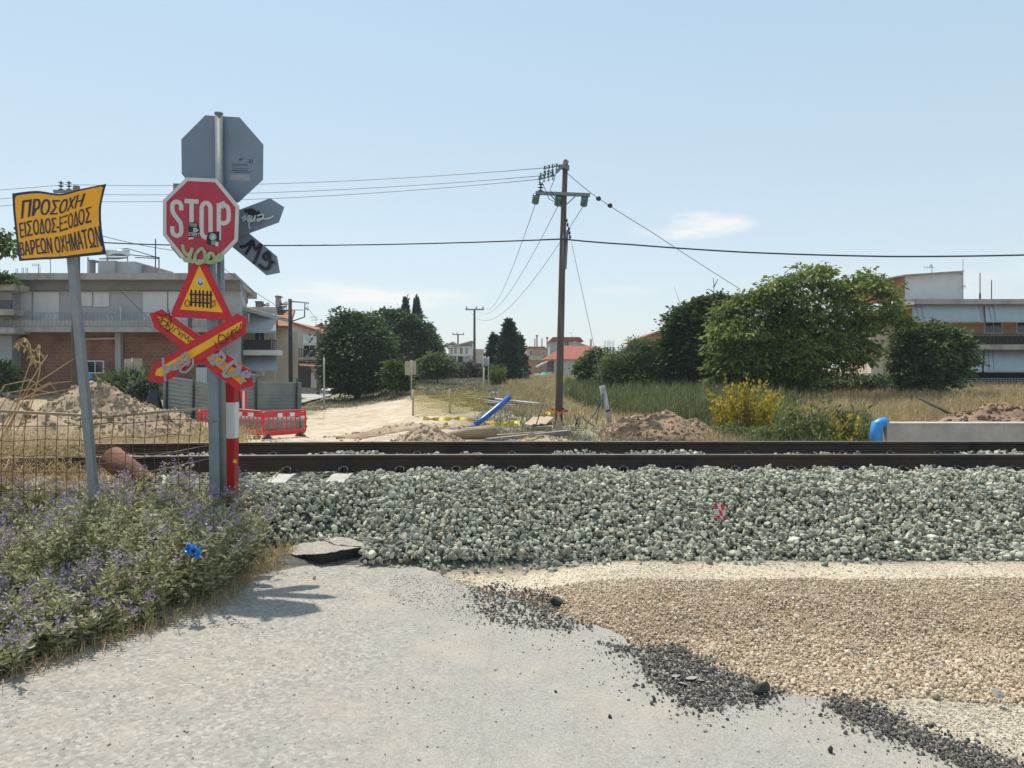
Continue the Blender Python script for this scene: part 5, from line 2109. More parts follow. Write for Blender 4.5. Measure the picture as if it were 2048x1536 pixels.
simple_pole(380, 470, 39, .12, .10, M['creosote'], "utility_pole", "thin wooden pole standing close behind the stop sign, left of the grey post", "utility pole")
simple_pole(636, 660, 62, .13, .11, M['creosote'], "utility_pole", "brown wooden pole in front of the house with the rusty canopy", "utility pole")
simple_pole(648, 715, 46, .06, .05, M['grey_post'], "street_post", "thin pale post at the edge of the side street beside the round bush", "post")
wire([P(440, 530, 38), P(545, 606, 40), P(580, 628, 40)], .012, M['cable'], "thin service wire running down right from the octagonal sign towards the slim dark pole", .1, 8)
wire([P(205, 472, 33), P(430, 508, 38)], .014, M['cable'], "upper service wire between the amber sign and the stop sign, above the roof", .15, 8)
wire([P(614, 612, 40), P(636, 640, 62)], .012, M['cable'], "short wire from the pole bracket to the brown pole", .1, 6)
wire([P(240, 580, 43.2), P(300, 640, 43)], .014, M['cable'], "dark slanting wire across the shuttered balcony of the brick house", 0, 4)


def notice(px0, py0, px1, py1, Y, posts, m, label, skew=0.0):
    root = thing("notice_board", label, "notice board", PG((px0 + px1) / 2, Y))
    mb = MB()
    q = [P(px0, py0 + 1, Y), P(px1, py0, Y + skew), P(px1, py1 - 1, Y + skew), P(px0, py1, Y)]
    mb.prism(q, (.0, .04, 0))
    mb.build("board", m, root)
    for px in posts:
        mb = MB()
        b = PG(px, Y - .05, -.2)
        mb.tube([b, P(px, py0 - 1, Y - .05)], .04, 7)
        mb.build("post", M['grey_post'], root)


notice(810, 721, 832, 750, 46, (823,), M['board_beige'], "beige notice board on one post at the edge of the grass, before the dark trees", .3)
notice(963, 714, 979, 732, 52, (967, 977), M['board_grey'], "grey notice board on two posts left of the dark conifers")
notice(248, 717, 284, 752, 40, (264,), M['board_beige'], "pale board on a thin post in front of the brick wall")
mb = MB()
mb.tube([PG(967, 40.5, -.2), P(968, 735, 40.5)], .045, 7)
mb.build("wooden_stake", M['wood_pale'], label="wooden stake beside the grey planks at the end of the netting", cat="stake")
mb = MB()
mb.pbox(172, 746, 181, 757, 36, .1)
mb.tube([P(176, 757, 36.05), P(177, 800, 36.05)], .03, 6)
mb.build("blue_marker", M['skyblue'], label="small light blue plate on a stick just right of the amber sign's post", cat="marker")

# ------------------------------------------------------------------ right foreground: concrete wall, blue pipe end, stick
YC = 17.5
mb = MB()
a, b = P(1774, 849, YC), P(2320, 849, YC)
zb = Gf(a.x, YC) - .2
mb.span(a.x, b.x, YC, YC + .42, zb, a.z)
mb.span(a.x + .003, b.x, YC - .025, YC + .445, a.z + .001, a.z + .035)
mb.build("concrete_wall", M['concrete'], label="low precast concrete wall beyond the track at the right edge", cat="wall")
mb = MB()
p0, p1, p2, p3 = P(1754, 905, YC + .1), P(1752, 868, YC + .1), P(1755, 850, YC + .1), P(1772, 843, YC + .15)
mb.tube([p0, p1, p2, p2.lerp(p3, .5), p3], [.13, .135, .14, .13, .11], 14)
mb.build("blue_pipe_bend", M['skyblue'], label="light blue plastic pipe bend standing at the left end of the concrete wall", cat="pipe")
mb = MB()
mb.tube([P(1840, 797, 27), P(1880, 817, 26), P(1916, 836, 25.3)], .05, 7)
mb.build("stick", M['darkpost'], label="dark pole end sticking up slanted from the dry grass left of the brown mound", cat="stick")

# dry stalks arching on the left
root = thing("dry_weed", "tall dead weed with long arching straw stalks behind the wire fence", "dead plant", PG(20, 15))
mb = MB()
g = np.random.default_rng(12)
for s in ([(20, 830), (45, 770), (62, 720), (60, 690), (48, 676), (32, 684)], [(10, 840), (60, 775), (110, 742), (150, 716)], [(0, 850), (50, 795), (100, 768), (145, 762)], [(30, 840), (70, 780), (100, 765), (118, 790)],
          [(-20, 820), (20, 785), (60, 778), (130, 790)], [(5, 830), (60, 765), (85, 725), (95, 710)], [(-10, 850), (30, 800), (75, 790), (140, 778)], [(40, 850), (66, 800), (80, 740), (78, 700)], [(-30, 800), (10, 770), (60, 760), (90, 775)]):
    Y0 = 15 + g.normal(0, .4)
    pts = [P(px, py, Y0 + .1 * i) for i, (px, py) in enumerate(s)]
    pts[0].z -= .3
    mb.tube(pts, [.014] + [.011] * (len(pts) - 2) + [.005], 5)
mb.build("stalk", M['straw_stem'], root)
pos, dr = [], []
for px, py in ((48, 678), (38, 684), (56, 690), (60, 700), (66, 712), (78, 704), (76, 690), (70, 720), (32, 688)):
    for k in range(8):
        pos.append(tuple(P(px + g.normal(0, 3), py + g.normal(0, 3), 15.2)))
        dr.append((g.normal(0, .5), g.normal(0, .5), -1))
V, F = leaves(np.array(pos), np.array(dr), g.uniform(.08, .16, len(pos)), .022, g)
np_obj("seed_pod", V, F, M['straw'], root, kind='stuff')


# ------------------------------------------------------------------ grasses


def grass(name, poly, n, h, w, m, label, cat, seed, lean=.35, dz=0.0, tuft=6, spread=.12, dens=None):
    g = np.random.default_rng(seed)
    q = scatter(poly, n, g)
    if dens is not None:
        q = q[g.random(len(q)) < dens(q[:, 0], q[:, 1])]
    hh = g.uniform(h[0], h[1], len(q)) * (.6 + .8 * fbm(q[:, 0] * .8, q[:, 1] * .8))
    q = np.repeat(q, tuft, 0) + g.normal(0, spread, (len(q) * tuft, 2))
    hh = np.repeat(hh, tuft) * g.uniform(.55, 1.15, len(q))
    wid = w * (.6 + q[:, 1] / 45)
    V, F = blades(on_ground(q, dz - .01), hh, wid, g, lean)
    return np_obj(name, V, F, m, kind='stuff', label=label, cat=cat)


W2 = lambda L: [(x(px, Y), Y) for px, Y in L]
NS = lambda X, Y: np.where(in_poly(X, Y, SAND), 0.02, 1.0)
grass("dry_grass", W2([(1000, 38), (1000, 90), (860, 100), (1110, 100), (1330, 60), (1330, 30), (1270, 24), (1180, 26), (1080, 30)]), 6500, (.18, .55), .009, M['grass_dry'], "tall dry straw coloured grass round the utility pole and below the red roofed house", "grass", 1)
grass("grey_grass", W2([(600, 42), (612, 50), (700, 62), (860, 98), (1010, 98), (1080, 45), (1180, 26), (1100, 19), (1000, 20), (940, 24), (960, 36), (850, 48)]), 9500, (.06, .26), .012, M['grass_grey'], "low grey green grass over the field in the middle distance", "grass", 2, .7, dens=NS)
grass("straw_grass", W2([(1560, 27), (1560, 44), (2200, 52), (2200, 20), (1800, 19), (1700, 21)]), 9000, (.22, .75), .009, M['grass_dry'], "tall pale dry grass on the slope in front of the right hand house", "grass", 3)
grass("straw_cover", [(-13.5, 13), (-13.5, 24), (-7.5, 23), (-6.2, 14), (-7.2, 12)], 3000, (.15, .6), .007, M['straw'], "matted dry straw on the mounds behind the wire fence", "straw", 4, .9, .25)
grass("reeds", W2([(1135, 44), (1130, 58), (1330, 54), (1460, 38), (1600, 34), (1560, 26), (1450, 24.8), (1330, 27.5), (1270, 31)]), 4200, (.5, 1.15), .017, M['reed'], "dense green reeds in the ditch between the earth mound and the trees", "reeds", 5, .3)
grass("ditch_weeds", W2([(1400, 25), (1460, 29), (1740, 28), (1745, 20), (1730, 16.5), (1560, 16), (1480, 18), (1430, 21.5)]), 2600, (.25, .62), .013, M['reed'], "green weeds filling the ditch below the yellow shrub", "weeds", 6, .45)
grass("track_weeds", W2([(1130, 17), (1130, 23), (1300, 22), (1500, 18), (1480, 15), (1200, 15)]), 700, (.05, .28), .009, M['grass_grey'], "sparse weeds on the earth beside the track", "weeds", 7, .8)
g = np.random.default_rng(88)
q = scatter([(-9.5, 7.0), (-4.2, 7.0), (-3.9, 7.7), (-4.5, 8.3), (-4.9, 8.7), (-5.2, 9.8), (-9.5, 10)], 15000, g)
fall = sstep(-4.1, -5.1, q[:, 0] - .35 * (q[:, 1] - 8))
pz = on_ground(q)
pz[:, 2] += g.random(len(q)) * (.06 + .30 * fall)
V, F = blades(pz, g.uniform(.06, .22, len(q)), .0032, g, 1.5)
np_obj("straw_trackside", V, F, M['straw'], kind='stuff', label="heap of dry straw spread over the bank and rails behind the wire fence", cat="straw")
grass("dry_grass_edge", W2([(1440, 22), (1500, 20), (1470, 19), (1420, 20.5)]), 300, (.3, .6), .009, M['grass_dry'], "small strip of dry grass between the earth mound and the yellow shrub", "grass", 9)

# ------------------------------------------------------------------ trees
M['bark'] = mat("bark", (.12, .095, .07), .95, .3, 8, bmp=.4)


def leafmat(name, cols, trans=.3):
    M[name] = isl_mat(name, cols, .65, nscale=1.1, namt=.42, trans=trans, spec=.3)


leafmat("walnut_leaf", [(0.081, 0.130, 0.023), (0.138, 0.198, 0.037), (0.207, 0.266, 0.060), (0.299, 0.350, 0.092)], .36)
leafmat("dark_leaf", [(0.046, 0.087, 0.031), (0.071, 0.127, 0.049), (0.108, 0.169, 0.066)], .28)
leafmat("round_leaf", [(0.055, 0.102, 0.038), (0.086, 0.141, 0.053), (0.129, 0.191, 0.075), (0.069, 0.120, 0.046)], .3)
leafmat("conifer_needle", [(0.035, 0.065, 0.043), (0.055, 0.090, 0.055), (0.080, 0.115, 0.070)], .18)
leafmat("cypress_needle", [(0.037, 0.065, 0.045), (0.056, 0.085, 0.057), (0.083, 0.107, 0.073)], .18)
leafmat("feather_leaf", [(0.089, 0.141, 0.046), (0.129, 0.184, 0.062), (0.172, 0.233, 0.086)], .35)
leafmat("olive_leaf", [(.07, .095, .055), (.10, .125, .075), (.13, .15, .10)], .25)
leafmat("bright_leaf", [(.08, .13, .028), (.115, .17, .04), (.15, .20, .06)], .35)
leafmat("weed_leaf", [(.09, .125, .04), (.14, .18, .06), (.20, .23, .085), (.30, .30, .10)], .35)
leafmat("mulberry_leaf", [(.046, .085, .022), (.075, .12, .036), (.11, .16, .052)], .3)
leafmat("yellow_leaf", [(.50, .36, .02), (.62, .47, .04), (.42, .34, .03), (.28, .26, .03)], .35)
leafmat("shrub_leaf", [(0.071, 0.116, 0.040), (0.106, 0.163, 0.057), (0.155, 0.212, 0.084)], .32)


def blob_leaves(blobs, nclump, per, leaf, seed, shell=.35, droop=-.1, spread=.17, aspect=.32):
    """foliage: flat drooping sprays of leaves spread through a set of ellipsoids, some reaching past the rim"""
    g = np.random.default_rng(seed)
    bl = np.array(blobs, float)
    nclump = int(nclump * .52)
    per = int(per * 1.7)
    wgt = (bl[:, 3] * bl[:, 4] * bl[:, 5]) ** .62
    k = g.choice(len(bl), nclump, p=wgt / wgt.sum())
    d = g.normal(size=(nclump, 3))
    d /= np.linalg.norm(d, axis=1)[:, None]
    r = (shell ** 3 + (1 - shell ** 3) * g.random(nclump)) ** (1 / 3)
    r = np.where(g.random(nclump) < .13, r * g.uniform(1.05, 1.32, nclump), r)
    cen = bl[k, :3] + d * r[:, None] * bl[k, 3:6]
    rad = np.clip(bl[k, 3:6].min(1) * spread * 1.15, leaf * .7, leaf * 2.2) * g.uniform(.5, 1.3, nclump) + leaf * .3
    off = g.normal(size=(nclump, per, 3)) * np.array([1, 1, .34])
    tilt = d[:, None, :2] * np.array([1.0, 1.0])
    off[:, :, 2] -= .45 * (off[:, :, :2] * tilt).sum(-1)
    pos = (cen[:, None, :] + off * rad[:, None, None]).reshape(-1, 3)
    o2 = off.copy()
    o2[:, :, 2] *= .4
    dr = (o2 * .7).reshape(-1, 3) + np.repeat(d, per, 0) * .55 + g.normal(0, .35, (nclump * per, 3)) + np.array([0, 0, droop - .15])
    L = g.uniform(.6, 1.3, len(pos)) * leaf
    return leaves(pos, dr, L, L * aspect, g, .3, .62)


def tree(name, label, cat, base, blobs, m, leaf, nclump, per=22, seed=1, trunk_r=.16, group=None, shell=.45, droop=-.1, spread=.2, aspect=.32, stems=1, limbs=True, crown="crown"):
    base = Vector(base)
    root = thing(name, label, cat, base, group)
    g = np.random.default_rng(seed + 500)
    bl = sorted(blobs, key=lambda b: -b[3] * b[4] * b[5])
    top = max(b[2] for b in blobs)
    mb = MB()
    mains = []
    for s in range(stems):
        o = Vector((g.normal(0, .15), g.normal(0, .15), 0)) * (0 if stems == 1 else 2.2)
        b0 = base + o - Vector((0, 0, .25))
        t = Vector((bl[s % len(bl)][0], bl[s % len(bl)][1], bl[s % len(bl)][2]))
        b1 = b0.lerp(t, .45) + Vector((g.normal(0, .12), g.normal(0, .12), 0))
        mb.tube([b0, b0.lerp(b1, .4), b1, t], [trunk_r * 1.25, trunk_r, trunk_r * .75, trunk_r * .3], 9)
        mains.append((b0, b1, t))
    if limbs:
        for i, b in enumerate(bl[:16]):
            c = Vector(b[:3])
            s = mains[i % stems]
            f = s[0].lerp(s[2], g.uniform(.35, .75))
            mid = f.lerp(c, .5) + Vector((g.normal(0, .15), g.normal(0, .15), g.uniform(0, .3)))
            mb.tube([f, mid, c], [trunk_r * .5, trunk_r * .33, trunk_r * .12], 7)
            for _ in range(3):
                e = c + Vector((g.normal(0, 1) * b[3], g.normal(0, 1) * b[4], abs(g.normal(0, 1)) * b[5])) * .65
                mb.tube([mid.lerp(c, .6), c.lerp(e, .6), e], [trunk_r * .2, trunk_r * .12, trunk_r * .04], 5)
    mb.build("trunk", M['bark'], root)
    V, F = blob_leaves(blobs, nclump, per, leaf, seed, shell, droop, spread, aspect)
    np_obj(crown, V, F, m, root)
    return root


def PB(px, py, rx, ry, Y, dy=0.0, depth=1.0):
    """ellipsoid of foliage seen at a pixel, radii in pixels"""
    c = P(px, py, Y + dy)
    k = (Y + dy) / FOC
    return (c.x, c.y, c.z, rx * k, rx * k * depth, ry * k)


def conifer(name, label, cat, px, py_top, halfw, Y, m, seed, n=700, per=16, leaf=.34, slim=False, group=None, py_bot=None):
    base = PG(px, Y)
    top = P(px, py_top, Y)
    R = halfw * Y / FOC
    H = top.z - base.z
    root = thing(name, label, cat, base, group)
    g = np.random.default_rng(seed)
    mb = MB()
    mb.tube([base - Vector((0, 0, .2)), base.lerp(top, .5), top], [.05 * H ** .7, .025 * H ** .7, .01], 8)
    mb.build("trunk", M['bark'], root)
    t = 1 - np.sqrt(g.random(n)) if not slim else g.random(n) ** 1.15
    t = np.clip(t, 0.0, .995)
    prof = (1 - t) ** .85 * (.8 + .25 * np.sin(t * 34 + seed)) if not slim else np.sin(np.pi * (.12 + .86 * t)) ** .8
    prof = np.maximum(prof, .03)
    az = g.uniform(0, 2 * np.pi, n)
    rr = R * prof * (.35 + .75 * g.random(n) ** .6)
    cen = np.stack([base.x + rr * np.cos(az), base.y + rr * np.sin(az), base.z + .04 * H + H * .96 * t + (.05 * R if not slim else 0)], -1)
    dirs = np.stack([np.cos(az), np.sin(az), np.full(n, .35 if not slim else 2.2)], -1)
    off = g.normal(size=(n, per, 3)) * (np.array([.10, .10, .06]) if not slim else np.array([.12, .12, .35])) * (R * .9 + .25)
    along = g.uniform(-1, .5, (n, per, 1)) * R * .28 * dirs[:, None, :] * prof[:, None, None]
    pos = (cen[:, None, :] + off + along).reshape(-1, 3)
    dr = np.repeat(dirs, per, 0) + g.normal(0, .45, (n * per, 3))
    L = g.uniform(.6, 1.3, n * per) * leaf
    V, F = leaves(pos, dr, L, L * .22, g, .3)
    np_obj("crown", V, F, m, root)


# round bush and the dark row on the left
tree("round_tree", "big dense dark green round tree beside the side street", "tree", PG(715, 55),
     [PB(715, 690, 66, 56, 55), PB(715, 735, 66, 46, 55), PB(690, 665, 40, 34, 55), PB(738, 668, 40, 38, 55), PB(668, 715, 26, 46, 55), PB(762, 725, 26, 44, 55), PB(712, 642, 28, 16, 55), PB(715, 765, 56, 18, 55)],
     M['round_leaf'], .26, 1500, 24, 1, .22, spread=.19)
tree("leafy_shrub", "light green shrub at the right foot of the big round tree", "shrub", PG(796, 50), [PB(794, 752, 20, 22, 50), PB(805, 765, 18, 12, 50), PB(785, 735, 12, 14, 50)], M['bright_leaf'], .22, 210, 20, 2, .06)
tree("pine_tree", "dark pine with a broad crown behind the round tree", "tree", PG(775, 72), [PB(772, 640, 30, 18, 72), PB(790, 670, 34, 30, 72), PB(760, 665, 26, 26, 72), PB(782, 715, 42, 36, 72), PB(800, 690, 28, 40, 72), PB(818, 652, 20, 20, 72), PB(842, 668, 20, 22, 73), PB(795, 634, 16, 12, 72), PB(826, 640, 12, 12, 73)], M['dark_leaf'], .34, 800, 20, 3, .22)
tree("dark_tree", "dark broad tree in the shaded row left of the beige notice board", "tree", PG(842, 80), [PB(832, 700, 26, 40, 80), PB(852, 690, 24, 34, 80), PB(862, 720, 24, 30, 80), PB(825, 735, 26, 24, 80)], M['dark_leaf'], .36, 520, 20, 4, .2)
conifer("cypress", "tallest slim cypress of the dark row, its tip bent", "tree", 833, 604, 9, 76, M['cypress_needle'], 11, 360, 16, .38, True)
conifer("cypress", "slim cypress just left of the tallest one in the dark row", "tree", 810, 606, 9, 78, M['cypress_needle'], 12, 340, 16, .38, True)
conifer("fir_tree", "pointed dark conifer at the right end of the dark row", "tree", 860, 652, 34, 82, M['conifer_needle'], 13, 620, 16, .4)
conifer("fir_tree", "small dark conifer between the cypresses and the pointed conifer", "tree", 842, 650, 20, 79, M['conifer_needle'], 14, 360, 16, .4)
tree("leafy_bush", "rounded mid green bush at the right end of the dark row", "bush", PG(876, 66), [PB(872, 728, 28, 20, 66), PB(890, 738, 18, 14, 66), PB(858, 738, 18, 14, 66)], M['feather_leaf'], .24, 380, 20, 5, .08)
for i, (px, py, rx, ry, lab) in enumerate(((915, 742, 16, 11, "greyish olive bush before the pale modern house"), (938, 738, 14, 14, "grey green bush behind the grey notice board"), (954, 742, 14, 12, "low bush at the foot of the distant utility pole"))):
    tree("olive_bush", lab, "bush", PG(px, 84 + i), [PB(px, py, rx, ry, 84 + i), PB(px + 5, py + 4, rx * .8, ry * .7, 84 + i)], M['olive_leaf'], .3, 150, 18, 20 + i, .07)
conifer("fir_tree", "tallest dark conifer right of the distant utility pole", "tree", 1018, 640, 30, 76, M['conifer_needle'], 15, 900, 16, .4)
conifer("fir_tree", "dark conifer on the left of the conifer group", "tree", 988, 668, 22, 78, M['conifer_needle'], 16, 560, 16, .4)
conifer("fir_tree", "dark conifer on the right of the conifer group", "tree", 1038, 672, 18, 79, M['conifer_needle'], 17, 480, 16, .4)


def tall_plants(name, label, px0, px1, Y, n, h, m, seed, cat="plants"):
    g = np.random.default_rng(seed)
    q = np.stack([g.uniform(x(px0, Y), x(px1, Y), n), g.uniform(Y - 1, Y + 1, n)], -1)
    p = on_ground(q)
    hh = g.uniform(h * .6, h, n)
    k = 14
    t = np.linspace(.1, 1, k)[None] * np.ones((n, 1))
    pos = np.stack([p[:, 0, None] + 0 * t, p[:, 1, None] + 0 * t, p[:, 2, None] + hh[:, None] * t], -1).reshape(-1, 3)
    d = g.normal(size=(n * k, 3)) + np.array([0, 0, .8])
    V, F = leaves(pos, d, g.uniform(.3, .6, n * k), .045, g)
    np_obj(name, V, F, m, kind='stuff', label=label, cat=cat)


tall_plants("maize_plants", "patch of tall bright green maize like plants left of the conifers' foot", 980, 1010, 64, 60, 1.6, M['bright_leaf'], 3)

# middle right
tree("sapling", "young leafy tree in front of the white wall of the red roofed house", "tree", PG(1185, 54), [PB(1185, 728, 26, 22, 54), PB(1195, 712, 18, 14, 54), PB(1172, 738, 20, 18, 54), PB(1205, 738, 18, 18, 54), PB(1190, 755, 30, 12, 54)], M['feather_leaf'], .24, 330, 20, 6, .07)
tree("feathery_bush", "broad mid green feathery bush before the far red roof", "bush", PG(1270, 47), [PB(1270, 735, 62, 40, 47), PB(1300, 715, 40, 36, 47), PB(1240, 740, 34, 32, 47), PB(1285, 700, 34, 22, 47), PB(1225, 752, 24, 22, 47), PB(1320, 735, 28, 44, 47)], M['feather_leaf'], .17, 1300, 24, 7, .09, spread=.2, aspect=.22, stems=3)
tree("mulberry_tree", "dark green tree on the left of the big walnut tree", "tree", PG(1390, 46),
     [PB(1390, 690, 52, 56, 46), PB(1395, 640, 42, 34, 46), PB(1365, 655, 32, 38, 46), PB(1420, 625, 34, 26, 46), PB(1350, 705, 28, 46, 46), PB(1390, 745, 48, 34, 46), PB(1440, 690, 34, 56, 46), PB(1450, 612, 26, 22, 46), PB(1405, 608, 18, 12, 46), PB(1372, 628, 16, 14, 46), PB(1345, 668, 14, 16, 46), PB(1435, 598, 12, 9, 46)],
     M['mulberry_leaf'], .26, 1250, 24, 8, .16, spread=.2)
gw = np.random.default_rng(77)
WAL = [PB(1590, 655, 66, 46, 39), PB(1515, 670, 56, 44, 39), PB(1675, 660, 54, 46, 39), PB(1560, 720, 58, 40, 38.6), PB(1640, 718, 52, 34, 38.6), PB(1480, 705, 46, 48, 39), PB(1500, 750, 50, 26, 38.8), PB(1575, 752, 44, 22, 38.8), PB(1445, 665, 28, 38, 39.5), PB(1448, 735, 24, 34, 39), PB(1708, 690, 34, 30, 39)]
for px, py, r in ((1462, 622, 20), (1492, 606, 20), (1522, 592, 16), (1545, 578, 20), (1575, 590, 24), (1598, 566, 18), (1612, 552, 12), (1636, 552, 18), (1652, 578, 20), (1686, 592, 20), (1706, 570, 18), (1730, 558, 19), (1750, 570, 18), (1768, 596, 17), (1786, 618, 16),
                  (1800, 634, 9), (1748, 630, 22), (1728, 650, 20), (1590, 541, 7), (1640, 536, 8), (1652, 541, 7), (1735, 546, 9), (1538, 612, 28), (1612, 610, 28), (1700, 618, 26), (1580, 660, 34), (1660, 690, 30), (1520, 700, 32), (1610, 700, 32), (1560, 640, 28), (1495, 655, 28), (1768, 660, 11), (1752, 690, 10), (1726, 718, 13), (1700, 742, 12)):
    WAL.append(PB(px, py, r * 1.15, r * .8, 39, gw.uniform(-1.6, .6)))
for k in range(40):
    t = k / 39
    ex = np.interp(t, [0, .1, .2, .3, .42, .55, .65, .78, .9, 1], [1432, 1445, 1480, 1530, 1590, 1640, 1690, 1745, 1795, 1800])
    ey = np.interp(t, [0, .1, .2, .3, .42, .55, .65, .78, .9, 1], [690, 630, 598, 575, 556, 542, 572, 552, 605, 640])
    r = gw.uniform(4, 11)
    WAL.append(PB(ex + gw.normal(0, 8), ey + gw.normal(0, 9), r, r * .8, 39, gw.uniform(-1, 1)))
for px in range(1445, 1600, 38):
    WAL.append(PB(px, 768 + gw.normal(0, 5), 30, 14, 39, gw.uniform(-.5, 1)))
tree("walnut_tree", "large spreading walnut tree with bright sunlit leaves in front of the right hand house", "tree", PG(1600, 39), WAL, M['walnut_leaf'], .25, 2500, 16, 9, .2, shell=.62, droop=-.45, spread=.24, aspect=.28, stems=3)
tree("laurel_tree", "dark rounded tree before the awnings of the right hand house", "tree", PG(1860, 40),
     [PB(1860, 700, 54, 40, 40), PB(1875, 672, 38, 22, 40), PB(1840, 735, 50, 34, 40), PB(1900, 690, 26, 26, 40), PB(1820, 700, 28, 36, 40), PB(1890, 735, 34, 22, 40), PB(1925, 715, 20, 12, 40), PB(1850, 765, 52, 14, 40)] + [PB(px, py, r, r * .7, 40) for px, py, r in ((1800, 672, 10), (1822, 660, 9), (1850, 652, 10), (1885, 650, 9), (1915, 668, 10), (1935, 692, 9), (1945, 722, 9), (1930, 745, 10), (1795, 730, 12), (1868, 645, 6), (1900, 658, 7))],
     M['shrub_leaf'], .21, 950, 22, 10, .13, spread=.2)
gw = np.random.default_rng(5)
tree("undergrowth_shrub", "dark shaded shrubs under the right side of the walnut tree", "shrub", PG(1690, 43), [PB(px, 768 + gw.normal(0, 4), 22 + gw.uniform(0, 10), 12 + gw.uniform(0, 5), 43, gw.uniform(-1, 1)) for px in range(1590, 1830, 24)], M['shrub_leaf'], .2, 420, 20, 51, .04, limbs=False)
mb = MB()
for s in ([(1425, 620), (1428, 580), (1427, 556)], [(1428, 585), (1418, 578), (1412, 580)], [(1427, 575), (1434, 562), (1436, 558)]):
    mb.tube([P(px, py, 45.5) for px, py in s], [.04] + [.02] * (len(s) - 1), 5)
mb.build("dead_branch", M['bark'], label="bare dead branch poking above the dark tree left of the walnut", cat="branch")

# yellow shrub


def yellow_shrub(name, label, spots, Y, seed, per=26, m='yellow_leaf'):
    g = np.random.default_rng(seed)
    px0 = sum(s[0] for s in spots) / len(spots)
    root = thing(name, label, "shrub", PG(px0, Y))
    mb = MB()
    pos, dr = [], []
    for px, pt in spots:
        Y2 = Y + g.normal(0, .35)
        b = PG(px0 + (px - px0) * (.6 if m == 'yellow_leaf' else .97), Y2)
        t = P(px, pt, Y2)
        mid = b.lerp(t, .5) + Vector((g.normal(0, .05), g.normal(0, .05), 0))
        mb.tube([b - Vector((0, 0, .05)), mid, t], [.012, .009, .004], 5)
        for k in range(per):
            f = g.uniform(.12, 1.0)
            p = (b.lerp(mid, f * 2) if f < .5 else mid.lerp(t, f * 2 - 1))
            pos.append(tuple(p + Vector((g.normal(0, .035), g.normal(0, .035), 0))))
            a = g.uniform(0, 6.28)
            dr.append((math.cos(a), math.sin(a), g.uniform(.2, 1.6)))
    mb.build("stem", M['stem'], root)
    V, F = leaves(np.array(pos), np.array(dr), g.uniform(.10, .20, len(pos)), .034, g)
    np_obj("foliage", V, F, M[m], root)


g = np.random.default_rng(8)
yellow_shrub("yellow_shrub", "tall shrub with upright stems of bright yellow leaves before the walnut tree", [(px + g.normal(0, 4), py + g.normal(0, 8)) for px in range(1424, 1560, 5) for py in ((790,) if abs(px - 1490) > 45 else (770,))] +
             [(px, 806 + g.normal(0, 14)) for px in range(1424, 1566, 6)] + [(px, 836 + g.normal(0, 8)) for px in range(1430, 1560, 9)] + [(1440, 772), (1452, 760), (1470, 775), (1490, 764), (1497, 772), (1515, 770), (1530, 778), (1545, 782)], 23.6, 5, 30)
yellow_shrub("yellow_shrub", "smaller yellow leaved plant in the ditch, right of the tall yellow shrub", [(px + g.normal(0, 4), 818 + g.normal(0, 14)) for px in range(1575, 1625, 9)], 22, 6, 22)
yellow_shrub("yellow_shrub", "low yellow leaved plant nearest the blue pipe bend", [(px + g.normal(0, 5), 838 + g.normal(0, 12)) for px in range(1660, 1725, 10)], 20, 7, 18)
yellow_shrub("green_weeds", "loose tall green weeds in the ditch between the yellow plants", [(px + g.normal(0, 4), 842 - 16 * math.sin((px - 1540) / 200 * 3.1) + g.normal(0, 13)) for px in range(1545, 1745, 4)], 20.5, 31, 34, m='weed_leaf')
yellow_shrub("green_weeds", "low green weeds at the foot of the tall yellow shrub", [(px + g.normal(0, 4), 856 + g.normal(0, 9)) for px in range(1440, 1570, 6)], 21, 32, 24, m='weed_leaf')

# plants on the left
tree("overhanging_tree", "leafy branch of a tree reaching in at the left edge above the house", "tree", (x(-150, 20), 20, Gf(x(-150, 20), 20)), [PB(-30, 478, 26, 20, 20), PB(-70, 465, 40, 34, 20), PB(8, 488, 11, 11, 20), PB(-140, 470, 60, 50, 20), PB(0, 465, 8, 7, 20), PB(14, 502, 7, 6, 20)], M['bright_leaf'], .15, 360, 16, 33, .12, droop=-.7)
tree("yucca_plant", "dark green spiky plant at the foot of the brick wall", "plant", PG(245, 40), [PB(235, 772, 24, 14, 40), PB(262, 775, 22, 14, 40), PB(285, 768, 14, 16, 40), PB(295, 760, 8, 8, 40)], M['shrub_leaf'], .5, 120, 16, 34, .05, aspect=.1, droop=.5)
tree("garden_bush", "green garden bush at the left edge beside the brick house", "bush", PG(8, 40), [PB(0, 750, 26, 20, 40), PB(15, 765, 20, 14, 40)], M['feather_leaf'], .22, 170, 18, 35, .05)
tree("garden_bush", "small reddish green bush beside the pale board on its post", "bush", PG(290, 38), [PB(292, 775, 14, 14, 38), PB(280, 785, 12, 10, 38)], M['olive_leaf'], .2, 100, 16, 36, .05)

# ------------------------------------------------------------------ buildings
M['plaster_grey'] = mat("grey_plaster", (.40, .40, .41), .9, .1, 1.2, c2=(.31, .31, .31), c2lo=.5)
M['band_dark'] = mat("dark_plaster_band", (.20, .195, .19), .9, .15, 1.5)
M['slab'] = mat("concrete_slab", (.36, .345, .325), .9, .15, 2.2, c2=(.22, .205, .19), c2lo=.5, stretch=(1, 1, .4))
M['shutter'] = mat("white_shutter", (.60, .61, .63), .7, .05, 3)
M['winframe'] = mat("window_frame", (.62, .62, .62), .6, .06, 5)
M['glass'] = mat("window_pane", (.03, .035, .04), .12, .2, 1.5, spec=.7)
M['brick'] = brick_mat("hollow_brick", (.30, .135, .085), (.23, .10, .066), (.26, .19, .15), 1.0, .33, .19)
M['cream'] = mat("cream_plaster", (.52, .46, .38), .9, .1, 1.0, c2=(.42, .36, .29), c2lo=.52)
M['white_wall'] = mat("white_plaster", (.62, .62, .61), .9, .07, 1.0, c2=(.5, .5, .49), c2lo=.55)
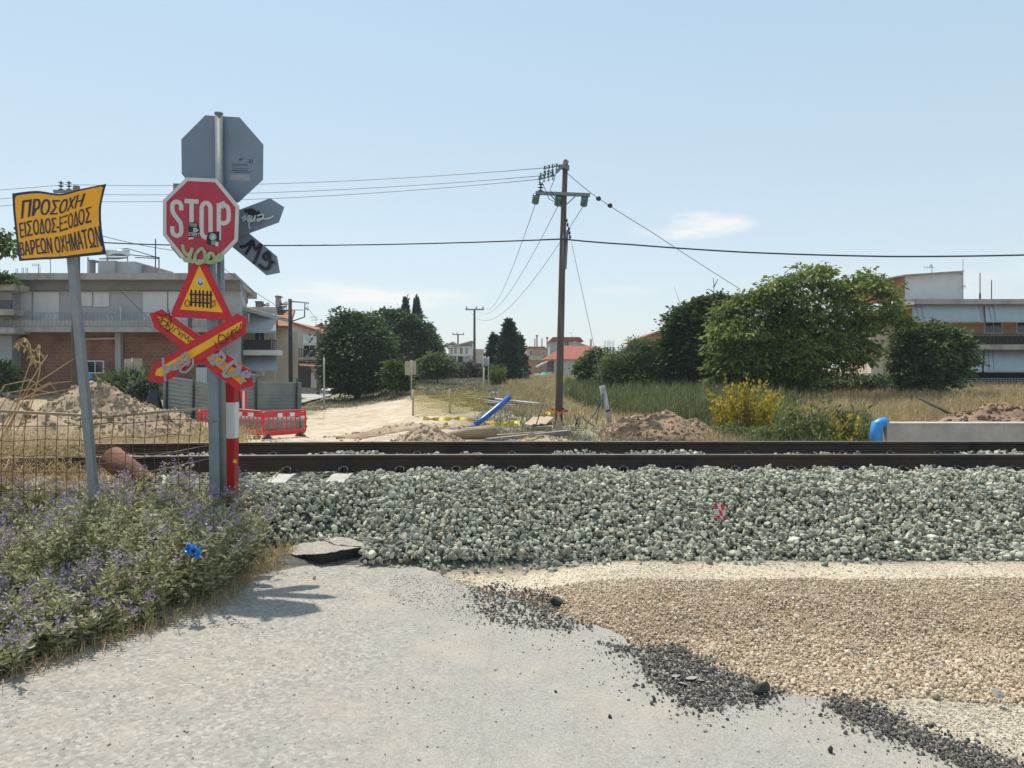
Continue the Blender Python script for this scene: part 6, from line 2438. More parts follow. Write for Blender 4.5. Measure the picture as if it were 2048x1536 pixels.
M['peach'] = mat("peach_plaster", (.56, .35, .23), .9, .08, 1.0, c2=(.47, .29, .19), c2lo=.55)
M['orange_brick'] = brick_mat("orange_brick", (.42, .17, .09), (.34, .14, .08), (.34, .2, .14), 1.0, .3, .12)
M['awning'] = mat("awning_cloth", (.34, .385, .41), .85, .07, 2, c2=(.30, .345, .37), c2lo=.55)
M['awning_cream'] = mat("pale_awning", (.58, .58, .55), .85, .08, 2)
M['tile'] = tile_mat("clay_tile", (.34, .135, .078))
M['tile_red'] = tile_mat("red_tile", (.33, .085, .055))
M['rail_dark'] = mat("dark_railing", (.05, .05, .055), .7, .2, 4)
M['rail_grey'] = mat("grey_railing", (.25, .26, .28), .7, .15, 4)
M['steel_shiny'] = mat("tank_steel", (.62, .63, .64), .25, .08, 3, metal=.7)
M['panel_dark'] = mat("collector_glass", (.03, .04, .07), .15, .2, 3, spec=.7)
M['rust_roof'] = mat("rusty_canopy", (.34, .14, .10), .85, .25, 2)
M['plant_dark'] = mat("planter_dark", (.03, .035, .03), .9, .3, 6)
M['asph_street'] = mat("street_concrete", (.42, .40, .37), .9, .1, .6, c2=(.34, .32, .29))


def house(name, label, px, Y, cat="house"):
    return thing(name, label, cat, PG(px, Y))


def part(h, name, m, fn, **kw):
    mb = MB()
    fn(mb)
    return mb.build(name, m, h, **kw)


def opening(h, x0, y0, x1, y1, Y, pane='glass', name="window"):
    """framed opening set proud of the wall at distance Y"""
    t = max(1.2, .07 * (x1 - x0))
    mb = MB()
    for r in ((x0, y0, x1, y0 + t), (x0, y1 - t, x1, y1)):
        mb.pbox(*r, Y - .05, .06)
    for r in ((x0, y0 + t, x0 + t, y1 - t), (x1 - t, y0 + t, x1, y1 - t), ((x0 + x1) / 2 - t / 3, y0 + t, (x0 + x1) / 2 + t / 3, y1 - t)):
        mb.pbox(*r, Y - .05, .06)
    f = mb.build(name, M['winframe'], h)
    mb = MB()
    mb.pbox(x0 + t, y0 + t, x1 - t, y1 - t, Y - .025, .03)
    mb.build("pane", M[pane], f)
    return f


def railing(h, x0, y0, x1, y1, Y, m, n, thick=.025, name="railing", Y2=None):
    mb = MB()
    Y2 = Y2 or Y
    mb.bar(P(x0, y0, Y), P(x1, y0, Y2), .05, .05)
    mb.bar(P(x0, y1, Y), P(x1, y1, Y2), .04, .04)
    for k in range(n + 1):
        f = k / n
        px, YY = x0 + (x1 - x0) * f, Y + (Y2 - Y) * f
        mb.bar(P(px, y0, YY), P(px, y1, YY), thick, thick, 0, Vector((0, 1, 0)))
    return mb.build(name, m, h)


def awn(h, x0, y0, x1, y1, Y, out, m, sx=0.0):
    """slanted awning: top edge on the wall, bottom edge 'out' metres nearer"""
    mb = MB()
    a, b = P(x0, y0, Y), P(x1, y0, Y)
    Y2 = Y - out
    c, d = P(x1 + sx, y1, Y2), P(x0 + sx, y1, Y2)
    q = [a, b, c, d]
    mb.hexa([p for p in q] + [p + Vector((0, .02, .03)) for p in q])
    mb.hexa([d, c, c - Vector((0, 0, .12)), d - Vector((0, 0, .12))] + [p + Vector((0, .02, 0)) for p in (d, c, c - Vector((0, 0, .12)), d - Vector((0, 0, .12)))])
    o = mb.build("awning", m, h)
    if x1 - x0 > 90:  # shadow of the folding arms, laid on the cloth as thin dark bars
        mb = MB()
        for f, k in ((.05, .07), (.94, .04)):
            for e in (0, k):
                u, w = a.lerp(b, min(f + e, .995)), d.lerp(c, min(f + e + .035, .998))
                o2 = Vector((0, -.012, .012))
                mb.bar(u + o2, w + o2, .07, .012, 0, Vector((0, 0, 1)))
        mb.build("awning_arm_shadow", M['rail_grey'], o)
    mb = MB()
    for f in (.12, .88):
        mb.tube([a.lerp(b, f) - Vector((0, .02, .9)), d.lerp(c, f)], .02, 5)
    mb.build("awning_arm", M['rail_grey'], o)


def gz(px, Y):
    return HY + (EYE - Gf(x(px, Y), Y) + .3) * FOC / Y


# --- brick house behind the signs
YA = 44.0
h = house("brick_house", "two storey house with bare brick ground floor and white shutters above, behind the signs", 250, YA)
part(h, "brick_wall", M['brick'], lambda m: m.vbox(29, 664, 452, gz(250, YA), YA, 9, 456))
part(h, "upper_wall", M['plaster_grey'], lambda m: m.vbox(27, 580, 482, 655, YA + .02, 9, 494))
part(h, "frieze", M['band_dark'], lambda m: m.vbox(27, 559.5, 480, 580, YA - .35, 9, 496))
part(h, "roof", M['slab'], lambda m: m.vbox(22, 546, 470, 559, YA - .9, 12, 514))
part(h, "balcony", M['slab'], lambda m: m.vbox(-2, 654, 486, 664, YA - 1.3, 1.32, 490))
for a, b in ((32, 63), (66, 118), (286, 334), (337, 382), (386, 430)):
    mb = MB()
    mb.pbox(a, 583, b, 653, YA - .05, .06)
    mb.build("shutter", M['shutter'], h)
opening(h, 159, 584, 184, 612, YA, 'shutter')
opening(h, 187, 584, 218, 613, YA, 'shutter')
railing(h, 0, 626, 486, 653, YA - 1.28, M['rail_grey'], 60, .02)
part(h, "balcony_panel", M['plaster_grey'], lambda m: m.pbox(0, 640, 486, 653, YA - 1.2, .03))
part(h, "pillar", M['plaster_grey'], lambda m: m.pbox(230, 664, 241, gz(250, YA), YA - .3, .3))
part(h, "pillar", M['plaster_grey'], lambda m: m.vbox(452, 664, 480, gz(460, YA), YA - .05, 8, 490))
opening(h, 172, 721, 208, 747, YA)
part(h, "drainpipe", M['winframe'], lambda m: (m.tube([P(240, 612, YA - .15), P(242, 625, YA - .15), P(242, 664, YA - .15), P(236, 672, YA - .15), P(228, 677, YA - .2), P(168, 678, YA - .2)], .05, 7), m.tube([P(225, 655, YA - 1.0), P(224, 632, YA - 1.0), P(217, 632, YA - 1.0), P(214, 655, YA - 1.0)], .03, 6)))
part(h, "dark_door", M['rail_dark'], lambda m: m.pbox(395, 730, 420, 790, YA - .03, .05))
part(h, "white_door", M['winframe'], lambda m: m.pbox(392, 735, 414, 782, YA - .08, .04))
part(h, "roof_hut", M['plaster_grey'], lambda m: (m.pbox(196, 521, 230, 547, YA + 2, 2), m.pbox(233, 523, 271, 547, YA + 2.2, 2)))
part(h, "roof_shed", M['slab'], lambda m: m.prism([P(271, 548, YA + 3), P(271, 534, YA + 3), P(290, 529, YA + 3), P(318, 536, YA + 3), P(318, 548, YA + 3)], (0, 2, 0)))
part(h, "chimney", M['band_dark'], lambda m: (m.pbox(178, 524, 184, 547, YA + 1, .4), m.pbox(176, 519, 186, 523, YA + .9, .6)))
part(h, "roof_frame", M['rail_dark'], lambda m: [m.bar(P(*a, YA + 3.4), P(*b, YA + 3.4), .05, .05) for a, b in (((255, 497), (318, 516)), ((210, 505), (318, 515)), ((318, 514), (318, 548)), ((311, 478), (311, 548)), ((176, 514), (176, 546)), ((213, 502), (255, 497)), ((270, 515), (318, 517)))])
for px, t in ((44, 535), (52, 535), (32, 537), (77, 533)):
    part(h, "rebar", M['rust'], lambda m: [m.tube([P(px + d, 547, YA + 1), P(px + d, t, YA + 1)], .015, 5) for d in (0, 3)])


def heater(label, px0, px1, py0, py1, pyb, Y):
    r = thing("solar_water_heater", label, "water heater", P((px0 + px1) / 2, pyb, Y))
    mb = MB()
    rr = (py1 - py0) / 2 * Y / FOC
    mb.tube([P(px0, (py0 + py1) / 2, Y), P(px1, (py0 + py1) / 2, Y)], rr, 14)
    mb.build("tank", M['steel_shiny'], r)
    mb = MB()
    a, b = P(px0 + 2, py1 + 1, Y - .1), P(px1 - 2, py1 + 1, Y - .1)
    dn = Vector((0, -1.0, -(pyb - py1) * Y / FOC * .85))
    q = [a, b, b + dn, a + dn]
    mb.hexa(q + [p + Vector((0, .06, -.05)) for p in q])
    mb.build("collector", M['panel_dark'], r)
    mb = MB()
    for px in (px0 + 2, px1 - 2):
        mb.bar(P(px, py1, Y + .1), P(px, pyb, Y + .3), .05, .05, 0, Vector((0, 1, 0)))
        mb.bar(P(px, py1, Y - .1), P(px, pyb, Y - .5), .05, .05, 0, Vector((0, 1, 0)))
    mb.build("stand", M['rail_grey'], r)


heater("shiny solar water heater tank on the flat roof of the brick house", 213, 257, 499, 513, 522, YA + 3)


def antenna(label, px, pyt, pyb, Y, arms=((0, 6),)):
    r = thing("antenna", label, "antenna", P(px, pyb, Y))
    mb = MB()
    mb.tube([P(px, pyb, Y), P(px, pyt, Y)], .025, 6)
    mb.build("mast", M['rail_grey'], r)
    mb = MB()
    for dy, w in arms:
        mb.tube([P(px - w, pyt + dy, Y), P(px + w * .3, pyt + dy, Y)], .018, 5)
        for k in range(4):
            c = P(px - w + k * w / 3, pyt + dy, Y)
            mb.tube([c - Vector((0, 0, .12)), c + Vector((0, 0, .12))], .01, 4)
    mb.build("aerial", M['rail_grey'], r)


antenna("thin aerial mast on the brick house roof, just left of the amber sign's post", 101, 516, 547, YA + 2)
antenna("aerial with a short crossbar near the left end of the brick house roof", 77, 528, 547, YA + 2, ((2, 12),))

# --- house at the left edge
h = house("left_house", "pale house with balconies cut off by the left edge of the picture", -60, 43)
part(h, "wall", M['plaster_grey'], lambda m: m.pbox(-260, 560, 24, gz(0, 43), 43.2, 8))
for y in (568, 618, 655):
    part(h, "balcony", M['slab'], lambda m: m.pbox(-260, y, 27 if y != 655 else 28, y + 12, 41.8, 1.4))
part(h, "window", M['glass'], lambda m: m.pbox(-40, 600, 22, 617, 43.1, .1))
part(h, "lower_awning", M['awning'], lambda m: m.pbox(-200, 672, 24, 735, 43.05, .1))
tree("balcony_plant", "yellow green plant spilling over the balcony at the left edge", "plant", P(10, 565, 41.9), [PB(5, 558, 20, 8, 41.9), PB(18, 560, 10, 5, 41.9)], M['bright_leaf'], .18, 90, 16, 37, .02, limbs=False)

# --- house with awnings
YB = 47.0
h = house("awning_house", "pale house with grey blue awnings on two floors, right of the sign posts", 520, YB)
part(h, "wall", M['cream'], lambda m: m.vbox(470, 614, 550, gz(520, YB), YB, 8, 557))
part(h, "roof", M['slab'], lambda m: m.prism([P(484, 612, YB - 1.4), P(556, 632, YB - .4), P(556, 640, YB - .4), P(484, 620, YB - 1.4)], (0, 2.2, 0)))
awn(h, 486, 624, 549, 662, YB - .1, 1.1, M['awning'], 3)
part(h, "balcony", M['white_wall'], lambda m: m.pbox(486, 700, 553, 710, YB - 1.2, 1.2))
railing(h, 488, 680, 552, 699, YB - 1.18, M['rail_dark'], 18, .05)
part(h, "balcony_screen", M['rail_dark'], lambda m: m.pbox(488, 681, 541, 699, YB - 1.12, .03))
opening(h, 508, 664, 530, 700, YB)
awn(h, 488, 713, 553, 738, YB - .1, 1.2, M['awning'], 2)
part(h, "air_conditioner", M['winframe'], lambda m: m.pbox(512, 740, 526, 752, YB - .4, .38))
# --- tile roofed house
YT = 50.0
h = house("tile_roof_house", "cream house with orange clay tile roof behind the slim dark pole", 560, YT)
part(h, "wall", M['cream'], lambda m: m.vbox(536, 652, 581, gz(560, YT), YT, 7, 586))
part(h, "roof", M['tile'], lambda m: m.hexa([P(512, 618, YT + 3), P(590, 619, YT + 3), P(579, 652, YT - .5), P(527, 650, YT - .5)] + [p - Vector((0, -.1, .15)) for p in (P(512, 618, YT + 3), P(590, 619, YT + 3), P(579, 652, YT - .5), P(527, 650, YT - .5))]))
for px0, px1, t, b in ((511, 521, 602, 628), (551, 557, 591, 622)):
    c = part(h, "chimney", M['slab'], lambda m: m.pbox(px0, t + 3, px1, b, YT + 2.6, .6))
    part(c, "chimney_cap", M['band_dark'], lambda m: m.pbox(px0 - 1.5, t, px1 + 1.5, t + 2.8, YT + 2.5, .8))
heater("left solar water heater on the orange tile roof", 521, 538, 605, 613, 622, YT + 3)
heater("right solar water heater on the orange tile roof, beside the thin chimney", 557, 575, 603, 611, 621, YT + 3)
# --- house with rusty canopy
YH = 66.0
h = house("canopy_house", "cream house with a rusty canopy and a white awning at the side street", 612, YH)
part(h, "wall", M['cream'], lambda m: (m.vbox(583, 664, 640, gz(610, YH), YH, 8, 643), m.prism([P(583, 664, YH), P(583, 646, YH), P(612, 656, YH), P(640, 664, YH)], (0, 8, 0))))
part(h, "roof", M['tile'], lambda m: m.hexa([P(583, 643, YH - .3), P(636, 660, YH - .3), P(642, 666, YH - .3), P(583, 648, YH - .3)] + [p + Vector((0, 9, 0)) for p in (P(583, 643, YH - .3), P(636, 660, YH - .3), P(642, 666, YH - .3), P(583, 648, YH - .3))]))
opening(h, 606, 686, 632, 716, YH)
opening(h, 585, 690, 596, 716, YH)
awn(h, 606, 669, 632, 688, YH - .1, .8, M['awning_cream'])
part(h, "balcony", M['slab'], lambda m: m.pbox(583, 714, 640, 720, YH - 1.2, 1.2))
railing(h, 584, 698, 638, 714, YH - 1.15, M['rail_dark'], 14, .05)
part(h, "canopy", M['rust_roof'], lambda m: m.hexa([P(594, 722, YH - .2), P(646, 726, YH - .2), P(650, 733, YH - 2.4), P(600, 730, YH - 2.4)] + [p + Vector((0, 0, -.1)) for p in (P(594, 722, YH - .2), P(646, 726, YH - .2), P(650, 733, YH - 2.4), P(600, 730, YH - 2.4))]))
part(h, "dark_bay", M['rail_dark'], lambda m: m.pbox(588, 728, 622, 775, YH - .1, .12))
part(h, "door", M['white_wall'], lambda m: m.pbox(622, 746, 634, 776, YH - .15, .12))
YR = 84
h = house("red_roof_house", "house with a red roof peeping over the canopy house, left of the round tree", 635, YR)
part(h, "wall", M['cream'], lambda m: m.pbox(604, 664, 690, gz(640, YR), YR, 8))
part(h, "roof", M['tile_red'], lambda m: (m.prism([P(602, 665, YR - .4), P(640, 647, YR - .4), P(694, 665, YR - .4)], (0, 9, 0))))
antenna("bare aerial on the red roof beside the round tree", 632, 634, 652, YR, ((0, 12), (6, 10)))
# --- side street and car
mb = MB()
pts = [(-15.2, 46.5), (-13.6, 48), (-13.6, 56), (-15.6, 66), (-17.0, 78), (-18.5, 100), (-25, 140), (-30, 140), (-24.5, 100), (-22.5, 80), (-20.5, 66), (-18.3, 55), (-17.3, 48)]
rows = [((-17.4, 46), (-13.3, 46)), ((-18.1, 52), (-13.6, 52)), ((-19.3, 60), (-14.3, 60)), ((-21, 70), (-15.6, 70)), ((-22.8, 80), (-17.0, 80)), ((-25, 95), (-18.3, 95)), ((-30, 130), (-22, 130))]
vs, fs = [], []
for (a, b) in rows:
    for k in range(5):
        f = k / 4
        X, Y = a[0] + (b[0] - a[0]) * f, a[1]
        vs.append((X, Y, Gf(X, Y) + .13))
for i in range(len(rows) - 1):
    for k in range(4):
        fs.append((i * 5 + k, i * 5 + k + 1, i * 5 + 6 + k, i * 5 + 5 + k))
mb.add(vs, fs, 0, True)
mb.build("street", M['asph_street'], keep=True, kind='structure')
mb = MB()
vs, fs = [], []
for (a, b) in rows:
    X, Y = a
    z = Gf(X, Y)
    vs += [(X - 1.6, Y, z + .28), (X, Y, z + .28), (X, Y, z - .1)]
for i in range(len(rows) - 1):
    for k in range(2):
        fs.append((i * 3 + k, i * 3 + k + 1, i * 3 + 4 + k, i * 3 + 3 + k))
mb.add(vs, fs)
mb.build("pavement", M['concrete'], keep=True, kind='structure')


def car(name, label, loc, yaw, body_m, L=4.1, Wd=1.72, Hh=1.46, cat="car"):
    root = thing(name, label, cat, loc)
    R = Matrix.Rotation(yaw, 3, 'Z')
    o = Vector(loc)
    T = lambda a, b, c: o + R @ Vector((a, b, c))
    prof = [(-L / 2, .30), (-L / 2, .78), (-L / 2 + .10, .90), (-L / 2 + .28, .95), (-L / 2 + .62, Hh - .04), (-L / 2 + 1.1, Hh), (L * .08, Hh - .02), (L * .26, .96), (L / 2 - .12, .80), (L / 2, .66), (L / 2, .30)]
    mb = MB()
    n = len(prof)
    rows_ = [(-Wd / 2, .0), (-Wd / 2 + .04, .0), (Wd / 2 - .04, 0), (Wd / 2, 0)]
    vs = []
    for yy, _ in rows_:
        for (a, b) in prof:
            ins = .16 * max(0, (b - .92)) / .5
            vs.append(T(a, yy * (1 - ins), b))
    fs = [tuple(range(n)), tuple(range(4 * n - 1, 3 * n - 1, -1))]
    for r in range(3):
        for i in range(n):
            fs.append((r * n + i, (r + 1) * n + i, (r + 1) * n + (i + 1) % n, r * n + (i + 1) % n))
    mb.add(vs, fs)
    body = mb.build("body", body_m, root)
    mb = MB()
    q = [T(-L / 2 + .27, -Wd / 2 * .82, .97), T(-L / 2 + .27, Wd / 2 * .82, .97), T(-L / 2 + .58, Wd / 2 * .74, Hh - .10), T(-L / 2 + .58, -Wd / 2 * .74, Hh - .10)]
    mb.hexa([p - (R @ Vector((.03, 0, -.02))) for p in q] + q)
    mb.build("rear_window", M['glass'], root)
    for s in (-1, 1):
        mb = MB()
        yy = s * (Wd / 2 * .93)
        q = [T(-L / 2 + .75, yy * .99, .98), T(L * .2, yy * .99, .98), T(L * .07, yy * .90, Hh - .10), T(-L / 2 + .95, yy * .90, Hh - .10)]
        mb.hexa([p + R @ Vector((0, s * .03, 0)) for p in q] + q)
        mb.build("side_window", M['glass'], root)
        mb = MB()
        mb.box(T(-L / 2 - .012, s * (Wd / 2 - .2), .74), (.03, .26, .2), R)
        mb.build("tail_light", M['red'], root)
        for a in (-L * .3, L * .31):
            mb = MB()
            ax = R @ Vector((0, 1, 0))
            mb.disc(T(a, s * (Wd / 2 - .08), .30), .30, ax, .19, 18)
            w = mb.build("wheel", M['rubber'], root)
            mb = MB()
            mb.disc(T(a, s * (Wd / 2 - .005), .30), .18, ax, .06, 14)
            mb.build("rim", M['galv'], w)
    mb = MB()
    mb.box(T(-L / 2 - .02, 0, .42), (.08, Wd - .06, .2), R)
    mb.build("bumper", M['rubber'], root)
    mb = MB()
    mb.box(T(-L / 2 - .014, 0, .66), (.02, .5, .11), R)
    mb.build("number_plate", M['white'], root)


M['car_brown'] = mat("car_paint_brown", (.17, .11, .085), .3, .08, 3, spec=.6)
M['car_white'] = mat("car_paint_white", (.55, .57, .58), .3, .05, 3, spec=.6)
pc = PG(650, 83)
car("parked_car", "brownish car seen from behind, parked on the side street beside the round tree", pc + Vector((0, 0, .13)), math.radians(97), M['car_brown'], 4.2, 1.75, 1.5)

# --- modern pale house in the distance
YM = 128.0
h = house("modern_house", "pale modern house with two mono pitch roofs in the far middle", 920, YM)
part(h, "wall", M['white_wall'], lambda m: (m.pbox(897, 690, 945, 712, YM, 9), m.pbox(897, 712, 943, gz(920, YM), YM + .6, 8)))
part(h, "roof", M['slab'], lambda m: m.prism([P(884, 691, YM - .6), P(906, 683, YM - .6), P(908, 685, YM - .6), P(886, 693, YM - .6)], (0, 10, 0)))
part(h, "roof", M['slab'], lambda m: m.prism([P(904, 692, YM - .62), P(944, 681, YM - .62), P(946, 683, YM - .62), P(906, 694, YM - .62)], (0, 10, 0)))
part(h, "gable", M['plaster_grey'], lambda m: m.prism([P(906, 691.5, YM), P(944, 683.5, YM), P(944, 691.5, YM)], (0, 8, 0)))
for a, b in ((900, 906), (908, 914), (919, 926), (930, 936)):
    opening(h, a, 694, b, 709, YM)
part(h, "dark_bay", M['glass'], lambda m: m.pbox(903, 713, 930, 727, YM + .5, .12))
for px in (897, 913, 927, 941):
    part(h, "pillar", M['white_wall'], lambda m: m.pbox(px, 712, px + 2.2, gz(920, YM), YM - .05, .3))
part(h, "annex", M['cream'], lambda m: m.pbox(944, 698, 966, gz(950, YM), YM + 2, 7))

# --- houses right of the conifers
YO = 140.0
h = house("orange_house", "orange and cream flat roofed house between the conifers and the utility pole", 1070, YO)
part(h, "wall", M['peach'], lambda m: m.pbox(1054, 695, 1098, gz(1070, YO), YO, 10))
part(h, "parapet", M['rust_roof'], lambda m: m.pbox(1053, 693, 1090, 696, YO - .3, 10.6))
opening(h, 1058, 700, 1066, 711, YO)
opening(h, 1084, 702, 1090, 711, YO)
part(h, "balcony", M['cream'], lambda m: m.pbox(1050, 712, 1086, 720, YO - 1.4, 1.4))
for px, t in ((1072.5, 670), (1093, 674)):
    c = part(h, "chimney", M['cream'], lambda m: m.pbox(px, t + 3, px + 3, 696, YO + 3, .5))
    part(c, "chimney_cap", M['band_dark'], lambda m: m.pbox(px - .8, t, px + 3.8, t + 2.8, YO + 2.9, .7))
for px in (1069, 1083):
    part(h, "rebar", M['rust'], lambda m: [m.tube([P(px + d, 694, YO + 2), P(px + d, 677, YO + 2)], .05, 5) for d in (0, 1.6)])
YG = 130.0
h = house("grey_house", "grey house with a low red roof, seen behind the lower part of the utility pole", 1140, YG)
part(h, "wall", M['plaster_grey'], lambda m: m.pbox(1100, 682, 1158, gz(1140, YG), YG, 9))
part(h, "roof", M['tile_red'], lambda m: m.prism([P(1098, 683, YG - .5), P(1106, 674, YG - .5), P(1160, 674, YG - .5), P(1168, 683, YG - .5)], (0, 10, 0)))
part(h, "stair_ramp", M['slab'], lambda m: m.prism([P(1140, 684, YG - 2), P(1150, 682, YG - 2), P(1178, 692, YG - 2), P(1176, 697, YG - 2), P(1140, 697, YG - 2)], (0, 1.8, 0)))
opening(h, 1112, 685, 1122, 696, YG)
opening(h, 1128, 679, 1138, 692, YG - .02)
part(h, "chimney", M['cream'], lambda m: m.pbox(1180, 678, 1184, 700, YG - 3, .6))
antenna("small aerial above the grey house, right of the utility pole", 1143, 666, 675, YG, ((0, 5),))
YW = 104.0
h = house("white_house", "white bungalow with a bright red hipped tile roof behind the utility pole", 1150, YW)
part(h, "wall", M['white_wall'], lambda m: m.pbox(1108, 715, 1222, gz(1150, YW), YW, 8))


def hip(m):
    a, b, c, d = P(1086, 719, YW - .9), P(1227, 717, YW - .9), P(1227, 717, YW - .9) + Vector((0, 9.6, 0)), P(1086, 719, YW - .9) + Vector((0, 9.6, 0))
    r0, r1 = P(1130, 691.5, YW + 3.8), P(1184, 691.5, YW + 3.8)
    m.add([a, b, c, d, r0, r1], [(0, 1, 5, 4), (1, 2, 5), (2, 3, 4, 5), (3, 0, 4), (3, 2, 1, 0)])


part(h, "roof", M['tile_red'], hip)
part(h, "porch_roof", M['awning_cream'], lambda m: m.hexa([P(1072, 733, YW - 2.5), P(1094, 721, YW - 1.0), P(1097, 723, YW - 1.0), P(1074, 735, YW - 2.5)] + [p + Vector((0, 4, 0)) for p in (P(1072, 733, YW - 2.5), P(1094, 721, YW - 1.0), P(1097, 723, YW - 1.0), P(1074, 735, YW - 2.5))]))
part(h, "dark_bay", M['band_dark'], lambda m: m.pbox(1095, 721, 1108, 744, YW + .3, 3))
opening(h, 1190, 722, 1202, 734, YW)
YU = 150.0
h = house("unfinished_building", "row of bare concrete columns with reinforcing rods on a far unfinished roof", 1218, YU, "building")
part(h, "floor_slab", M['slab'], lambda m: m.pbox(1204, 708, 1236, gz(1218, YU), YU, 8))
for px in (1208, 1214, 1219, 1225):
    c = part(h, "column", M['panel_dark'], lambda m: m.pbox(px, 694, px + 3.4, 708, YU + .1, .4))
    part(c, "rebar", M['rust'], lambda m: [m.tube([P(px + d, 694, YU + .3), P(px + d, 683 - d, YU + .3)], .035, 4) for d in (.4, 2.8)])
car("parked_car", "dark parked car half hidden in dry grass before the conifers", PG(1034, 77, .02), math.radians(75), M['dark_tarp'], 3.6, 1.6, 1.35)
root = thing("canopy_tent", "white pitched canopy beside the conifers, over the dark parked car", "canopy", PG(1036, 76))
mb = MB()
a, b, c = P(1022, 739, 75), P(1036, 732, 76), P(1048, 739, 75)
mb.hexa([a, b, c, P(1036, 740, 75)] + [p + Vector((0, 3, 0)) for p in (a, b, c, P(1036, 740, 75))])
mb.build("cover", M['awning_cream'], root)
for px in (1024, 1046):
    mb = MB()
    mb.tube([PG(px, 75.3), P(px, 738, 75.3)], .04, 6)
    mb.build("leg", M['grey_post'], root)
mb = MB()
M['teal'] = mat("teal_tarp", (.03, .30, .25), .7, .2, 2)
cT = PG(1085, 92)
mb.grid(lambda u, v: cT + Vector((-.85 + 1.6 * u, -.5 + v, (.62 + .12 * math.sin(9 * u + 3 * v)) * math.sin(math.pi * min(max(u * .9 + .05, 0), 1)) ** .35 * (.5 + .5 * math.sin(math.pi * v)))), 14, 8)
mb.build("tarp_heap", M['teal'], label="heap under a teal green tarpaulin beside the red roofed white house", cat="tarp")

# --- far red gable right of centre
YF = 92.0
h = house("gable_house", "house with a brownish red gable roof behind the feathery bush", 1310, YF)
part(h, "wall", M['cream'], lambda m: m.pbox(1274, 682, 1440, gz(1310, YF), YF, 8))
part(h, "roof", M['tile'], lambda m: m.prism([P(1264, 683, YF - .6), P(1316, 662, YF - .6), P(1360, 656, YF - .6), P(1450, 683, YF - .6)], (0, 9, 0)))
part(h, "roof_dish", M['galv'], lambda m: m.disc(P(1330, 655, YF + 2), .35, (0, -1, .5), .06, 14))

# --- right hand house
YE = 52.0
h = house("awning_house", "two storey house with long grey awnings and orange walls at the right edge", 1950, YE)
part(h, "wall", M['peach'], lambda m: m.vbox(1797, 608, 2330, gz(1950, YE), YE, 9, 1780))
part(h, "side_wing", M['cream'], lambda m: m.vbox(1742, 624, 1796, gz(1770, YE), YE + .6, 8, 1730))
part(h, "roof", M['slab'], lambda m: m.vbox(1792, 598, 2340, 608, YE - 1.6, 11, 1750))
part(h, "eave_plate", M['white_wall'], lambda m: m.pbox(1786, 603, 1829, 609, YE - 1.9, 1.6))


def penthouse(m):
    f = [P(1810, 598, YE + 1), P(1926, 598, YE + 1), P(1926, 543, YE + 1), P(1810, 551, YE + 1)]
    m.prism(f, (0, 4, 0))


part(h, "penthouse", M['white_wall'], penthouse)
part(h, "penthouse_brick", M['orange_brick'], lambda m: m.prism([P(1742, 606, YE + 3), P(1809.5, 598, YE + 1.02), P(1809.5, 551, YE + 1.02), P(1742, 562, YE + 3)], (0, 3, 0)))
part(h, "penthouse_roof", M['slab'], lambda m: m.prism([P(1740, 562, YE + 2.6), P(1809, 549, YE + .6), P(1928, 541, YE + .6), P(1928, 543.5, YE + .6), P(1809, 552, YE + .6), P(1740, 565, YE + 2.6)], (0, 5, 0)))
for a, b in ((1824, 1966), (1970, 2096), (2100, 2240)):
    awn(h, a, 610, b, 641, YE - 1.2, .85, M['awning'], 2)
for a, b in ((1812, 1866), (1968, 2006), (2032, 2075), (2120, 2160)):
    opening(h, a, 638, b, 668, YE)
part(h, "balcony", M['slab'], lambda m: m.pbox(1914, 689, 2330, 699, YE - 1.9, 1.9))
railing(h, 1916, 668, 2330, 689, YE - 1.85, M['rail_dark'], 46, .03)
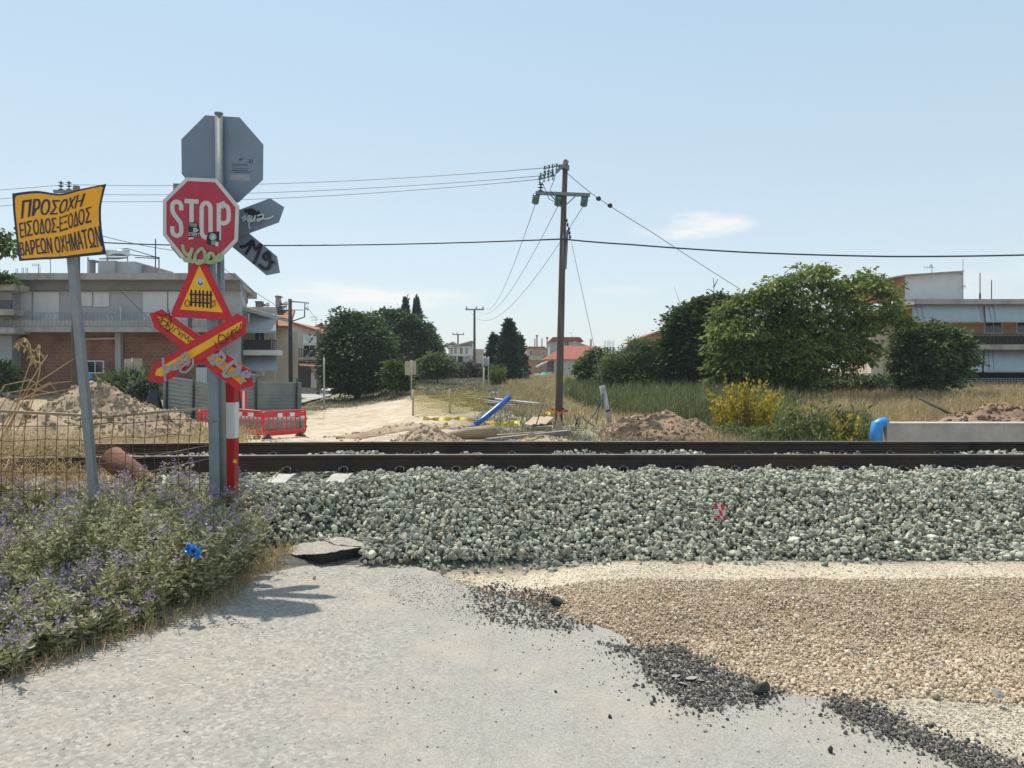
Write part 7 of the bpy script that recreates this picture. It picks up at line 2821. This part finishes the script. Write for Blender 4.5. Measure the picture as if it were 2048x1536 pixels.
part(h, "planter", M['plant_dark'], lambda m: m.pbox(1918, 672, 2330, 688, YE - 1.75, .3))
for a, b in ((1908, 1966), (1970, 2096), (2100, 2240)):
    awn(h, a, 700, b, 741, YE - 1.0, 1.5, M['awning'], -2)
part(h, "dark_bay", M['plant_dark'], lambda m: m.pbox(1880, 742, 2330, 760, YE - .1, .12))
part(h, "post", M['white_wall'], lambda m: m.pbox(1794, 624, 1798.5, 670, YE - .3, .3))
for px, t in ((1960, 546), (1983, 560)):
    part(h, "rebar", M['rust'], lambda m: [m.tube([P(px + d, 598, YE + 3), P(px + d * .6, t + abs(d) * 20, YE + 3)], .035 if d == 0 else .018, 5) for d in (0, 2, -2)])
antenna("aerial with a long boom on the penthouse roof at the right", 1864, 530, 546, YE + 2, ((5, 15), (1, 4)))
antenna("tall mast aerial at the corner of the penthouse roof", 1926, 518, 598, YE + .8, ((30, 4), (55, -5)))
f = thing("garden_fence", "pale rail fence under the walnut tree beside the right hand house", "fence", PG(1770, 46))
railing(f, 1726, 747, 1812, 772, 46, M['white_wall'], 5, .05)
part(f, "rails", M['white_wall'], lambda m: [m.bar(P(1726, y, 46), P(1812, y + 1, 46), .04, .05) for y in (752, 757, 762, 767)])
f = thing("picket_fence", "grey picket fence along the front of the right hand house", "fence", PG(2000, 49.5))
railing(f, 1918, 757, 2330, 786, 49.5, M['rail_grey'], 70, .05)

# ------------------------------------------------------------------ summer haze in the air
mh = bpy.data.materials.new("air")
mh.use_nodes = True
mh.node_tree.nodes.clear()
ho = mh.node_tree.nodes.new('ShaderNodeOutputMaterial')
hv = mh.node_tree.nodes.new('ShaderNodeVolumePrincipled')
hv.inputs['Color'].default_value = (.80, .90, 1.0, 1)
hv.inputs['Density'].default_value = 0.0004
hv.inputs['Anisotropy'].default_value = 0.2
mh.node_tree.links.new(hv.outputs[0], ho.inputs['Volume'])
mb = MB()
mb.span(-720, 720, -40, 920, -3.5, 16)
mb.build("haze", mh, keep=True, kind='stuff', label="thin bluish summer haze lying over the whole scene", cat="haze")
